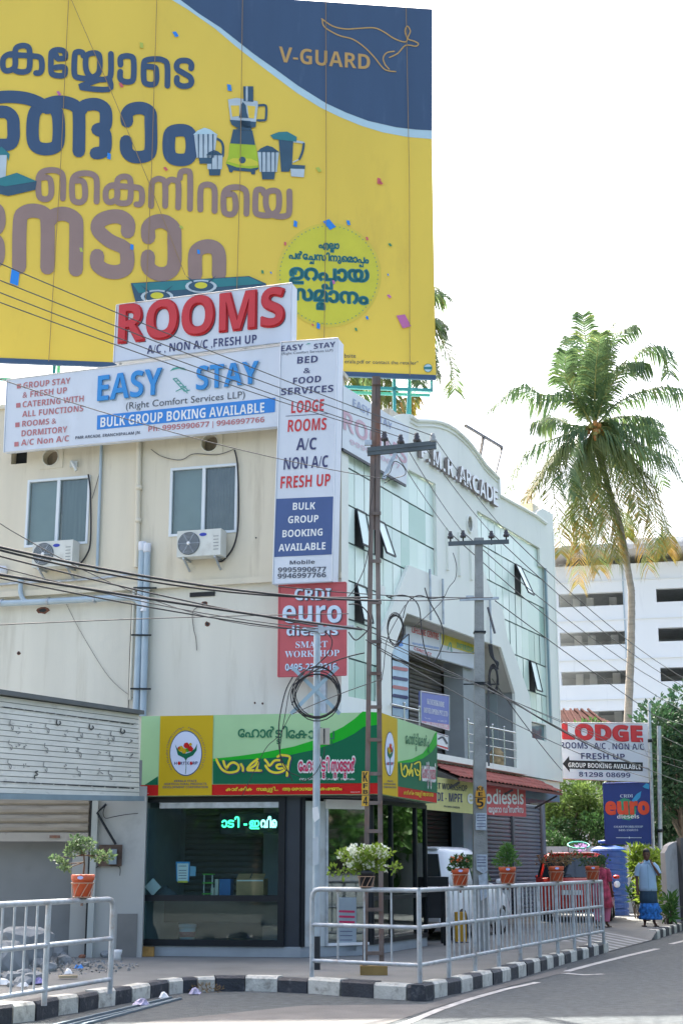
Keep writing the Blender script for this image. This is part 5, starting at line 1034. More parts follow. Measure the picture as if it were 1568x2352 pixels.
for x, y, s_, m_, kind in [(385, 170, 20, INKB, 0), (600, 200, 20, INKB, 0), (806, 226, 20, INKB, 0), (236, 515, 22, INKB, 1)] + [(a + dx, b + dy, 26, INKG, 2) for (dx, dy) in ((0, 0), (-8, 130), (-14, 255)) for (a, b) in ((80, 190), (315, 210), (535, 240), (742, 262))]:
    st = [(x - .6 * s_, y - .7 * s_), (x - .7 * s_, y + .5 * s_), (x - .1 * s_, y + s_), (x + .6 * s_, y + .4 * s_), (x + .3 * s_, y - .2 * s_)] if kind == 0 else [(x + .5 * s_, y - s_), (x - .3 * s_, y - .8 * s_), (x + .5 * s_, y), (x - .5 * s_, y + .4 * s_), (x - .4 * s_, y + 1.3 * s_)] if kind == 1 else [(x - .5 * s_, y - 1.2 * s_), (x - .6 * s_, y - .2 * s_), (x + .2 * s_, y + .2 * s_), (x + .1 * s_, y + 1.3 * s_), (x - .3 * s_, y + .6 * s_)]
    p.stroke(m_, [M1(*q) for q in st], (2.6 if kind < 2 else 1.6), 1, sm=3)
rg = random.Random(8)
for a, b in ((440, 240), (660, 260), (855, 290), (165, 325), (440, 355), (655, 380), (850, 400), (165, 450), (430, 470), (650, 490), (845, 505), (500, 280), (120, 320), (500, 350), (705, 295), (705, 380), (120, 230), (190, 205)):
    for k in range(4):
        x, y = a + rg.uniform(-14, 14), b + rg.uniform(-22, 22); p.stroke(INKG, [M1(x, y), M1(x + rg.uniform(-14, 14), y + rg.uniform(-10, 10))], 1.7, 1, sm=0)
for k in range(62): x = 10 + k * 14; p.stroke(INKB, [M1(x, 68 + x * .135), M1(x + 9, 69 + x * .135)], 2.2 if k % 5 else 1, 1, sm=0); p.stroke(INKB, [M1(x, 560 + x * .052), M1(x + 10, 561 + x * .052)], 2.6 if k % 6 else 1, 1, sm=0)
p.done()
PL = Plane(at(0, 1984, 21.9).x, 21.9, 1, .045)
def lp(n, u0, u1, z0, z1, o0, o1, m_): q = MB(); q.pbox(PL, PL.sz(u0, 2000)[0], PL.sz(u1, 2000)[0], z0, z1, o0, o1); return lshop.part(n, q, m_)
GW = mat('grey blue render', (.22, .235, .24), .85, var=.12, scale=1.2, dirt=(.13, .14, .14), dirt_amt=.25, dirt_scale=1.5); GW2 = mat('pale blue grey render', (.40, .41, .39), .85, var=.06, scale=1, dirt=(.26, .26, .25), dirt_amt=.2)
zs0 = PL.pt(100, 1933).z; zs1 = PL.pt(100, 1836).z
lp('wall', -90, 166, ZP, zs1 + .4, -.6, -.5, GW); lp('wall', 160, 202, ZP, zs1 + .2, -.5, -.24, GW2); lp('wall', 214, 330, ZP, zs1 + .2, -.3, -.1, GW2)
lp('pillar', 205, 219, ZP, zs1 + .15, -.2, -.02, mat('cream grey pillar', (.40, .43, .41), .8, var=.06)); lp('shutter_guide', 199, 204, ZP, zs1, -.22, -.12, SHADE)
lp('dado', 272, 318, ZP, PL.pt(290, 2100).z, -.098, -.085, mat('brown grey dado', (.19, .19, .18), .85, var=.1)); lp('header', -90, 330, zs1 + .1, zs1 + .6, -.4, -.2, GW)
RSH = mat('rusty cream shutter', (.30, .27, .22), .7, .15, var=.2, scale=3, dirt=(.10, .07, .05), dirt_amt=.3, dirt_scale=2.5, stretch=(.6, .6, 4))
a0, a1 = PL.sz(-90, 1900)[0], PL.sz(201, 1900)[0]; shutter(lshop, PL, a0, a1, zs0 + .14, zs1 + .05, RSH, -.14, .115)
q = MB(); q.pbox(PL, a0, a1, zs0, zs0 + .13, -.17, -.13); lshop.part('bottom_rail', q, mat('grey cream rail', (.36, .34, .30), .7, var=.1, dirt=(.12, .07, .04), dirt_amt=.3))
q = MB(); q.pbox(PL, PL.sz(112, 1900)[0], PL.sz(136, 1900)[0], zs0 + .05, zs0 + .09, -.129, -.115); lshop.part('handle', q, RUST)
t = Thing('meter_box', PL.pt(255, 1985), 'rusty open meter box on the grey wall left of the kiosk', 'box'); PM = PL.shifted(-.09); RB = mat('rusted board', (.09, .06, .045), .8, var=.4, scale=9, dirt=(.25, .07, .03), dirt_amt=.4)
q = MB(); q.pbox(PM, PM.sz(228, 1950)[0], PM.sz(281, 1950)[0], PM.pt(250, 1990).z, PM.pt(250, 1941).z, 0, .05); t.part('board', q, RB)
q = MB(); q.pbox(PM, PM.sz(251, 1950)[0], PM.sz(270, 1950)[0], PM.pt(250, 1986).z, PM.pt(250, 1951).z, .051, .12); t.part('meter', q, mat('meter grey', (.2, .25, .28), .5))
q = MB(); q.tube([PM.pt(267, 1940, .06), PM.pt(224, 1868, .06), PM.pt(245, 1848, .06)], .02, 7); t.part('conduit', q, DARK)
cable([(245, 1848), (238, 1866), (243, 1880), (262, 1877), (290, 1872), (318, 1869)], .06, .006, 'thin black wire from the meter conduit to the kiosk corner', pl=PM); cable([(214, 1998), (232, 1989), (255, 1990), (275, 1992), (276, 2012)], .04, .006, 'loose wires dangling under the rusty meter box', pl=PM)

# ============================================================ GROUND FLOOR OF THE ARCADE, ROAD SIDE
PGf = PB.shifted(-1.9); gf = Thing('arcade_ground_floor', PGf.P(5, 0), 'ground floor shop fronts with shutters under the red tiled awning', 'shop front')
def gfp(n, u0, u1, z0, z1, o0, o1, m_): q = MB(); q.pbox(PGf, PGf.sz(u0, 2000)[0], PGf.sz(u1, 2000)[0], z0, z1, o0, o1); return gf.part(n, q, m_)
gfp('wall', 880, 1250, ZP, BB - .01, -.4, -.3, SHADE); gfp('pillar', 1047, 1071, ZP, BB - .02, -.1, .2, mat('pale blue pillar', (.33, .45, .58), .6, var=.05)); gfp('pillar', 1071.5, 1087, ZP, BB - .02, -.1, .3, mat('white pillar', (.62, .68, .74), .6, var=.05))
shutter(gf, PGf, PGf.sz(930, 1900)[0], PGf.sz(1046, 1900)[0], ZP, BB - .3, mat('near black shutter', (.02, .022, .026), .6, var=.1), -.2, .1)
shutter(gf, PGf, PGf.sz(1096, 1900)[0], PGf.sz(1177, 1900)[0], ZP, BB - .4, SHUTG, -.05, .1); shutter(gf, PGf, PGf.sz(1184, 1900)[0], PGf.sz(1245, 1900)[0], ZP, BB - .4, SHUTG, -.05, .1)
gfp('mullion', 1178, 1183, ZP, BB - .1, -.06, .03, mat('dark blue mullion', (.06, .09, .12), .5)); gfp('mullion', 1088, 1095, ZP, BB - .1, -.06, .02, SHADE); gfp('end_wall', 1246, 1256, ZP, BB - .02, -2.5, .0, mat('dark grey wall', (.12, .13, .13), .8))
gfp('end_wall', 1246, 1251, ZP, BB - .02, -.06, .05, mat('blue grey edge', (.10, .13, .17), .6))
q = MB(); q.pbox(PB, PB.sz(1170, 1800)[0] - 0, PB.sz(1258, 1800)[0] + .1, PB.pt(1215, 1838).z, PB.pt(1215, 1812).z, -.5, .25); gf.part('shutter_box', q, mat('steel blue box', (.15, .21, .30), .5, var=.05))
q = MB(); q.slab([[PB.P(.05, BB - .2 - .0, -.08), PB.P(bend, BB - .2, -.08), PB.P(bend, BB - .2, -5), PB.P(.05, BB - .2, -5)]], up * .19); gf.part('ceiling_slab', q, BWALL)
# tiled awning
TILE = mat('red clay tile', (.34, .085, .06), .8, var=.25, scale=3, dirt=(.12, .06, .05), dirt_amt=.25)
aw = Thing('tiled_awning', PB.P(5, 3.4), 'sloping red clay tiled awning over the workshop banners', 'awning')
A0_, A1_ = PB.sz(985, 1770)[0], PB.sz(1232, 1804)[0]; za, zb = 3.62, 3.36
n = int((A1_ - A0_) / .24); base = None
zat, zab = PB.pt(1110, 1776).z + .02, PB.shifted(.5).pt(1110, 1797).z
for k in range(n):
    for r in range(3):
        t0, t1 = r / 3 - .05, (r + 1) / 3; aa = A0_ + k * .24
        o = lambda t: .02 + .62 * t; zz = lambda t: zat + (zab - zat) * t
        m = MB(); vs = []
        for i in range(5):
            x = i / 4; bmp = .035 * math.sin(x * math.pi)
            vs += [PB.P(aa + .25 * x, zz(t0) + bmp + .0, o(t0)), PB.P(aa + .25 * x, zz(t1) + bmp + .03, o(t1)), PB.P(aa + .25 * x, zz(t1) + bmp, o(t1))]
        m.add(vs, [(3 * i, 3 * i + 3, 3 * i + 4, 3 * i + 1) for i in range(4)] + [(3 * i + 1, 3 * i + 4, 3 * i + 5, 3 * i + 2) for i in range(4)], True); aw.part('tile', m, TILE)
m = MB(); m.hexa([PB.P(A0_, zab - .06, .62), PB.P(A1_, zab - .06, .62), PB.P(A1_, zab - .06, .6), PB.P(A0_, zab - .06, .6)], [PB.P(A0_, zab + .0, .62), PB.P(A1_, zab, .62), PB.P(A1_, zab, .6), PB.P(A0_, zab, .6)]); aw.part('fascia_board', m, mat('dark red board', (.2, .06, .05), .7))
m = MB(); m.hexa([PB.P(A0_, zab - .03, .6), PB.P(A1_, zab - .03, .6), PB.P(A1_, zat - .06, .0), PB.P(A0_, zat - .06, .0)], [PB.P(A0_, zab - .01, .6), PB.P(A1_, zab - .01, .6), PB.P(A1_, zat - .04, .0), PB.P(A0_, zat - .04, .0)]); aw.part('underside', m, mat('dark timber', (.05, .035, .03), .8))
for a in (A0_ + .2, (A0_ + A1_) / 2, A1_ - .2):
    m = MB(); m.bar(PB.P(a, zab - .08, .55), PB.P(a, zab - .35, 0), .04); aw.part('bracket', m, FRM)
q = MB(); c = PR.pt(*G2(1140, 1255)) - PB.n * .35; rg = random.Random(3); q.loft([[c + Vector((.22 * k * math.cos(t * .7) * rg.uniform(.8, 1.1), .2 * k * math.sin(t * .7), h)) for t in range(9)] for k, h in ((1, -.15), (1.05, .05), (.8, .2), (.4, .3), (.1, .33))]); single('cloth_heap', q, mat('brown and white cloth', (.38, .27, .14), .9, var=.5, scale=9), 'brown and white heap behind the right balcony railing', 'bundle')
# ============================================================ POLES
INS = mat('brown insulator', (.05, .045, .05), .25, var=.1)
def insulator(t, q, m_=INS):
    m = MB(); m.lathe(q, [(.012, -.12), (.014, 0), (.05, .0), (.055, .03), (.035, .055), (.042, .075), (.028, .10), (.03, .125), (.001, .13)], 10); t.part('insulator', m, m_)
YPL = mat('yellow pole plate', (.62, .36, .03), .5, var=.1, dirt=(.3, .15, .03), dirt_amt=.3, dirt_scale=8)
D4 = 18.0
p4 = Thing('electric_pole', gnd(857, 2240, ZP), 'rusty lattice steel electric pole with yellow number plate 4 beside the kiosk', 'electric pole')
b4 = gnd(857, 2240, ZP); D4 = b4.y
def at4(u, v): return at(u, v, D4)
lb, lm, lt = at4(838, 2242), at4(851, 1286), at4(860, 868); rb_, rm, rt = at4(876, 2242), at4(867, 1286), at4(868, 868)
lb.z = rb_.z = ZP
for a, b, c in ((lb, lm, lt), (rb_, rm, rt)):
    m = MB(); n0 = len(m.v); s_ = 1 if a is lb else -1
    for p, q in ((a, b), (b, c)):
        m.bar(p, q, .058, .012, ref=Vector((0, -1, 0))); m.bar(p + Vector((-.028 * s_, .03, 0)), q + Vector((-.028 * s_, .03, 0)), .012, .06, ref=Vector((0, -1, 0)))
    m.bar(a, c, .05, .03) if False else None
    p4.part('leg', m, RUST)
m = MB(); m.bar(at4(860.5, 1215) + Vector((0, .03, 0)), at4(864, 868) + Vector((0, .03, 0)), .07, .02, ref=Vector((0, -1, 0))); m.box(at4(864, 875), (.11, .08, .12)); p4.part('inner_leg', m, RUST)
for v in (1180, 1290, 1385, 1475, 1548, 1625, 1700, 1778, 1845, 1910, 1985, 2090, 2190):
    f = (v - 868) / (2242 - 868); m = MB(); a = at4(863 - 22 * f, v); b = at4(868 + 6 * f, v); m.bar(a + Vector((-.02, -.03, 0)), b + Vector((.03, -.03, 0)), .02, .045); p4.part('batten', m, RUST)
m = MB(); m.bar(at4(843, 1041), at4(1001, 1025), .05, .075); m.bar(at4(843, 1037) + Vector((0, -.03, .02)), at4(1001, 1021) + Vector((0, -.03, .02)), .01, .06); p4.part('cross_arm', m, mat('dark grey arm', (.10, .12, .13), .55, .3, var=.2))
m = MB(); m.bar(at4(880, 1101), at4(908, 1040), .035, .05); p4.part('brace', m, GALV); m = MB(); m.box(at4(845, 1017), (.1, .06, .07)); p4.part('bracket', m, GALV)
I4 = [(883, 996), (920, 1003), (957, 999), (994, 1000)]
for u, v in I4: insulator(p4, at4(u, v + 16), INS if u < 990 else mat('grey insulator', (.3, .31, .3), .3))
rg = random.Random(2)
for v0, v1, s_ in ((1772, 1798, 'K'), (1798, 1813, 'F'), (1813, 1826, 'B'), (1828, 1852, '4')):
    m = MB(); y = D4 - .06; q = [at(831, v0, y), at(847, v0, y), at(846, v1, y), at(830, v1, y)]; m.qbox(q, Vector((0, -1, 0)), .006); p4.part('number_plate', m, YPL)
    pr = Print(p4, Plane(0, y, 1, 0), .003, .001); pr.text(SHADE, s_, (833.5, v1 - 2), (844, v1 - 2), (v1 - v0) - 4, layer=0); pr.done()
m = MB(); m.box(at4(858, 2238) + Vector((0, .05, .03)), (.34, .3, .14)); p4.part('base', m, mat('base concrete yellow stain', (.25, .17, .06), .9, var=.3))
# silver pole with cable coil
b3 = gnd(725, 2228, ZP); D3 = b3.y
at3 = lambda u, v, o=0: at(u, v, D3 - o)
SILP = mat('silver painted pole', (.42, .50, .56), .35, .35, var=.15, scale=5, dirt=(.2, .2, .2), dirt_amt=.15, dirt_scale=5)
p3 = Thing('cable_pole', b3, 'thin silver pole holding a large coil of black cable before the coral sign', 'pole')
m = MB(); m.tube([b3, at3(728, 1442)], [.052, .046], 14); p3.part('pole', m, SILP)
m = MB(); m.tube([b3, b3 + Vector((0, 0, .42))], .058, 14); p3.part('painted_foot', m, mat('black foot paint', (.02, .025, .03), .6))
m = MB(); m.bar(at3(704, 1446), at3(812, 1441), .04, .05); m.bar(at3(712, 1452, .05), at3(745, 1450, .05), .03, .04); m.box(at3(735, 1440), (.08, .1, .1)); p3.part('cross_arm', m, GALV)
for a, b in (((672, 1534), (780, 1640)), ((776, 1532), (668, 1640))):
    m = MB(); m.bar(at3(*a, .08), at3(*b, .08 if a[0] < 700 else .1), .05, .012, ref=Vector((0, -1, 0))); p3.part('coil_arm', m, mat('pale blue bracket', (.36, .48, .56), .4, .4, var=.1))
rg = random.Random(9); m = MB(); c = at3(726, 1590, .12)
def coil(c, rx, rz, turns, r, seed, yv=.03, seg=22):
    rg = random.Random(seed); m = MB()
    for k in range(turns):
        dx, dz, sx, sz, y = rg.uniform(-.06, .06) * rx, rg.uniform(-.18, .06) * rz, rg.uniform(.93, 1.1), rg.uniform(.92, 1.12), rg.uniform(-yv, yv)
        m.tube([c + Vector((dx + rx * sx * math.cos(t * 2 * math.pi / seg), y + .02 * math.sin(t + k), dz + rz * sz * math.sin(t * 2 * math.pi / seg))) for t in range(seg)], r, 5, closed=True)
    return m
single('cable_coil', coil(c, .31, .31, 7, .0075, 5), WIRE, 'big round coil of black cable on the crossed brackets of the silver pole', 'cable coil')
m = MB(); c = at3(746, 1692, .1); m.box(c, (.13, .09, .22)); t = Thing('junction_box', c - Vector((0, 0, .11)), 'weathered beige junction box clamped to the silver pole', 'box'); t.part('case', m, mat('beige box', (.42, .40, .34), .6, var=.15, dirt=(.25, .2, .15), dirt_amt=.3)); m = MB(); m.box(c + Vector((-.01, -.05, 0)), (.015, .01, .2)); t.part('door_seam', m, SHADE)
pr = Print(p3, Plane(0, D3 - .054, 1, 0), .0, .001); pr.poly(WHITE, [(717, 1856), (730, 1853), (734, 1880), (722, 1890), (718, 1878)], 0, 'sticker'); pr.poly(mat('torn pale paper', (.5, .55, .58), .8, var=.15), [(718, 1925), (731, 1922), (732, 1985), (719, 1990)], 0, 'sticker'); pr.done()
# concrete pole with plate 5
b5 = gnd(1103, 2182, ZP); D5 = b5.y
at5 = lambda u, v, o=0: at(u, v, D5 - o)
p5 = Thing('electric_pole', b5, 'square concrete electric pole with round yellow plate 5 and pasted papers', 'electric pole')
m = MB(); t5 = at5(1099, 1238); m.hexa([b5 + Vector((x * .13, y * .1, 0)) for x, y in ((-1, -1), (1, -1), (1, 1), (-1, 1))], [t5 + Vector((x * .062, y * .07, 0)) for x, y in ((-1, -1), (1, -1), (1, 1), (-1, 1))]); p5.part('shaft', m, CONC)
m = MB(); m.box(t5 - Vector((0, 0, .03)), (.16, .17, .07)); p5.part('cap', m, CONC)
m = MB(); m.bar(at5(1029, 1249, .09), at5(1168, 1244, .09), .05, .07); p5.part('cross_arm', m, mat('dark grey arm', (0, 0, 0)))
I5 = [(1034, 1224), (1063, 1222), (1128, 1223), (1162, 1220)]
for u, v in I5: insulator(p5, at5(u, v + 13, .09))
m = MB(); m.bar(at5(1055, 1378, .1), at5(1145, 1374, .1), .045, .04); m.bar(at5(1070, 1372, .1), at5(1088, 1372, .1), .05, .05); p5.part('cross_arm', m, GALV)
for v in (1453, 1570):
    m = MB(); m.box(at5(1101, v), (.2, .2, .03)); p5.part('strap', m, DARK)
m = MB(); m.bar(at5(1064, 1572, .12), at5(1146, 1572, .12), .02, .02); p5.part('hook_bar', m, DARK)
m = MB(); m.tube([at5(1136, 1455) + Vector((0, 0, 0)), at5(1136, 1455), at5(1120, 1395)], .02, 6); m.bar(at5(1121, 1565), at5(1122, 1760), .03, .04, ref=Vector((0, -1, 0))); p5.part('cable_guide', m, FRM)
q = at5(1103, 1832, .135); m = MB(); m.lathe(q, [(.1, 0), (.1, .008), (.001, .008)], 20, axis=Vector((0, -1, 0)), smooth=False)
for i, v in enumerate(m.v): m.v[i] = Vector((q.x + (v.x - q.x) * .85, v.y, q.z + (v.z - q.z) * 1.9))
p5.part('number_plate', m, mat('orange pole plate', (.62, .30, .02), .5, var=.1))
pr = Print(p5, Plane(0, D5 - .145, 1, 0), .001, .001)
for s_, a, b, y, h in (('KF', 1095, 1111, 1817, 9), ('E', 1098, 1108, 1829, 9), ('5', 1095, 1110, 1854, 20)): pr.text(SHADE, s_, (a, y), (b, y), h, layer=0)
pr.stroke(SHADE, [(1090, 1832), (1116, 1832)], 1.5, 0, sm=0)
PAP = mat('pasted paper', (.42, .48, .54), .8, var=.2, scale=14, dirt=(.15, .18, .22), dirt_amt=.35, dirt_scale=16)
for q_ in ([(1092, 1868), (1117, 1868), (1117, 1908), (1092, 1907)], [(1093, 1963), (1118, 1963), (1119, 2000), (1110, 2008), (1094, 1998)], [(1098, 2012), (1118, 2005), (1120, 2060), (1104, 2070)]): pr.poly(PAP, q_, 0, 'sticker')
for y in (1873, 1879, 1885, 1893, 1899): pr.stroke(INK, [(1095, y), (1114, y)], 1.6, 1, sm=0)
for y in (1969, 1976, 1982, 1990): pr.stroke(INK, [(1096, y), (1115, y)], 1.8, 1, sm=0)
pr.done()
single('cable_coil', coil(at5(1133, 1558, .1), .068, .21, 7, .014, 3, .03), WIRE, 'narrow coil of black cable hanging right of the concrete pole', 'cable coil')
m = MB()
for k in range(5): m.tube(cat_rom([at5(1122 + k * 1.5, 1480), at5(1126 + k * 2, 1505 + k * 2), at5(1138 + k * 1.5, 1522), at5(1144 - k, 1538)], 4), .014, 5)
single('cable_bundle', m, WIRE, 'thick twisted black cable bundle above the coil of the concrete pole', 'cable')
single('cable_coil', coil(at(908, 1442, 20), .105, .22, 6, .006, 7, .02), WIRE, 'slack oval cable coil hanging just right of the lattice pole', 'cable coil')
# ============================================================ OVERHEAD WIRES
def wire(P0, P1, sag, r, label, m_=WIREG, n=12, group='overhead wires'):
    P = [P0.lerp(P1, k / n) - Vector((0, 0, sag * 4 * (k / n) * (1 - k / n))) for k in range(n + 1)]
    m = MB(); m.tube(P, r, 5); return single('overhead_wire', m, m_, label, 'wire', group, org=P0)
nm = ['first', 'second', 'third', 'outermost']
L_ends = [(-90, 660), (-90, 636), (-90, 607), (-90, 566)]
for i, ((u, v), e) in enumerate(zip(I4, L_ends)):
    wire(at4(u, v + 1), at(e[0], e[1], 12.4), .05, .006, 'bare wire crossing the yellow billboard from the %s insulator of the lattice pole' % nm[i])
    w5 = I5[i]; wire(at4(u, v + 1), at5(w5[0], w5[1] + 1, .09), .06, .006, 'bare wire between the %s insulators of the lattice pole and concrete pole' % nm[i])
    e2 = [(1700, 1690), (1700, 1648), (1700, 1632), (1700, 1614)][i]; wire(at5(w5[0], w5[1] + 1, .09), at(e2[0], e2[1], 44), .5, .009, 'bare wire running far right from the %s insulator of the concrete pole' % nm[i])
wr = wire
wr(at(-60, 850, 14), at4(888, 1101), .12, .006, 'single thin wire crossing the lodge banner to the lattice pole brace')
wr(at(-60, 1165, 14), at3(728, 1445), .35, .006, 'thin wire crossing both side wall windows to the silver pole')
for (a, b, sg, r, l, mm) in (
    ((-60, 1243, 13), (868, 1380, 18), .12, .015, 'thick black cable passing across the left outdoor unit, the upper one', WIRE),
    ((-60, 1249, 13), (845, 1372, 18), .16, .012, 'black cable running just below the thickest one across the left outdoor unit', WIRE),
    ((-60, 1262, 13), (730, 1438, 19), .05, .010, 'black cable from left edge below the left outdoor unit to the silver pole top', WIRE),
    ((-60, 1287, 13), (730, 1444, 19), .09, .007, 'thin black wire just above the thick lower cable on the side wall', WIREG),
    ((-60, 1310, 13), (830, 1446, 18.5), .02, .016, 'thick lower black cable crossing the blue grey drain pipes', WIRE),
    ((-60, 1315, 13), (730, 1452, 19), .05, .009, 'black cable hugging the thick lower cable from below', WIRE),
    ((-60, 1438, 14), (800, 1410, 19), -.02, .006, 'nearly level thin wire low across the pale side wall', WIREG),
    ((640, 1347, 19), (1130, 1373, 22.9), .05, .008, 'black cable over the coral sign towards the concrete pole arm', WIRE),
    ((868, 1378, 18.2), (1090, 1372, 22.9), .03, .008, 'level black cable between the lattice pole and the concrete pole', WIRE),
    ((820, 1440, 18.6), (1090, 1500, 22.9), .1, .008, 'black cable descending behind the lattice pole to the concrete pole', WIRE),
    ((840, 1470, 18.2), (1088, 1565, 22.9), .1, .007, 'cable in front of the upper entrance signboards ending at concrete pole', WIRE),
    ((875, 1467, 18.2), (1700, 1800, 46), .25, .006, 'bright edged cable sweeping from the lattice pole past the lodge road sign', WIREG),
    ((875, 1475, 18.2), (1700, 1775, 46), .3, .005, 'thin wire sweeping right just above the lodge road sign', WIREG),
    ((870, 1492, 18.2), (1500, 1790, 37), .2, .008, 'thin sagging wire across the upper entrance to the twin steel posts', WIREG),
    ((1137, 1380, 22.9), (1700, 1770, 46), .1, .009, 'black cable from the lower arm of the concrete pole down to the right', WIRE),
    ((1112, 1570, 22.9), (1492, 1768, 37), .15, .016, 'thick black service cable from the concrete pole to the twin posts', WIRE),
    ((1112, 1578, 22.9), (1700, 1830, 46), .3, .008, 'thin wire below the thick service cable on the right', WIREG),
    ((1130, 1560, 22.9), (1290, 1770, 34), .05, .009, 'drop wire running down the white wall to its lower right corner', WIRE),
    ((878, 1560, 18.2), (672, 1640, 19), -.02, .006, 'thin wire from the lattice pole to the lower left of the coil bracket', WIREG),
    ((836, 1500, 18.2), (690, 1560, 19), -.05, .009, 'black cable rising from the coil to the lattice pole', WIRE),
    ((1492, 1640, 37), (1700, 1690, 46), .1, .01, 'thin wire from the twin posts out of the picture on the right', WIREG),
    ((1516, 1690, 37), (1700, 1745, 46), .15, .01, 'lower thin wire from the twin posts towards the dark trees', WIREG)):
    wr(at(*a), at(*b), sg, r, l, mm)
def loopc(pts, D, r, label, m_=WIRE):
    m = MB(); m.tube(cat_rom([at(u, v, D + (0 if len(p) < 1 else 0)) for p in pts for (u, v) in [p]], 6), r, 6); single('loose_cable', m, m_, label, 'cable', 'loose cables at the poles')
loopc([(745, 1450), (762, 1470), (755, 1500), (725, 1530), (690, 1570), (670, 1620)], D3 - .15, .008, 'loose cable curling down from the silver pole arm over the coral sign')
loopc([(672, 1555), (655, 1590), (642, 1650), (640, 1700), (645, 1740), (660, 1770), (672, 1795)], D3 - .2, .009, 'black cable hanging from the coil over the yellow fascia lettering')
loopc([(700, 1545), (668, 1580), (655, 1640), (643, 1720), (652, 1765), (690, 1785)], D3 - .22, .006, 'thinner black cable beside the one hanging over the fascia lettering')
loopc([(668, 1640), (640, 1690), (610, 1720), (575, 1790), (555, 1830)], D3 - .1, .005, 'thin wire trailing diagonally across the green fascia')
loopc([(745, 1715), (742, 1740), (725, 1775), (700, 1795), (690, 1790)], D3 - .12, .006, 'short wire curving under the beige junction box')
loopc([(1020, 1370), (990, 1375), (960, 1368), (935, 1385), (925, 1420)], 20.5, .008, 'black cable arch left of the long hanging loop near the entrance')
loopc([(890, 1372), (930, 1368), (960, 1390), (968, 1450), (975, 1490), (990, 1522), (1005, 1508), (1018, 1470), (1012, 1430), (985, 1380), (975, 1350)], 20, .009, 'long hanging cable loop before the white signboard of the upper entrance')
loopc([(862, 1065), (857, 1120), (848, 1180), (850, 1230), (838, 1300), (815, 1350), (800, 1370)], D4 - .1, .006, 'thin cable snaking down the left side of the lattice pole')
loopc([(880, 1095), (895, 1085), (905, 1060), (925, 1070), (930, 1090), (900, 1100), (882, 1110)], D4 - .1, .006, 'small tangle of wire by the brace of the lattice pole')
loopc([(868, 1600), (880, 1540), (884, 1500), (892, 1460), (930, 1390)], D4 + .3, .005, 'thin wire rising from behind the lattice pole across the glass front')
loopc([(800, 1452), (815, 1470), (830, 1462), (848, 1440), (845, 1410), (825, 1390), (800, 1388)], D4, .009, 'knotted black cable between the silver pole arm and the lattice pole')
loopc([(950, 1440), (985, 1410), (1015, 1380), (1030, 1350), (1045, 1330), (1048, 1300), (1040, 1270)], 22, .006, 'thin wire climbing from the entrance roof to the concrete pole arm')
# ============================================================ RAILINGS
def fence(name, label, pts, H, post_f, nb, rails=(1, .6, .2), round_end=None, r=.029):
    t = Thing(name, pts[0], label, 'railing')
    for k, f in enumerate(rails):
        m = MB(); P = [p + Vector((0, 0, H * f)) for p in pts]
        if f == 1 and round_end is not None:
            e = 0 if round_end == 0 else -1; o = 1 if round_end == 0 else -2; d = (P[o] - P[e]).normalized(); E_ = P[e]
            arc = [E_ - Vector((0, 0, .12)), E_ - Vector((0, 0, .05)) + d * .012, E_ - Vector((0, 0, .012)) + d * .05, E_ + d * .12]
            P = arc + P[1:] if e == 0 else P[:-1] + arc[::-1]
        segs = [P]
        for c_ in range(1, len(P) - 1):
            a_, b_ = (P[c_] - P[c_ - 1]).normalized(), (P[c_ + 1] - P[c_]).normalized()
            if a_.dot(b_) < .8 and (P[c_] - P[c_ - 1]).length > .2 and (P[c_ + 1] - P[c_]).length > .2: segs = [P[:c_ + 1], P[c_:]]
        for sg in segs: m = MB(); m.tube(sg, r if f == 1 else r * .85, 10); t.part('rail', m, RAIL)
    for i, (a, b) in enumerate(zip(pts, pts[1:])):
        n = post_f[i]; L = (b - a).length
        for k in range(n + 1):
            if k == 0 and i > 0: continue
            q = a.lerp(b, k / n); h = H - .1 if (round_end == 0 and i == 0 and k == 0) or (round_end == 1 and i == len(pts) - 2 and k == n) else H - .01
            m = MB(); m.tube([q, q + Vector((0, 0, h))], r, 10); t.part('post', m, RAIL)
            if k < n:
                for j in range(1, nb[i] + 1):
                    w = a.lerp(b, (k + j / (nb[i] + 1)) / n); m = MB(); m.tube([w + Vector((0, 0, H * rails[-1])), w + Vector((0, 0, H * rails[0]))], .012, 6); t.part('baluster', m, RAIL)
    return t
ra, rc, re_ = gnd(716, 2249, ZP), gnd(964, 2262, ZP), gnd(1389, 2168, ZP)
re_ = rc + (re_ - rc).normalized() * min((re_ - rc).length, 9.3)
rf = fence('street_railing', 'long grey tubular street railing turning the corner in front of the kiosk', [ra, rc, re_], 1.05, [1, 9], [3, 4], round_end=0)
la, lb2 = gnd(101, 2311, ZP), gnd(252, 2283, ZP); d_ = (la - lb2).normalized(); le = la + d_ * 2.6
lf = fence('street_railing', 'short grey tubular railing at the left before the raised shutter', [le, la, lb2], .98, [2, 1], [5, 5], rails=(1, .58, .15), round_end=1)
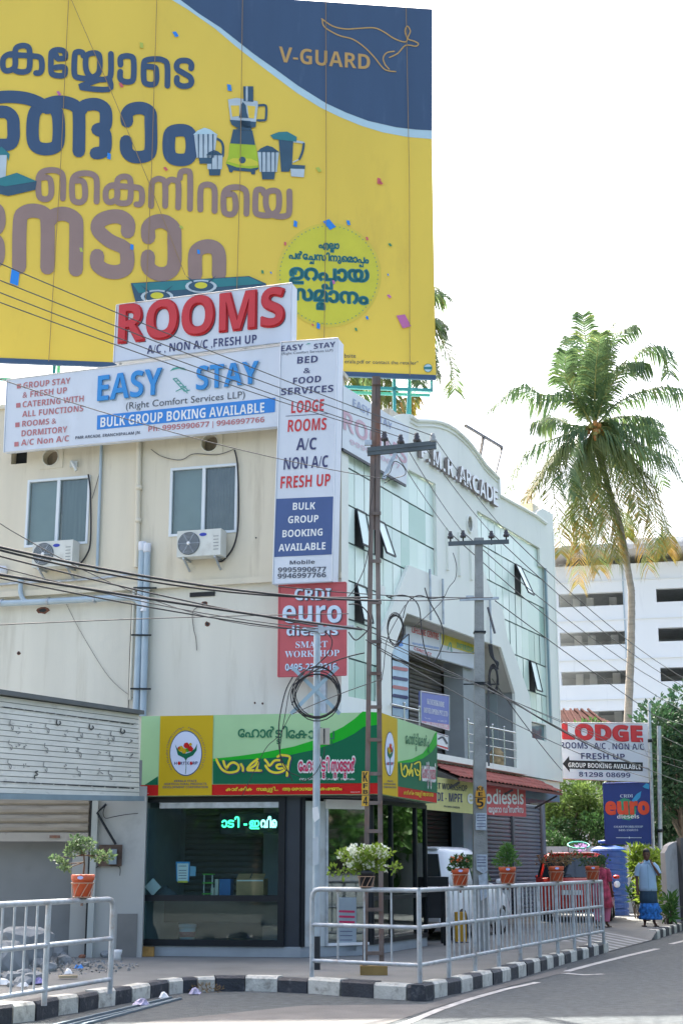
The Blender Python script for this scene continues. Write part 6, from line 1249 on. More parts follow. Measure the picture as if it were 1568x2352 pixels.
# ============================================================ FLOWER POTS
TERR = mat('terracotta plastic', (.55, .10, .035), .5, var=.06, dirt=(.3, .12, .07), dirt_amt=.12); BLKP = mat('black plastic pot', (.018, .02, .024), .45, var=.1); WIREP = mat('tan wire basket', (.48, .30, .2), .5, var=.05)
def leaf_quads(mb, c, rad, n, size, rg, up=.3, shape=1.0, bias=0, long=1.6, shell=.55):
    for _ in range(n):
        while True:
            p = Vector((rg.uniform(-1, 1), rg.uniform(-1, 1), rg.uniform(-1, 1)))
            if shell < p.length < 1: break
        q = Vector((p.x * rad[0], p.y * rad[1], p.z * rad[2])) + c
        d = (p + Vector((rg.uniform(-.8, .8), rg.uniform(-.8, .8), rg.uniform(-.5, .5) + up))).normalized(); s_ = size * rg.uniform(.6, 1.3)
        a, b = frame_from(d, Vector((rg.uniform(-1, 1), rg.uniform(-1, 1), .3)).normalized()); w = a * s_ * .5 * shape
        t = q + d * s_ * long; k = len(mb.v); mid = q + d * s_ * long * .45 + b * s_ * .12
        mb.v += [q, mid + w, t, mid - w]; mb.f += [(k, k + 1, k + 2, k + 3)]; mb.sm.append(False); mb.mi.append(0)
LG = leafmat('leaf mid green', (.05, .13, .03), (.10, .22, .05)); LD = leafmat('leaf dark green', (.02, .06, .02), (.05, .11, .03)); LY = leafmat('leaf yellow green', (.16, .26, .03), (.30, .40, .06)); LGR = leafmat('leaf grey green', (.07, .13, .06), (.14, .2, .09)); LR = leafmat('leaf reddish', (.16, .05, .03), (.10, .13, .05)); FLW = leafmat('white petals', (.75, .78, .62), (.85, .88, .8), .3); FLR = leafmat('orange petals', (.6, .10, .03), (.75, .25, .1), .2)
def pot(u, v, D, w, label, body=TERR, plant='bush', leaf=LG, ph=.3, flower=None, seed=1, group='flower pots on the railings', pw=None):
    """u, v: the middle of the pot's underside on the rail"""
    b = at(u, v, D); t = Thing('flower_pot', b, label, 'flower pot', group); h = w * .95; m = MB()
    m.lathe(b, [(w * .36, 0), (w * .46, h * .74), (w * .5, h * .745), (w * .52, h * .98), (w * .45, h), (w * .44, h * .9), (.001, h * .88)], 20); t.part('pot', m, body)
    m = MB(); m.lathe(b, [(w * .43, h * .86), (.001, h * .93)], 14); t.part('soil', m, mat('potting soil', (.05, .035, .025), .95))
    m = MB()
    for z, r in ((.0, .4), (.62, .5)): m.tube([b + Vector((w * r * math.cos(q * .5236), w * r * math.sin(q * .5236), h * z)) for q in range(12)], .005, 4, closed=True)
    for k in range(8):
        q = k * .785; m.tube([b + Vector((w * (.4 + .1 * s_) * math.cos(q + s_ * .7), w * (.4 + .1 * s_) * math.sin(q + s_ * .7), h * .62 * s_)) for s_ in (0, .33, .66, 1)], .0045, 4)
    t.part('wire_basket', m, WIREP)
    m = MB(); m.tube([b + Vector((0, 0, -.09)), b + Vector((0, 0, .0))], .014, 6); m.box(b + Vector((0, 0, -.006)), (w * .7, w * .5, .01)); t.part('rail_clip', m, RUST)
    if body is TERR:
        pl = Plane(b.x, b.y - w * .52 - .002, 1, 0); m = MB(); q = Vector((b.x - w * .02, b.y - w * .5 - .008, b.z + h * .86)); m.lathe(q, [(w * .13, 0), (w * .13, .003), (.001, .003)], 12, axis=Vector((0, -1, 0)), smooth=False)
        for i, p in enumerate(m.v): m.v[i] = Vector((p.x, p.y, q.z + (p.z - q.z) * .55))
        t.part('label_sticker', m, mat('lilac sticker', (.45, .5, .8), .5, var=.1))
    rg = random.Random(seed); top = b + Vector((0, 0, h * .9)); m = MB(); st = MB()
    if plant == 'bush':
        leaf_quads(m, top + Vector((0, 0, ph * .38)), (w * (pw or .62), w * .55, ph * .5), 260, .035, rg, shell=.1)
    elif plant == 'fir':
        for k in range(5): leaf_quads(m, top + Vector((0, 0, ph * (.15 + .18 * k))), (w * (.85 - .14 * k), w * (.7 - .1 * k), ph * .16), 90, .045, rg, shape=.5, shell=.1)
        st.tube([top, top + Vector((0, 0, ph * .8))], .008, 5)
    elif plant == 'tree':
        s0 = top + Vector((0, 0, ph * .52)); st.tube([top - Vector((0, 0, .05)), top + Vector((.01, 0, ph * .3)), s0], [.012, .01, .008], 5)
        for dx, dz, r, n in ((-.12, .62, .09, 120), (.02, .76, .10, 130), (-.08, .88, .07, 70), (.14, .50, .07, 80), (.24, .5, .07, 70), (-.22, .3, .06, 60), (-.18, .20, .04, 30), (-.3, .45, .04, 30)):
            c = top + Vector((dx, rg.uniform(-.06, .06), ph * dz)); st.tube([s0 if dz > .4 else top + Vector((0, 0, ph * .35)), c], [.007, .003], 4); leaf_quads(m, c, (r, r * .8, r * .7), n, .028, rg, shell=.05)
    elif plant == 'spray':
        for k in range(24):
            a = rg.uniform(0, 6.28); e = rg.uniform(.2, 1.3); L = w * rg.uniform(.6, 1.7) * (1.15 if math.cos(a) > 0 else 1.2); P = [top, top + Vector((math.cos(a) * L * .4 * math.cos(e), math.sin(a) * L * .3, L * .5 * math.sin(e))), top + Vector((math.cos(a) * L * math.cos(e) * 1.1, math.sin(a) * L * .5, L * .75 * math.sin(e) - (.05 if e < .6 else 0)))]
            st.tube(P, [.006, .004, .002], 4)
            for j in (1, 2): leaf_quads(m, P[j], (.07, .07, .06), 26, .034, rg, shell=.05)
    elif plant == 'dry':
        for k in range(22):
            a = rg.uniform(0, 6.28); L = w * rg.uniform(.6, 1.5); P = [top, top + Vector((math.cos(a) * L * .4, math.sin(a) * L * .3, L * .45)), top + Vector((math.cos(a) * L * .9, math.sin(a) * L * .6, L * rg.uniform(.3, .7)))]
            st.tube(P, [.005, .003, .002], 4); leaf_quads(m, P[2], (.09, .08, .06), 14, .03, rg, shell=.05)
    if st.v: t.part('stem', st, mat('plant stem', (.10, .07, .04), .8))
    t.part('foliage', m, leaf, recalc=False)
    if flower:
        f = MB()
        if plant == 'spray':
            for k in range(70):
                a = rg.uniform(0, 6.28); c = top + Vector((math.cos(a) * w * rg.uniform(.2, 1.65), math.sin(a) * w * .6, rg.uniform(.04, .3))); leaf_quads(f, c, (.03, .03, .026), 8, .036, rg, shape=1.4, long=1, shell=.05)
        else:
            for k in range(7):
                a = rg.uniform(0, 6.28); c = top + Vector((math.cos(a) * w * .45, -abs(math.sin(a)) * w * .4, rg.uniform(.1, ph * .85))); leaf_quads(f, c, (.018, .018, .015), 7, .022, rg, shape=1.3, long=1, shell=.05)
        t.part('flowers', f, flower, recalc=False)
    return t
def on_rail(P, H, u):                           # distance at which a railing crosses picture column u
    for a, b in zip(P, P[1:]):
        for k in range(400):
            q = a.lerp(b, k / 399)
            if abs(784 + 3365 * q.x / q.y - u) < 2.0 * 1: return q
    return P[-1]
RP = [ra, rc, re_]; LP = [le, la, lb2]
def rpot(u, w, *a, P=RP, H=1.05, **k):
    best = min((p.lerp(q, i / 600) for p, q in zip(P, P[1:]) for i in range(601)), key=lambda s_: abs(784 + 3365 * s_.x / s_.y - u)); d = best + Vector((0, 0, H + .035)); t_ = at(0, 0, 1)
    r_ = d - Vector((0, 0, CAM_Z)); yy = r_.y; s_ = yy * _cp + r_.z * _sp; uu = 784 + F * r_.x / s_; vv = 1176 - F * (-yy * _sp + r_.z * _cp) / s_
    return pot(uu, vv, d.y, w, *a, **k)
rpot(192, .24, 'terracotta pot with a small leafy tree on the left railing', P=LP, H=.98, plant='tree', ph=.42, leaf=LGR, seed=4)
rpot(841, .20, 'black pot with bright white flowering bush on the front railing', body=BLKP, plant='spray', leaf=LY, flower=FLW, seed=11)
rpot(1056, .22, 'terracotta pot with orange flowers and dark leaves on the railing near the white car', plant='bush', leaf=LD, ph=.2, flower=FLR, seed=3)
rpot(1164, .235, 'terracotta pot with a small green conical plant before the grey shutter', plant='fir', leaf=LG, ph=.32, seed=6)
rpot(1276, .24, 'terracotta pot with dry reddish plant in front of the red car', plant='dry', leaf=LR, seed=8); rpot(1359, .24, 'terracotta pot with a drooping green plant nearest the railing end', plant='dry', leaf=LD, seed=13)
# ============================================================ SMALL THINGS ON THE GROUND
ROCK = mat('broken concrete', (.22, .24, .25), .9, var=.2, scale=5, bump=.6, bscale=20); 
def rock(p, s_, seed, m_=ROCK, lab=None):
    rg = random.Random(seed); bm = bmesh.new(); bmesh.ops.create_icosphere(bm, subdivisions=2, radius=1); mb = MB()
    off = Vector((rg.uniform(0, 50), 0, 0))
    for v in bm.verts:
        k = 1 + .35 * noise.noise(v.co * 1.1 + off); v.co = Vector((round(v.co.x * k * 2.2) / 2.2 * .5 + v.co.x * k * .5, v.co.y * k, max(-.45, min(.75, v.co.z * k))))
    mb.add([p + Vector((v.co.x * s_[0], v.co.y * s_[1], (v.co.z + .45) * s_[2])) for v in bm.verts], [tuple(v.index for v in f.verts) for f in bm.faces], False); bm.free()
    return mb
k = 0
for u, v, s_, lab in ((48, 2218, (.46, .34, .42), 'big grey lump of broken concrete with pale top behind the left railing'), (14, 2228, (.3, .3, .3), 'brown edged concrete lump at the far left edge behind the railing'), (100, 2185, (.42, .3, .26), 'flat grey concrete slab piece leaning on the rubble'), (215, 2185, (.16, .14, .14), 'grey concrete chunk near the pillar'), (165, 2180, (.25, .2, .14), 'low concrete chunk below the potted tree'), (245, 2200, (.1, .1, .08), 'small pale concrete piece near the kiosk dado'), (60, 2262, (.14, .12, .08), 'small grey rubble piece low behind the railing'), (28, 2252, (.12, .1, .08), 'little dark rubble piece near the left kerb')):
    single('rubble_chunk', rock(gnd(u, v, ZP), s_, k + 5), ROCK, lab, 'rubble'); k += 1
rgx = random.Random(6)
for k in range(26):
    u, v = rgx.uniform(-5, 225), rgx.uniform(2168, 2268)
    if u > 140 and v > 2235: continue
    s_ = rgx.uniform(.04, .13); single('rubble_chunk', rock(gnd(u, v, ZP), (s_, s_ * .8, s_ * .9), k + 40), ROCK if k % 4 else mat('broken red brick', (.24, .11, .07), .9, var=.3), 'small loose rubble chunk scattered behind the short left railing', 'rubble', 'small rubble behind the left railing')
m = MB(); leaf_quads(m, gnd(90, 2225, ZP) + Vector((0, 0, .01)), (1.3, 1.5, .03), 900, .03, random.Random(8), up=0, shell=0); tag(m.build('gravel', ROCK, recalc=False, org=gnd(90, 2225, ZP)), 'fine grit and dust between the rubble at the left', kind='stuff')
def crumple(p, w, d, h, seed, nx=9):
    rg = random.Random(seed); m = MB(); vs = []
    for i in range(nx):
        for j in range(nx):
            x = i / (nx - 1) * 2 - 1; y = j / (nx - 1) * 2 - 1; r = max(abs(x), abs(y)); vs.append(p + Vector((x * w * rg.uniform(.85, 1.1), y * d * rg.uniform(.85, 1.1), (h * (1 - r ** 2) + .02) * rg.uniform(.5, 1.2))))
    m.add(vs, [(i * nx + j, (i + 1) * nx + j, (i + 1) * nx + j + 1, i * nx + j + 1) for i in range(nx - 1) for j in range(nx - 1)], False); return m
single('tarpaulin', crumple(gnd(55, 2165, ZP), .5, .3, .62, 3), mat('grey white tarpaulin', (.42, .46, .48), .5, var=.35, scale=4), 'crumpled grey and white tarpaulin heaped behind the left railing', 'tarpaulin')
single('sack_heap', crumple(gnd(122, 2160, ZP), .35, .25, .5, 5), mat('brown dark sacks', (.09, .07, .05), .85, var=.5, scale=6), 'dark brown sacks beside the crumpled tarpaulin', 'sack')
single('paper_sheet', crumple(gnd(100, 2165, ZP) + Vector((.0, -.3, 0)), .1, .1, .35, 9, 5), mat('dull white sheet', (.5, .5, .46), .8, var=.1), 'upright dull white sheet against the dark sacks', 'sheet')
for i, (u, v, w, m_, lab) in enumerate(((52, 2270, .06, WHITE, 'white crumpled paper behind the left railing post'), (88, 2263, .07, mat('violet print litter', (.25, .22, .45), .6, var=.5, scale=20), 'violet and white printed wrapper behind the left railing'), (157, 2240, .05, WHITE, 'round white paper cup lid behind the railing'), (180, 2228, .06, BLUE, 'bright blue plastic scrap behind the railing'), (325, 2312, .09, mat('purple white litter', (.4, .37, .5), .6, var=.5, scale=25), 'crumpled purple and white wrapper beside the kerb bars'), (376, 2296, .06, WHITE, 'white paper scrap on the road near the left kerb'), (448, 2286, .07, mat('purple white litter', (0, 0, 0)), 'small wrapper against the kerb bend'), (8, 2265, .09, WHITE, 'white paper at the far left edge'))):
    z = 0 if u > 300 else ZP; single('litter', crumple(gnd(u, v, z), w, w * .7, .06, 20 + i, 5), m_, lab, 'litter')
m = MB(); p = gnd(269, 2206, ZP); m.lathe(p, [(.06, 0), (.05, .06), (.065, .1), (.07, .14), (.001, .145)], 12); single('plastic_cup', m, WHITE, 'white plastic cup standing left of the yellow stone block', 'cup')
m = MB(); p = gnd(156, 2250, ZP); m.box(p + Vector((0, 0, .03)), (.22, .1, .03), Matrix.Rotation(.3, 3, 'Z')); single('wood_piece', m, mat('pale timber', (.4, .33, .22), .8, var=.2), 'short broken piece of pale timber by the railing', 'wood')
BARM = mat('blue grey steel bar', (.16, .21, .25), .5, .3, var=.1)
for i, (a, b) in enumerate((((-30, 2392), (392, 2292)), ((-10, 2396), (404, 2296)), ((20, 2400), (415, 2294)))):
    m = MB(); m.bar(gnd(*a, .012), gnd(*b, .012), .035, .02); single('steel_bar', m, BARM, ('long steel bar lying closest to the left kerb', 'middle long steel bar along the left kerb', 'outermost long steel bar along the left kerb')[i], 'steel bar', 'long steel bars along the left kerb')
m = MB(); leaf_quads(m, gnd(475, 2281) + Vector((0, 0, .04)), (.22, .06, .05), 120, .035, random.Random(3), shape=.3, shell=.0); tag(m.build('dry_weeds', leafmat('dry weeds', (.22, .14, .06), (.34, .26, .12), .2), recalc=False, org=gnd(475, 2281)), 'dry brown weeds at the foot of the kerb bend', kind='stuff')
# yellow post, table behind the railing
m = MB(); p = gnd(1058, 2166, ZP); t = Thing('yellow_post', p, 'short yellow painted square post behind the railing', 'post'); m.box(p + Vector((0, 0, .26)), (.2, .12, .52)); t.part('post', m, mat('yellow ochre paint', (.55, .30, .02), .6, var=.1)); m = MB(); m.box(p + Vector((0, 0, .01)), (.3, .2, .02)); t.part('base_plate', m, FRM)
t = Thing('display_table', gnd(1005, 2180, ZP), 'black topped table behind the railing beside the kiosk', 'table'); pt_ = gnd(1000, 2172, ZP)
m = MB(); m.box(pt_ + Vector((-.15, .2, 1.05)), (.75, .8, .16)); t.part('table_top', m, DARK)
m = MB(); m.box(pt_ + Vector((-.15, .2, .7)), (.6, .7, .5)); t.part('cabinet', m, SHADE)
for dx in (-.45, .15):
    for dy in (-.15, .5): m = MB(); m.box(pt_ + Vector((dx, dy, .49)), (.05, .05, .97)); t.part('leg', m, DARK)
# ============================================================ CARS
RUB = mat('tyre rubber', (.02, .02, .02), .8, var=.1); CGL = mat('car window glass', (.02, .03, .035), .05, var=0, spec=.9); CHR = mat('headlamp glass', (.55, .6, .62), .12, .3, var=.1); TL_ = mat('tail lamp red', (.35, .01, .01), .2, var=0)
def V4(*a): return Vector(a)
def car(name, label, loc, rz, paint, rear=False, solid=False, H=1.55, W=1.68, L=3.7):
    t = Thing(name, (0, 0, 0), label, 'car'); hw = W / 2
    def ring(y, zb, zt, w, k=.8, top=.86):
        return [Vector((w * x, y, z)) for x, z in ((-.86, zb), (-.99, zb + .12), (-1, zb + (zt - zb) * .45), (-.97, zb + (zt - zb) * .8), (-top, zt), (-top * .55, zt + .025), (top * .55, zt + .025), (top, zt), (.97, zb + (zt - zb) * .8), (1, zb + (zt - zb) * .45), (.99, zb + .12), (.86, zb))]
    m = MB(); m.loft([ring(-L / 2, .32, .66, hw * .82), ring(-L / 2 + .12, .22, .76, hw * .93), ring(-L / 2 + .5, .2, .88, hw * .99), ring(-L * .22, .2, .98, hw), ring(0, .2, 1.0, hw), ring(L * .3, .2, 1.02, hw), ring(L / 2 - .2, .22, 1.02, hw * .97), ring(L / 2 - .04, .28, .98, hw * .93), ring(L / 2, .36, .8, hw * .88)]); body = t.part('body', m, paint)
    yf = lambda t: -L * .25 + t * L * .20; yr = lambda t: L * .475 - t * L * .06; xw = lambda t: hw * (.95 - .20 * t); zz = lambda t: .96 + (H - .96) * t
    def cab(t, inset=0.0):
        y0, y1, w = yf(t) + inset, yr(t) - inset, xw(t) - inset; r = []
        for k in range(32):
            a = 2 * math.pi * k / 32; c, s_ = math.cos(a), math.sin(a); e = 2 / 5.5
            r.append(Vector((w * math.copysign(abs(c) ** e, c), (y0 + y1) / 2 + (y1 - y0) / 2 * math.copysign(abs(s_) ** e, s_), zz(t))))
        return r
    m = MB(); m.loft([cab(-.05), cab(.3), cab(.6), cab(.84, .0), cab(.93, .03), cab(.98, .09), cab(1.0, .22)]); t.part('cabin', m, paint)
    A, B_ = .10, .80
    def pane(q):
        n = (q[1] - q[0]).cross(q[3] - q[0]).normalized(); m = MB(); m.add(q + [p + n * .02 for p in q] + [p - n * .02 for p in q], [(4, 5, 6, 7), (11, 10, 9, 8), (4, 8, 9, 5), (5, 9, 10, 6), (6, 10, 11, 7), (7, 11, 8, 4)], False); t.part('window_glass', m, CGL)
    for yy, o in ((yf, -.006), (yr, .006)): pane([Vector((-xw(A) + .12, yy(A) + o, zz(A))), Vector((xw(A) - .12, yy(A) + o, zz(A))), Vector((xw(B_) - .12, yy(B_) + o, zz(B_))), Vector((-xw(B_) + .12, yy(B_) + o, zz(B_)))])
    ym = L * .13
    for s_ in (-1, 1):
        for q0, q1, top0, top1 in ((yf(A) + .22, ym - .04, yf(B_) + .14, ym - .04),) + (() if solid else ((ym + .04, yr(A) - .3, ym + .04, yr(B_) - .26),)):
            pane([Vector((s_ * (xw(A) - .002), q0, zz(A))), Vector((s_ * (xw(A) - .002), q1, zz(A))), Vector((s_ * (xw(B_) - .002), top1, zz(B_))), Vector((s_ * (xw(B_) - .002), top0, zz(B_)))])
    for s_ in (-1, 1):
        for y in (-L * .31, L * .31):
            m = MB(); c = Vector((s_ * (hw - .1), y, .29)); m.lathe(c, [(.001, -.09), (.26, -.09), (.29, -.06), (.29, .06), (.26, .1), (.19, .1), (.18, .07), (.001, .07)], 20, axis=Vector((s_, 0, 0))); w_ = t.part('wheel', m, RUB); m = MB(); m.lathe(c, [(.001, .075), (.17, .08), (.18, .095), (.16, .1), (.001, .09)], 14, axis=Vector((s_, 0, 0))); t.part('rim', m, GALV, parent=w_)
        m = MB(); c = Vector((s_ * (hw + .09), -L * .2, 1.02)); m.lathe(c, [(.001, -.09), (.075, -.06), (.085, 0), (.075, .06), (.001, .09)], 10, axis=Vector((1, 0, 0)), sx=1, sy=.6); t.part('mirror', m, paint)
        m = MB(); m.hexa([Vector((s_ * hw * .62, -L / 2 + .01, .62)), Vector((s_ * hw * .93, -L / 2 + .1, .62)), Vector((s_ * hw * .93, -L / 2 + .2, .62)), Vector((s_ * hw * .62, -L / 2 + .2, .62))], [Vector((s_ * hw * .55, -L / 2 + .06, .80)), Vector((s_ * hw * .95, -L / 2 + .22, .84)), Vector((s_ * hw * .93, -L / 2 + .4, .84)), Vector((s_ * hw * .55, -L / 2 + .3, .80))]); t.part('headlight', m, CHR)
        m = MB(); m.box((s_ * hw * .86, L / 2 - .04, .85), (.16, .12, .34)); t.part('tail_light', m, TL_)
    for y, z in ((-L / 2 + .015, .38), (L / 2 - .0, .42)): m = MB(); m.box((0, y, z), (W * .8, .1, .16)); t.part('bumper', m, paint if y > 0 else DARK)
    m = MB(); m.box((0, L / 2 + .055, .68), (.5, .012, .11)); m.box((0, -L / 2 - .045, .42), (.5, .012, .11)); t.part('number_plate', m, WHITE)
    if rear: m = MB(); m.box((0, L * .40, H - .035), (W * .6, .16, .03)); t.part('spoiler', m, paint); m = MB(); m.tube([Vector((0, L * .49, 1.08)), Vector((.35, L * .475, 1.14))], .008, 5); t.part('wiper', m, DARK)
    t.e.location = loc; t.e.rotation_euler = (0, 0, rz); return t
CWH = mat('white car paint', (.72, .75, .77), .22, var=.03, spec=.7); CRD = mat('red car paint', (.50, .022, .012), .22, var=.04, spec=.7)
car('parked_car', 'white hatchback parked between the kiosk and the concrete pole', (1.95, 28.5, ZP), R(155), CWH, rear=True, H=1.66, solid=True)
cr_ = at(1325, 1984, 37.0); car('parked_car', 'red hatchback parked beyond the railing by the blue tank', (cr_.x - .05, cr_.y, ZP), R(180 - 12), CRD, rear=True, H=1.62, W=1.8)
# ============================================================ PEOPLE
def skin_mesh(J, E, rad, root):
    names = list(J); me = bpy.data.meshes.new('body'); me.from_pydata([J[n] for n in names], [(names.index(a), names.index(b)) for a, b in E], []); o = bpy.data.objects.new('body', me); COL.objects.link(o)
    md = o.modifiers.new('s', 'SKIN'); md.use_smooth_shade = True
    for i, n in enumerate(names):
        r = rad[n]; me.skin_vertices[0].data[i].radius = r if isinstance(r, tuple) else (r, r); me.skin_vertices[0].data[i].use_root = (n == root)
    sd = o.modifiers.new('d', 'SUBSURF'); sd.levels = 2; sd.render_levels = 2
    dg = bpy.context.evaluated_depsgraph_get(); dg.update(); m2 = bpy.data.meshes.new_from_object(o.evaluated_get(dg)); bpy.data.objects.remove(o)
    v = [p.co.copy() for p in m2.vertices]; f = [tuple(p.vertices) for p in m2.polygons]; bpy.data.meshes.remove(m2); return v, f
SKIN = mat('brown skin', (.12, .055, .032), .55, var=.06); HAIR = mat('black hair', (.012, .011, .012), .6, var=.2)
def fingers(J, E, rad, w, d, side, tag_, curl=.5):
    a, b = frame_from(d); palm = w + d * .075; J['palm' + tag_] = palm; E.append(('wr' + tag_, 'palm' + tag_)); rad['palm' + tag_] = (.036, .016)
    for i, (o, L) in enumerate(((-.027, .065), (-.009, .075), (.009, .07), (.026, .055))):
        k0 = palm + d * .03 + a * o; k1 = k0 + d * L * .5 + b * .01 * curl; k2 = k1 + d * L * .4 * (1 - curl * .5) - b * -.03 * curl
        for j, q in enumerate((k0, k1, k2)): J['f%s%d%d' % (tag_, i, j)] = q; rad['f%s%d%d' % (tag_, i, j)] = (.0095, .0095)
        E += [('palm' + tag_, 'f%s%d0' % (tag_, i)), ('f%s%d0' % (tag_, i), 'f%s%d1' % (tag_, i)), ('f%s%d1' % (tag_, i), 'f%s%d2' % (tag_, i))]
    q0 = w + d * .035 - a * .032 * side; q1 = q0 + d * .04 - a * .016 * side
    for j, q in enumerate((q0, q1)): J['t%s%d' % (tag_, j)] = q; rad['t%s%d' % (tag_, j)] = (.011, .011)
    E += [('wr' + tag_, 't%s0' % tag_), ('t%s0' % tag_, 't%s1' % tag_)]
def ell(c, rx, ry, n=20, f=None): return [c + Vector((rx * math.cos(2 * math.pi * k / n) * (1 + (f(k) if f else 0)), ry * math.sin(2 * math.pi * k / n) * (1 + (f(k) if f else 0)), 0)) for k in range(n)]
def head(t, c, turn, s_=1.0, hair=HAIR, long=False, body=None):
    # head as a lofted ovoid with nose, eyes, mouth, ears and hair; faces -Y before turning
    M = Matrix.Rotation(turn, 3, 'Z'); m = MB(); ring = []
    for z, rx, ry, dy in ((-.125, .028, .03, -.03), (-.112, .045, .05, -.028), (-.085, .058, .072, -.018), (-.05, .066, .085, -.008), (-.01, .072, .093, 0), (.03, .075, .096, 0), (.07, .07, .09, .004), (.1, .055, .07, .008), (.118, .03, .04, .01), (.124, .008, .01, .01)): ring.append([M @ p for p in ell(Vector((0, dy, z)), rx, ry, 18)])
    m.loft([[c + p * s_ for p in r] for r in ring])
    def put(mb, prof, q, ax): mb.lathe(c + (M @ Vector(q)) * s_, [(r * s_, h * s_) for r, h in prof], 8, axis=(M @ Vector(ax)).normalized())
    put(m, [(.014, 0), (.013, .02), (.001, .03)], (0, -.09, -.03), (0, -.85, -.3))
    for s in (-1, 1): put(m, [(.001, -.02), (.018, -.012), (.02, .008), (.001, .014)], (s * .074, .005, -.01), (s, .2, 0))
    body.append(m)
    e = MB()
    for s in (-1, 1): put(e, [(.012, 0), (.009, .005), (.001, .008)], (s * .028, -.083, .006), (s * .2, -1, 0))
    t.part('eyes', e, mat('eye dark', (.02, .018, .018), .2)); e = MB(); put(e, [(.02, 0), (.016, .006), (.001, .008)], (0, -.083, -.068), (0, -1, -.1)); t.part('mouth', e, mat('lip brown', (.09, .03, .025), .5))
    h = MB(); rr = []
    for z, rx, ry, dy in ((.0, .078, .08, .03), (.03, .081, .095, .018), (.07, .079, .1, .006), (.105, .065, .085, .008), (.13, .04, .05, .012), (.14, .01, .012, .012)): rr.append([c + (M @ p) * s_ for p in ell(Vector((0, dy, z)), rx, ry, 18, lambda k: .03 * math.sin(k * 2.7))])
    if long: rr = [[c + (M @ p) * s_ for p in ell(Vector((0, .06 - z * .02, z)), .05, .04, 18)] for z in (-.16, -.1, -.05)] + rr[0:]
    h.loft(rr); t.part('hair', h, hair)
def person(label, loc, rz, pose, build):
    t = Thing('person', (0, 0, 0), label, 'person'); J, E, rad = pose(); v, f = skin_mesh(J, E, rad, 'hip'); body = MB(); body.add(v, f, True); extra = []
    build(t, J, extra)
    for x in extra: body.add(x.v, x.f, True)
    t.part('body', body, SKIN); t.e.location = loc; t.e.rotation_euler = (0, 0, rz); return t
V = Vector
def man_pose():
    J = {'hip': V((0, 0, .86)), 'waist': V((0, .005, 1.0)), 'chest': V((0, 0, 1.22)), 'neck0': V((0, .005, 1.36)), 'neck': V((0, -.005, 1.44)), 'skull': V((.0, -.01, 1.5)),
         'shR': V((-.17, 0, 1.32)), 'elR': V((-.235, .03, 1.05)), 'wrR': V((-.235, -.03, .82)), 'shL': V((.17, 0, 1.32)), 'elL': V((.26, -.07, 1.09)), 'wrL': V((.13, -.17, 1.29)),
         'hR': V((-.085, 0, .82)), 'kR': V((-.09, -.03, .46)), 'aR': V((-.10, .02, .08)), 'tR': V((-.13, -.15, .03)), 'hL': V((.085, 0, .82)), 'kL': V((.09, -.01, .46)), 'aL': V((.10, .02, .08)), 'tL': V((.14, -.13, .03))}
    E = [('hip', 'waist'), ('waist', 'chest'), ('chest', 'neck0'), ('neck0', 'neck'), ('neck', 'skull'), ('neck0', 'shR'), ('shR', 'elR'), ('elR', 'wrR'), ('neck0', 'shL'), ('shL', 'elL'), ('elL', 'wrL'), ('hip', 'hR'), ('hR', 'kR'), ('kR', 'aR'), ('aR', 'tR'), ('hip', 'hL'), ('hL', 'kL'), ('kL', 'aL'), ('aL', 'tL')]
    rad = {'hip': (.13, .1), 'waist': (.13, .1), 'chest': (.15, .1), 'neck0': (.08, .06), 'neck': .05, 'skull': .045, 'shR': .055, 'elR': .038, 'wrR': .026, 'shL': .055, 'elL': .038, 'wrL': .026, 'hR': .08, 'kR': .055, 'aR': .035, 'tR': (.035, .02), 'hL': .08, 'kL': .055, 'aL': .035, 'tL': (.035, .02)}
    fingers(J, E, rad, J['wrR'], V((0, -.1, -1)).normalized(), -1, 'R', .4); fingers(J, E, rad, J['wrL'], V((-.45, .25, .9)).normalized(), 1, 'L', .6)
    return J, E, rad
SHIRT = mat('pale blue shirt', (.34, .50, .66), .8, var=.08, bump=.2, bscale=30); LUN = mat('dark teal lungi', (.025, .06, .10), .85, var=.2, scale=6); LUNB = mat('bright blue patterned hem', (.02, .14, .42), .8, var=.7, scale=16)
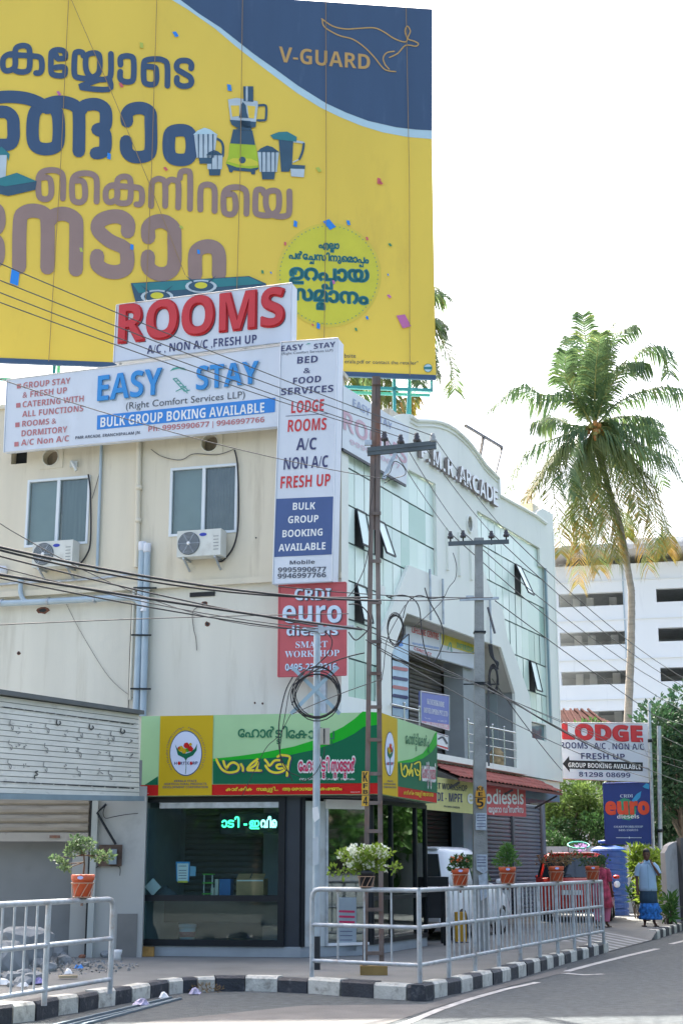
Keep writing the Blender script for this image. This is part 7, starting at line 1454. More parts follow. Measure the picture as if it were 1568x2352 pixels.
def man_build(t, J, extra):
    head(t, V((.0, -.02, 1.545)), R(-8), 1.0, body=extra)
    fold = lambda k: .035 * math.sin(k * 1.9)
    m = MB(); m.loft([ell(V((0, 0, z)), rx, ry, 24, fold if z < 1.1 else None) for z, rx, ry in ((.76, .2, .15), (.85, .195, .145), (1.0, .185, .135), (1.15, .19, .135), (1.27, .2, .13), (1.33, .18, .11), (1.38, .1, .08), (1.41, .065, .065))])
    m.tube([J['shR'] + V((.05, 0, .01)), J['shR'].lerp(J['elR'], .25), J['shR'].lerp(J['elR'], .85)], [.075, .075, .068], 14); m.tube([J['shL'] + V((-.05, 0, .01)), J['shL'].lerp(J['elL'], .25), J['shL'].lerp(J['elL'], .85)], [.075, .075, .068], 14); t.part('shirt', m, SHIRT)
    m = MB(); m.bar(V((0, -.137, 1.32)), V((0, -.148, .8)), .02, .006, ref=V((0, -1, 0))); t.part('button_band', m, mat('shirt band', (.28, .42, .56), .8))
    for s in (-1, 1): m = MB(); m.hexa([V((s * .005, -.11, 1.37)), V((s * .07, -.1, 1.36)), V((s * .07, -.085, 1.36)), V((s * .005, -.09, 1.37))], [V((s * .03, -.075, 1.43)), V((s * .075, -.05, 1.42)), V((s * .075, -.04, 1.42)), V((s * .03, -.06, 1.43))]); t.part('collar', m, SHIRT)
    fl = lambda a: (lambda k: a * math.sin(k * 2.1 + 1) + a * .6 * math.sin(k * 3.7))
    m = MB(); m.loft([ell(V((0, 0, z)), rx, ry, 30, fl(a)) for z, rx, ry, a in ((.48, .19, .15, .05), (.65, .19, .15, .03), (.8, .18, .14, .02), (.98, .165, .125, 0))]); t.part('lungi', m, LUN)
    m = MB(); m.loft([ell(V((.01, -.01, z)), rx, ry, 34, fl(a)) for z, rx, ry, a in ((.15, .235, .19, .1), (.2, .25, .2, .12), (.27, .205, .16, .04), (.33, .25, .2, .1), (.42, .215, .17, .05), (.5, .195, .155, .04))]); t.part('lungi_hem', m, LUNB)
    for n in ('R', 'L'): m = MB(); q = J['t' + n]; m.box(V((q.x, q.y + .07, .012)), (.09, .25, .022)); t.part('sandal', m, mat('dark sandal', (.04, .025, .02), .7))
mp_ = gnd(1492, 2129, ZP); person('man in pale blue shirt and dark lungi with one hand at his mouth', mp_, R(-6), man_pose, man_build)
def woman_pose():
    J = {'hip': V((0, 0, .82)), 'waist': V((0, .0, .95)), 'chest': V((0, 0, 1.14)), 'neck0': V((0, .0, 1.25)), 'neck': V((0, -.005, 1.33)), 'skull': V((0, -.01, 1.38)), 'shR': V((-.15, 0, 1.22)), 'elR': V((-.2, .02, .97)), 'wrR': V((-.18, -.1, .78)), 'shL': V((.15, 0, 1.22)), 'elL': V((.21, .04, .97)), 'wrL': V((.2, -.02, .76)),
         'hR': V((-.08, 0, .78)), 'kR': V((-.08, -.06, .43)), 'aR': V((-.08, .02, .08)), 'tR': V((-.08, -.13, .03)), 'hL': V((.08, 0, .78)), 'kL': V((.09, .02, .43)), 'aL': V((.10, .16, .1)), 'tL': V((.11, .04, .03))}
    E = [('hip', 'waist'), ('waist', 'chest'), ('chest', 'neck0'), ('neck0', 'neck'), ('neck', 'skull'), ('neck0', 'shR'), ('shR', 'elR'), ('elR', 'wrR'), ('neck0', 'shL'), ('shL', 'elL'), ('elL', 'wrL'), ('hip', 'hR'), ('hR', 'kR'), ('kR', 'aR'), ('aR', 'tR'), ('hip', 'hL'), ('hL', 'kL'), ('kL', 'aL'), ('aL', 'tL')]
    rad = {'hip': (.13, .1), 'waist': (.11, .09), 'chest': (.13, .1), 'neck0': (.06, .05), 'neck': .04, 'skull': .04, 'shR': .045, 'elR': .034, 'wrR': .023, 'shL': .045, 'elL': .034, 'wrL': .023, 'hR': .08, 'kR': .05, 'aR': .032, 'tR': (.03, .02), 'hL': .08, 'kL': .05, 'aL': .032, 'tL': (.03, .02)}
    fingers(J, E, rad, J['wrR'], V((0, -.4, -1)).normalized(), -1, 'R', .4); fingers(J, E, rad, J['wrL'], V((0, -.2, -1)).normalized(), 1, 'L', .4); return J, E, rad
PINK = mat('rose pink cloth', (.50, .14, .22), .85, var=.1, bump=.2, bscale=20); PINK2 = mat('crimson patterned cloth', (.40, .05, .09), .85, var=.5, scale=12)
def woman_build(t, J, extra):
    head(t, V((0, -.01, 1.42)), R(150), .93, long=True, body=extra); fl = lambda a: (lambda k: a * math.sin(k * 2.1 + 1))
    m = MB(); m.loft([ell(V((0, .01, z)), rx, ry, 28, fl(a)) for z, rx, ry, a in ((.42, .22, .18, .06), (.6, .2, .165, .04), (.82, .175, .14, .02), (.98, .14, .115, 0), (1.12, .16, .125, 0), (1.22, .15, .1, 0), (1.27, .07, .06, 0))])
    for s in 'RL': m.tube([J['sh' + s] * .9 + V((0, 0, .13)) * 1, J['sh' + s].lerp(J['el' + s], .3), J['sh' + s].lerp(J['el' + s], 1)], [.05, .06, .05], 12)
    t.part('kurta', m, PINK2)
    m = MB(); m.loft([ell(V((.10, .03, z)), rx, ry, 16, fl(.1)) for z, rx, ry in ((.5, .1, .12), (.8, .11, .13), (1.05, .10, .13), (1.2, .1, .11), (1.28, .06, .06))]); t.part('dupatta', m, PINK)
    for s in 'RL': m = MB(); m.tube([J['h' + s], J['k' + s], J['a' + s] + V((0, 0, .04))], [.1, .09, .065], 14); t.part('trouser_leg', m, PINK); m = MB(); q = J['t' + s]; m.box(V((q.x, q.y + .06, .012)), (.08, .22, .022)); t.part('sandal', m, mat('dark sandal', (0, 0, 0)))
wp_ = gnd(1386, 2131, ZP); person('woman in pink and crimson clothes walking behind the railing end', wp_, R(150), woman_pose, woman_build)
# ============================================================ RIGHT BACKGROUND: signs, posts, tank, wall
L6 = view(1500, 1640, 500); L7 = view(1500, 2200, 500)
PQ = Plane(at(1390, 1984, 37).x, 37, 1, -.03)
t, p = signbox('lodge_road_sign', 'white lodge sign with big red LODGE and a black arrow beside the steel posts', PQ, [L6(430, 1498), L6(1250, 1505), L7(1255, 290), L7(440, 255)], .1)
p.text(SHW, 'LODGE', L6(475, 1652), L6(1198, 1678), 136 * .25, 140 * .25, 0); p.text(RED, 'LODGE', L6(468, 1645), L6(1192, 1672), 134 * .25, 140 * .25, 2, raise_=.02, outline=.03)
p.text(INK, 'ROOMS , A/C , NON A/C', L6(445, 1742), L6(1210, 1758), 66 * .25, 66 * .25, 1)
p.text(INK, 'FRESH UP', L6(632, 1832), L6(1035, 1840), 56 * .25, layer=1)
p.poly(SHADE, [L7(462, 120), L7(520, 50), L7(525, 88), L7(1198, 108), L7(1198, 188), L7(525, 165), L7(528, 198)], 1, 'arrow'); p.text(WHITE, 'GROUP BOOKING AVAILABLE', L7(515, 152), L7(1180, 172), 44 * .25, layer=2); p.text(INK, '81298 08699', L7(612, 238), L7(1085, 248), 44 * .25, layer=1); p.done()
PQ2 = PQ.shifted(-.15); DB = mat('royal blue sign', (.015, .04, .22), .45, var=.08)
t, p = signbox('workshop_road_sign', 'dark blue workshop sign with orange letters under the lodge road sign', PQ2, [L7(832, 300), L7(1270, 290), L7(1288, 858), L7(858, 860)], .08, DB, edge=DB)
CY = mat('cyan print', (.03, .32, .62), .45); ORG = mat('orange red print', (.72, .07, .02), .4); TG2 = mat('globe green print', (.03, .30, .16), .5, var=.6, scale=5)
cgx = [(960 + 0, 510), (975, 460), (1020, 435), (1070, 445), (1110, 480), (1140, 530), (1130, 600), (1080, 640), (1010, 630), (970, 580)]
p.poly(TG2, [L7(*q) for q in cgx], 0); p.poly(CY, [L7(1095, 460), L7(1140, 400), L7(1185, 372), L7(1175, 430), L7(1130, 475)], 1); p.poly(CY, [L7(1195, 330), L7(1230, 300), L7(1258, 310), L7(1255, 355), L7(1220, 345)], 1)
p.text(SL, 'CRDI', L7(990, 432), L7(1108, 430), 30 * .25, layer=2, bold='serif'); p.text(SHADE, 'euro', L7(870, 590), L7(1262, 588), 118 * .25, layer=2); p.text(ORG, 'euro', L7(862, 584), L7(1254, 582), 112 * .25, layer=3, outline=.02); p.text(WHITE, 'diesels', L7(962, 625), L7(1165, 623), 38 * .25, layer=3)
p.text(SL, 'SMARTWORKSHOP', L7(932, 710), L7(1200, 708), 20 * .25, layer=2, bold='serif'); p.text(SL, '0495 2368216', L7(978, 740), L7(1155, 738), 18 * .25, layer=2, bold='serif'); p.stroke(SL, [L7(955, 800), L7(1185, 800)], 1.4, 1, sm=0); p.poly(SL, [L7(1065, 800), L7(1075, 790), L7(1085, 800), L7(1075, 810)], 2); p.done()
for u0, v0, u1, v1, r, l in ((1490, 1615, 1500, 1945, .042, 'taller of two grey steel posts right of the lodge road sign'), (1513, 1668, 1516, 1945, .055, 'shorter thicker grey steel post right of the lodge road sign')):
    m = MB(); a = at(u0, v0, 36.8); b = at(u1, v1, 36.8); b = b + (b - a).normalized() * ((b.z - ZP) / abs((b - a).normalized().z)); t = Thing('steel_post', b, l, 'post'); m.tube([b, a], r, 12); t.part('post', m, GALV); m = MB(); q = a.lerp(b, .18 if r < .05 else .55); m.lathe(q, [(r + .02, -.04), (r + .02, .04)], 12); t.part('collar', m, DARK)
    if r < .05: m = MB(); m.tube([a.lerp(b, .28), at(1470, 1700, 36.9)], .015, 5); t.part('brace', m, GALV)
TK = mat('blue plastic tank', (.02, .075, .28), .4, var=.08); tb = at(1398, 1984, 40); tb.z = ZP; R0 = 41 / 3365 * 40
t = Thing('water_tank', tb, 'tall ribbed blue plastic water tank behind the red car', 'water tank'); prof = [(R0, 0)]; z = 0; H0 = at(1392, 1955, 40).z - ZP
while z < H0 - .1: prof += [(R0, z + .02), (R0, z + .12), (R0 - .018, z + .14), (R0 - .018, z + .16)]; z += .17
prof += [(R0, H0), (R0 * .95, H0 + .05), (R0 * .6, H0 + .12), (R0 * .3, H0 + .15), (.001, H0 + .15)]; m = MB(); m.lathe(tb, prof, 28, smooth=False); t.part('shell', m, TK); m = MB(); m.lathe(tb + V((-.08, -.05, H0 + .2)), [(.2, 0), (.2, .07), (.001, .09)], 16); t.part('lid', m, TK)
m = MB(); q = tb + V((.1, -R0 - .001, H0 * .48)); m.lathe(q, [(.09, 0), (.09, .01), (.001, .01)], 12, axis=V((0, -1, 0))); t.part('logo', m, SL)
m = MB(); c = at(1328, 1942, 39.5); t = Thing('garland_ring', c, 'green ring with purple flowers above the red car', 'ring'); m.tube([c + V((.29 * math.cos(k * .4), .2 * math.sin(k * .4), .09 * math.sin(k * .4))) for k in range(16)], .02, 6, closed=True); t.part('ring', m, mat('turquoise plastic', (.05, .4, .3), .4))
m = MB(); leaf_quads(m, c + V((.05, -.1, -.08)), (.16, .1, .09), 60, .05, random.Random(2), shell=.05); t.part('flowers', m, leafmat('purple petals', (.25, .06, .4), (.5, .35, .6)), recalc=False); m = MB(); m.tube([c + V((-.28, 0, -.0)), c + V((-.28, 0, -1.7))], .015, 6); t.part('stand', m, FRM)
WL = mat('mossy white wall', (.42, .42, .42), .85, var=.12, scale=1.5, dirt=(.13, .12, .11), dirt_amt=.4, dirt_scale=1.6, stretch=(1.5, 1.5, .5))
wa, wb = at(1528, 1984, 35.0), at(1700, 1984, 35.5); PWL = Plane(wa.x, wa.y, wb.x - wa.x, wb.y - wa.y); zt_ = PWL.pt(1540, 1935).z
t = Thing('compound_wall', PWL.P(0, ZP), 'stained pale compound wall with rounded end at the far right', 'wall'); m = MB(); lp_ = [(0, ZP), (6, ZP), (6, zt_ + .05), (.5, zt_ + .03), (.25, zt_), (.1, zt_ - .08), (0, zt_ - .25)]; m.slab([[PWL.P(a, z) for a, z in lp_]], -PWL.n * .25); t.part('wall', m, WL)
m = MB(); q = PWL.pt(1560, 1950); m.pbox(PWL, PWL.sz(1554, 1950)[0], PWL.sz(1572, 1950)[0], ZP, zt_ + .1, 0, .2); t.part('pier', m, mat('dark stained pier', (.10, .10, .10), .9, var=.3))
wb0 = at(1240, 1984, 42); wb1 = at(1500, 1984, 42); PW2 = Plane(wb0.x, 42, 1, 0); t = Thing('compound_wall', PW2.P(0, ZP), 'low grey stone wall behind the red car and the blue tank', 'wall'); m = MB(); m.pbox(PW2, -1, 5.2, ZP, PW2.pt(1300, 1945).z, -.2, 0); t.part('wall', m, WL)
m = MB(); q = gnd(1478, 2090, ZP); m.hexa([q + V((-.12, 0, 0)), q + V((.05, 0, 0)), q + V((.05, .02, 0)), q + V((-.12, .02, 0))], [q + V((-.42, 0, .38)), q + V((.05, 0, .55)), q + V((.05, .02, .55)), q + V((-.42, .02, .38))]); single('leaning_board', m, WHITE, 'white triangular board leaning behind the man in the lungi', 'board')
t = Thing('sign_bin', gnd(1522, 2075, ZP), 'small green bin behind the man in the lungi', 'bin'); m = MB(); m.lathe(gnd(1520, 2092, ZP), [(.16, 0), (.2, .42), (.22, .46), (.001, .45)], 14); t.part('body', m, mat('dull green plastic', (.05, .16, .12), .5)); m = MB(); m.lathe(gnd(1520, 2092, ZP) + V((0, 0, .45)), [(.225, 0), (.225, .04)], 14); t.part('rim', m, mat('dull green plastic', (0, 0, 0)))
# ============================================================ VEGETATION
BARK = mat('grey brown bark', (.16, .13, .10), .9, var=.25, scale=5, bump=.6, bscale=15)
def tree(name, label, base, h, crown, leaf, n, size, seed, cat='tree', trunk=.15, clumps=14, group=None, shape=.8):
    rg = random.Random(seed); t = Thing(name, base, label, cat, group); cx, cz, rx, rz = crown; top = base + V((cx, 0, cz)); tr_ = MB()
    tr_.tube([base, base.lerp(top, .35) + V((rg.uniform(-.15, .15), 0, 0)), base.lerp(top, .8)], [trunk, trunk * .75, trunk * .4], 8)
    m = MB(); per = n // clumps
    for k in range(clumps):
        a = rg.uniform(0, 6.28); e = math.asin(rg.uniform(-.75, 1)); rr = rg.uniform(.45, .95); c = top + V((math.cos(a) * math.cos(e) * rx * rr, math.sin(a) * math.cos(e) * rx * .8 * rr, math.sin(e) * rz * rr)); s_ = rg.uniform(.26, .46)
        tr_.tube([base.lerp(top, rg.uniform(.45, .8)), (base.lerp(top, .8) + c) / 2 + V((0, 0, -.1 * rz)), c], [trunk * .35, trunk * .22, trunk * .08], 5)
        leaf_quads(m, c, (rx * s_, rx * s_, rz * s_ * .85), per, size, rg, up=.1, shape=shape, shell=.35)
    t.part('trunk', tr_, BARK); t.part('crown', m, leaf, recalc=False); return t
tree('bushy_tree', 'light green bushy tree between the arcade and the dark blue sign', at(1310, 1984, 45) * 1 + V((0, 0, -1.52 + ZP)), 4, (0, 2.9, 1.25, 1.35), leafmat('leaf sunlit olive', (.06, .12, .03), (.16, .24, .06)), 7000, .085, 1, clumps=22)  # olive leaf tone lighter than the trees beside it
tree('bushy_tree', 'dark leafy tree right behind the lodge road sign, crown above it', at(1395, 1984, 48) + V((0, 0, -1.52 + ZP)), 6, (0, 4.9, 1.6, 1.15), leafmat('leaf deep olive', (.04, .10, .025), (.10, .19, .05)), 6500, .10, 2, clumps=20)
tree('bushy_tree', 'dark green tree behind the twin steel posts at the right edge', at(1575, 1984, 44) + V((0, 0, -1.52 + ZP)), 6, (0, 4.0, 1.9, 2.3), leafmat('leaf very dark', (.02, .055, .03), (.05, .11, .045)), 11000, .11, 3, clumps=30)
tree('bushy_tree', 'shadowy low tree behind the compound wall at the far right', at(1530, 1984, 50) + V((0, 0, -1.52 + ZP)), 5, (0, 3.0, 2.2, 1.8), leafmat('leaf very dark', (.02, .055, .03), (.05, .11, .045)), 9000, .11, 5, clumps=26)
tree('shrub', 'dark shrub under the light green tree behind the low stone wall', at(1270, 1984, 43) + V((0, 0, -1.52 + ZP)), 2, (0, 1.5, .8, .8), LD, 2500, .07, 7, cat='shrub', trunk=.05, clumps=10)
tree('shrub', 'dark undergrowth shrub left of the dark blue sign', at(1350, 1984, 44) + V((0, 0, -1.52 + ZP)), 2, (0, 2.0, 1.1, 1.1), LD, 3000, .08, 8, cat='shrub', trunk=.05, clumps=12)
def shrub2(label, u, D, h, rx, leaf, seed, n=700, size=.14):
    rg = random.Random(seed); b = at(u, 1984, D); b.z = ZP; t = Thing('shrub', b, label, 'shrub'); st = MB(); m = MB()
    for k in range(16):
        a = rg.uniform(0, 6.28); q = b + V((math.cos(a) * rx * rg.uniform(.3, 1), math.sin(a) * rx * .6, h * rg.uniform(.4, 1))); st.tube([b + V((math.cos(a) * .08, 0, 0)), q], [.015, .006], 5); leaf_quads(m, q, (rx * .3, rx * .3, h * .16), n // 16, size, rg, shape=.55, shell=.1, up=.5)
    t.part('stems', st, BARK); t.part('leaves', m, leaf, recalc=False)
shrub2('yellow green large leaved shrub behind the man in the lungi', 1478, 36, 1.6, .4, LY, 4, 900, .12); shrub2('yellow green shrub left of the steel posts behind the standing man', 1500, 37, 1.5, .45, LY, 5, 700, .12); shrub2('spiky green plant at the foot of the stained compound wall', 1528, 34.0, .55, .2, LG, 6, 120, .14); shrub2('dark leaved plant between blue tank and yellow green shrub', 1460, 37.5, 1.0, .2, LD, 9, 300, .1)
# ---- coconut palms
PR1 = leafmat('palm leaflet green', (.07, .13, .06), (.16, .25, .10), .3, .35, 1.2); PR2 = leafmat('palm leaflet yellowing', (.16, .17, .03), (.34, .22, .06), .35, .45, 1.2); PR3 = leafmat('palm leaflet mid', (.10, .15, .05), (.22, .26, .09), .35, .4, 1.2); RCH = mat('palm rachis', (.22, .24, .08), .6, var=.1); TRK = mat('palm trunk', (.30, .27, .23), .9, var=.2, scale=2, bump=.5, bscale=8, dirt=(.12, .10, .09), dirt_amt=.25, stretch=(1, 1, 5))
def frond(t, P, L0, seed, aged=0, dens=84, dk=1):
    rg = random.Random(seed); C = cat_rom(P, 12); n = len(C); m = MB(); m.tube(C, [max(.006, .05 * (1 - i / n) ** .8) for i in range(n)], 5); fr_ = t.part('frond', m, RCH)
    lf = {0: MB(), 1: MB(), 2: MB()}
    for i in range(dens):
        s_ = .10 + .9 * (i + rg.random() * .5) / dens; x = s_ * (n - 1); k = min(n - 2, int(x)); q = C[k].lerp(C[k + 1], x - k); tg = (C[k + 1] - C[k]).normalized()
        sd = tg.cross(V((0, 0, 1))); sd = sd.normalized() if sd.length > .15 else V((1, 0, 0)); upv = sd.cross(tg).normalized()
        L = L0 * (math.sin((.16 + .74 * s_) * math.pi) ** .7 * .95 + .05) * rg.uniform(.85, 1.12)
        for s in (-1, 1):
            if rg.random() < .04: continue
            d = (sd * s * .75 + tg * .62 + upv * rg.uniform(-.05, .28)).normalized(); droop = .5 + .8 * (1 - min(1, abs(tg.z) * 1.1)) * dk + .2 * aged
            p1 = q + d * L * .45 + V((0, 0, -.14 * L * droop)); p2 = q + d * L * (.82 - .18 * droop) + V((0, 0, -.52 * L * droop)); w = tg * .034; w2 = tg * .028
            key = (1 if rg.random() < (s_ - .5) * 1.6 else 2) if aged > .5 else (2 if aged > 0 or rg.random() < .15 else 0)
            mb = lf[key]; b = len(mb.v); mb.v += [q - w * .6, q + w * .6, p1 + w, p1 - w, p2 + w2 * .6, p2 - w2 * .6, p2 + (p2 - p1) * .35 + V((0, 0, -.1 * L))]; mb.f += [(b, b + 1, b + 2, b + 3), (b + 3, b + 2, b + 4, b + 5), (b + 5, b + 4, b + 6)]; mb.sm += [False] * 3; mb.mi += [0] * 3
    for k, mm in ((0, PR1), (1, PR2), (2, PR3)):
        if lf[k].v: t.part('leaflets', lf[k], mm, parent=fr_, recalc=False)
def palm(label, D, centre, trunk_pts, fronds, f, seed=1, L0=1.4, tr=.14):
    c = at(*centre, D); TP = [at(u, v, D) for u, v in trunk_pts]; base = TP[-1].copy(); base = base + (TP[-1] - TP[-2]).normalized() * ((base.z - ZP) / max(.1, abs((TP[-1] - TP[-2]).normalized().z))); base.z = ZP
    t = Thing('coconut_palm', base, label, 'palm tree'); pts = cat_rom([c - V((0, 0, .1))] + TP + [base], 8); m = MB(); n = len(pts); rr = [tr * (.8 + .45 * i / n) * (1.05 if i % 2 else .97) for i in range(n)]; m.tube(pts, rr, 12); t.part('trunk', m, TRK)
    rj = random.Random(seed); fronds = fronds + [([(x + rj.uniform(-55, 55) * (.3 + .7 * j / len(pa)), y + rj.uniform(-45, 55) * (.3 + .7 * j / len(pa))) for j, (x, y) in enumerate(pa)], -dy * .8 + rj.uniform(-.5, .5), ag) for pa, dy, ag in fronds if (ag and rj.random() < .65) ]
    for i, (path, dy, aged) in enumerate(fronds):
        P = [c + (at(*f(*q), D) - c) + V((0, dy * (j / (len(path) - 1)), 0)) if j else c + V((0, dy * .02, 0)) for j, q in enumerate([None] + path) for _ in [0]] if False else [c] + [at(*f(*q), D) + V((0, dy * ((j + 1) / len(path)) ** 1.2, 0)) for j, q in enumerate(path)]
        frond(t, P, L0, seed * 50 + i, aged, dk=1 if seed == 1 else .4)
    rg = random.Random(seed)
    for i in range(15):
        m = MB(); a = rg.uniform(0, 6.28); q = c + V((math.cos(a) * .3 - .05, -abs(math.sin(a)) * .35, rg.uniform(-.55, .15))); m.lathe(q, [(.001, -.13), (.08, -.1), (.115, 0), (.09, .09), (.001, .13)], 10); t.part('coconut', m, mat('coconut husk %d' % (i % 2), ((.32, .15, .04), (.22, .20, .06))[i % 2], .6))
    m = MB()
    for i in range(9): a = rg.uniform(0, 6.28); m.tube([c, c + V((math.cos(a) * .3, -.2, -.1)), c + V((math.cos(a) * .5, -.3 * abs(math.sin(a)), -.55))], [.03, .02, .01], 5)
    t.part('fruit_stalks', m, mat('fruit stalk', (.35, .2, .05), .7)); return t
PF_ = view(1400, 860, 600)
FR = [([(760, 800), (720, 520), (740, 260)], 1.2, 0), ([(850, 700), (820, 420), (790, 190)], -.4, 0), ([(900, 650), (930, 400), (1010, 215)], .6, 0), ([(930, 700), (1000, 420), (1150, 330)], -1.2, 0), ([(960, 760), (1100, 540), (1290, 400), (1440, 420), (1490, 590)], .5, 0), ([(800, 900), (690, 740), (640, 660), (640, 520)], -1.2, 0), ([(960, 800), (1080, 640), (1200, 620)], -1.6, 0), ([(880, 800), (870, 600), (880, 420)], -1.8, 0),
      ([(760, 860), (640, 795), (480, 800), (300, 752), (100, 905)], -.8, 0), ([(790, 1020), (640, 1100), (420, 1190), (290, 1340), (225, 1545)], -.6, 0), ([(740, 1100), (600, 1230), (450, 1420), (320, 1640)], .6, 1), ([(700, 1120), (610, 1290), (560, 1500), (590, 1800), (600, 2040)], -1.2, 1), ([(820, 1180), (800, 1400), (745, 1640), (770, 1850), (855, 2170)], -1.2, 1), ([(860, 1180), (880, 1450), (920, 1750), (985, 2100)], -1.6, 1), ([(880, 1150), (960, 1450), (1020, 1750), (1060, 2010)], -.6, 1), ([(940, 1100), (1080, 1230), (1200, 1420), (1290, 1700), (1310, 2030)], -1.4, 1), ([(960, 1090), (1150, 1260), (1330, 1480), (1420, 1750), (1460, 1960)], -.4, 1), ([(760, 1080), (690, 1200), (640, 1450), (700, 1620)], -1.6, 0), ([(850, 1150), (840, 1350), (850, 1600), (830, 1900)], 1.4, 1), ([(960, 1060), (1120, 1150), (1300, 1220), (1450, 1340), (1560, 1560)], -.9, 0), ([(960, 980), (1100, 990), (1280, 1010), (1440, 1110), (1620, 1260)], .6, 0), ([(950, 960), (1060, 850), (1240, 770), (1420, 740), (1600, 800), (1700, 950)], -.7, 0), ([(1000, 1000), (1150, 1080), (1350, 1200), (1480, 1400)], 1.5, 0), ([(980, 1150), (1060, 1350), (1120, 1600), (1180, 1820)], -2, 1), ([(700, 980), (620, 900), (500, 900)], 1.5, 0), ([(1040, 940), (1200, 900), (1350, 900), (1450, 1000)], 1.6, 0)]
palm('coconut palm with full crown and yellowing lower fronds right of the arcade', 58, PF_(890, 1030), [PF_(1000, 1500), PF_(1085, 1780), PF_(1160, 2195), L6(1095, 350), L6(1090, 800), L6(1070, 1300)], FR, PF_, 1)
PB2 = view(960, 1080, 740)
FR2 = [([(520, -170), (620, -120), (690, 40)], 0, 0), ([(480, -260), (600, -300), (700, -270)], 0, 0), ([(100, -60), (0, -20), (-60, 80)], 0, 0), ([(160, -140), (100, 0), (130, 200), (200, 300)], -1, 1), ([(260, -120), (300, 100), (400, 290), (460, 330)], -1, 1), ([(330, -200), (440, -150), (560, -90), (640, 10)], -.5, 0), ([(340, -260), (480, -330), (640, -280), (760, -100), (800, 110)], .5, 0), ([(350, -300), (500, -440), (620, -500), (720, -480)], .5, 0), ([(300, -100), (360, 60), (420, 220), (520, 200)], .5, 1), ([(220, -100), (220, 60), (180, 220)], 1, 0), ([(380, -100), (500, 0), (560, 160)], -1, 0), ([(180, -250), (0, -300), (-200, -150), (-280, 60)], 0, 0), ([(280, -350), (300, -600), (420, -800)], 0, 0)]
palm('second coconut palm mostly hidden behind the billboard edge', 46, PB2(290, -230), [PB2(300, 100), PB2(330, 500)], FR2, PB2, 2, 1.2)
# ============================================================ FAR BUILDINGS
CPW = mat('white car park paint', (.80, .82, .82), .7, var=.05, scale=.08, dirt=(.50, .53, .55), dirt_amt=.25, dirt_scale=.5, stretch=(1.5, 1.5, .15)); CPD = mat('car park inside', (.60, .62, .62), .9, var=.15, scale=.3)
c0_ = at(1272, 1984, 112); PC_ = Plane(c0_.x, c0_.y, math.cos(R(14)), -math.sin(R(14)))
cpk = Thing('car_park_building', PC_.P(5, 0), 'white multi storey car park with long dark openings behind the palm', 'building')
L6r = lambda x, y: PC_.sz(*L6(x, y)); holes = []
pitch = L6r(700, 490)[1] - L6r(700, 850)[1]; z1_, z0_ = L6r(700, 305)[1], L6r(700, 428)[1]
aL, aR = L6r(425, 380)[0], L6r(1022, 350)[0]; bL = L6r(1322, 320)[0]
for k in range(-1, 5):
    holes += [rl_((aL, aR, z0_ - k * pitch, z1_ - k * pitch)), rl_((bL, bL + 14, z0_ - k * pitch + .1, z1_ - k * pitch + .1))] if k >= 0 else []
ztop = PC_.sz(*PF_(1000, 2075))[1]
m = MB(); m.slab([[PC_.P(a, z) for a, z in l] for l in [rl_((-3, 34, ZP, ztop))] + holes], -PC_.n * .6); cpk.part('facade', m, CPW)
m = MB(); m.pbox(PC_, -3, 34, ZP, ztop + .4, -9.2, -9); cpk.part('back_wall', m, CPD)
for k in range(-1, 6): m = MB(); zz = z0_ - k * pitch - 1.2; m.pbox(PC_, -3, 34, zz - .3, zz, -9, -.602); cpk.part('floor_slab', m, mat('car park slab', (.5, .52, .52), .9))
for k in range(0, 5):
    for a in (aL + 1.1, aL + 2.2, bL + 2.5, (aL + aR) / 2 + 1.5):
        m = MB(); m.pbox(PC_, a - .3, a + .3, z0_ - k * pitch - 1.2, z1_ - k * pitch + .3, -4.5, -3.9); cpk.part('column', m, CPW)
for k in range(-1, 5):
    m = MB(); zz = z0_ - k * pitch - .55 * (pitch - (z1_ - z0_)) ; m.pbox(PC_, -2.9, 33.9, zz - .06, zz, .0, .12); cpk.part('ledge', m, CPW)
a = L6r(1010, 100)[0]; m = MB(); m.pbox(PC_, a - .04, a + .04, ZP, ztop - .1, 0, .1); cpk.part('drain_pipe', m, PVC)
m = MB(); z2 = PC_.sz(*PF_(1000, 2010))[1]; m.pbox(PC_, -3, 34, z2, z2 + .35, -12, 2.4); cpk.part('roof_canopy', m, mat('grey brown canopy', (.55, .53, .50), .8, var=.1, scale=.5))
m = MB(); z3 = PC_.sz(*PF_(1000, 1820))[1]; m.pbox(PC_, L6r(410, 0)[0], L6r(900, 0)[0], z2 + .36, z3, -5, -4.6); cpk.part('glass_parapet', m, mat('weathered blue glass', (.26, .33, .38), .3, var=.4, scale=.7, stretch=(3, 3, .4)))
m = MB(); m.pbox(PC_, L6r(1000, 0)[0], 34, z2 + .36, z2 + 1.9, -3, -2.6); cpk.part('parapet', m, mat('grey white parapet', (.45, .48, .5), .8, var=.1, scale=.5))
for a in (aL + .2, aR - .2, bL + 1): m = MB(); m.pbox(PC_, a - .3, a + .3, ztop, z2, -3, -2.4); cpk.part('column', m, CPW)
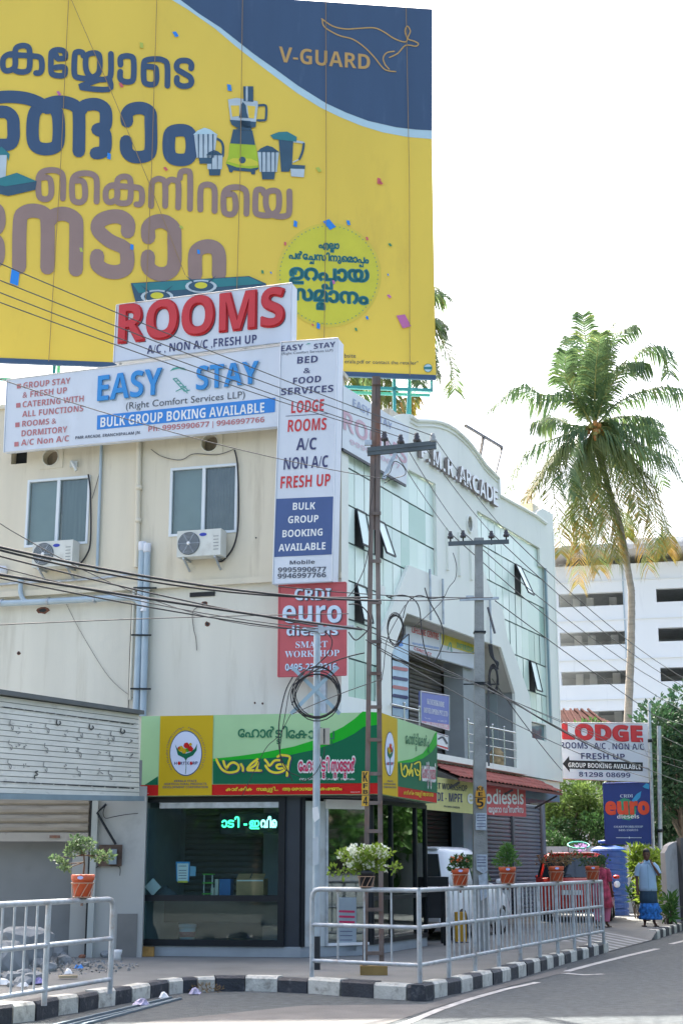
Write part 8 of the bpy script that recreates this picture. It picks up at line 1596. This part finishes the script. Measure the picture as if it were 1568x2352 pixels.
# red tiled house
hb = at(1318, 1984, 60); t = Thing('tiled_house', V((hb.x, hb.y, ZP)), 'small house with dark red tiled roof behind the arcade corner', 'house'); za_, zb_ = at(1290, 1618, 60).z, at(1300, 1666, 60).z
m = MB(); m.box((hb.x, hb.y + 2, (zb_ + ZP) / 2), (4, 3.4, zb_ - ZP)); t.part('wall', m, WL)
m = MB(); x0, x1 = hb.x - 2.3, hb.x + 1.3; m.add([(x0, hb.y, zb_), (x1 + .8, hb.y, zb_), (x1 - .3, hb.y + 2, za_ - .05), (x0, hb.y + 2, za_), (x0, hb.y, zb_ - .15), (x1 + .8, hb.y, zb_ - .15)], [(0, 1, 2, 3), (4, 5, 1, 0)]); rf_ = t.part('roof', m, mat('dark red roof tile', (.045, .014, .012), .9, var=.3, scale=2, spec=.1))
for k in range(14): m = MB(); x = x0 + .1 + k * .29; m.tube([V((x, hb.y - .02, zb_ + .03)), V((x - (0 if k < 11 else .4), hb.y + 1.98, za_ + .0))], .06, 5); t.part('tile_row', m, mat('dark red roof tile', (0, 0, 0)), parent=rf_)
# far strip of ground cover and a row of trees across the road behind the viewer (seen in the shop glass)
for i, (x, y, h, s_) in enumerate(((-14, -9, 7, 3.6), (-6, -11, 8, 4), (3, -10, 7.5, 3.8), (12, -8, 8, 4), (20, -1, 8, 4), (25, 8, 7, 3.6), (30, 18, 8, 3.6), (14.6, 35.5, 6, 3.8), (18.5, 43, 6.5, 4.4), (21, 35, 7, 4.2), (15.5, 28, 6, 3.4))):
    tree('street_tree', 'broad green tree on the far side of the road, %s along the row' % ['first', 'second', 'third', 'fourth', 'fifth', 'sixth', 'seventh', 'eighth', 'ninth', 'tenth', 'eleventh'][i], V((x, y, 0)), h, (0, h - 2.5, s_, s_ * .95), LG, 3500, .3, 40 + i, group='trees across the road', clumps=20, trunk=.22)
bk_ = [(-34, -16, 26, 9), (-6, -18, 24, 8), (20, -14, 20, 8.5)]  # unseen buildings added behind the viewer, near-black to dim shop glass reflections
for i, (x, y, w, h) in enumerate(bk_):
    t = Thing('street_building', (x + w / 2, y, 0), ['long dark glass fronted building across the road to the left', 'dark glass fronted building across the road opposite the kiosk', 'dark glass fronted building across the road to the right'][i], 'building'); m = MB(); m.box((x + w / 2, y - 4, h / 2), (w, 8, h)); t.part('wall', m, mat('dark tinted glass front', (.02, .03, .03), .3, var=.1, scale=.4, spec=.2))
    for a in range(int(w / 3)):
        for z in (1.6, 4.6, 7): 
            if z < h - 1: m = MB(); m.box((x + 1.5 + a * 3, y + .02, z), (1.6, .06, 1.4)); t.part('window', m, CGL)
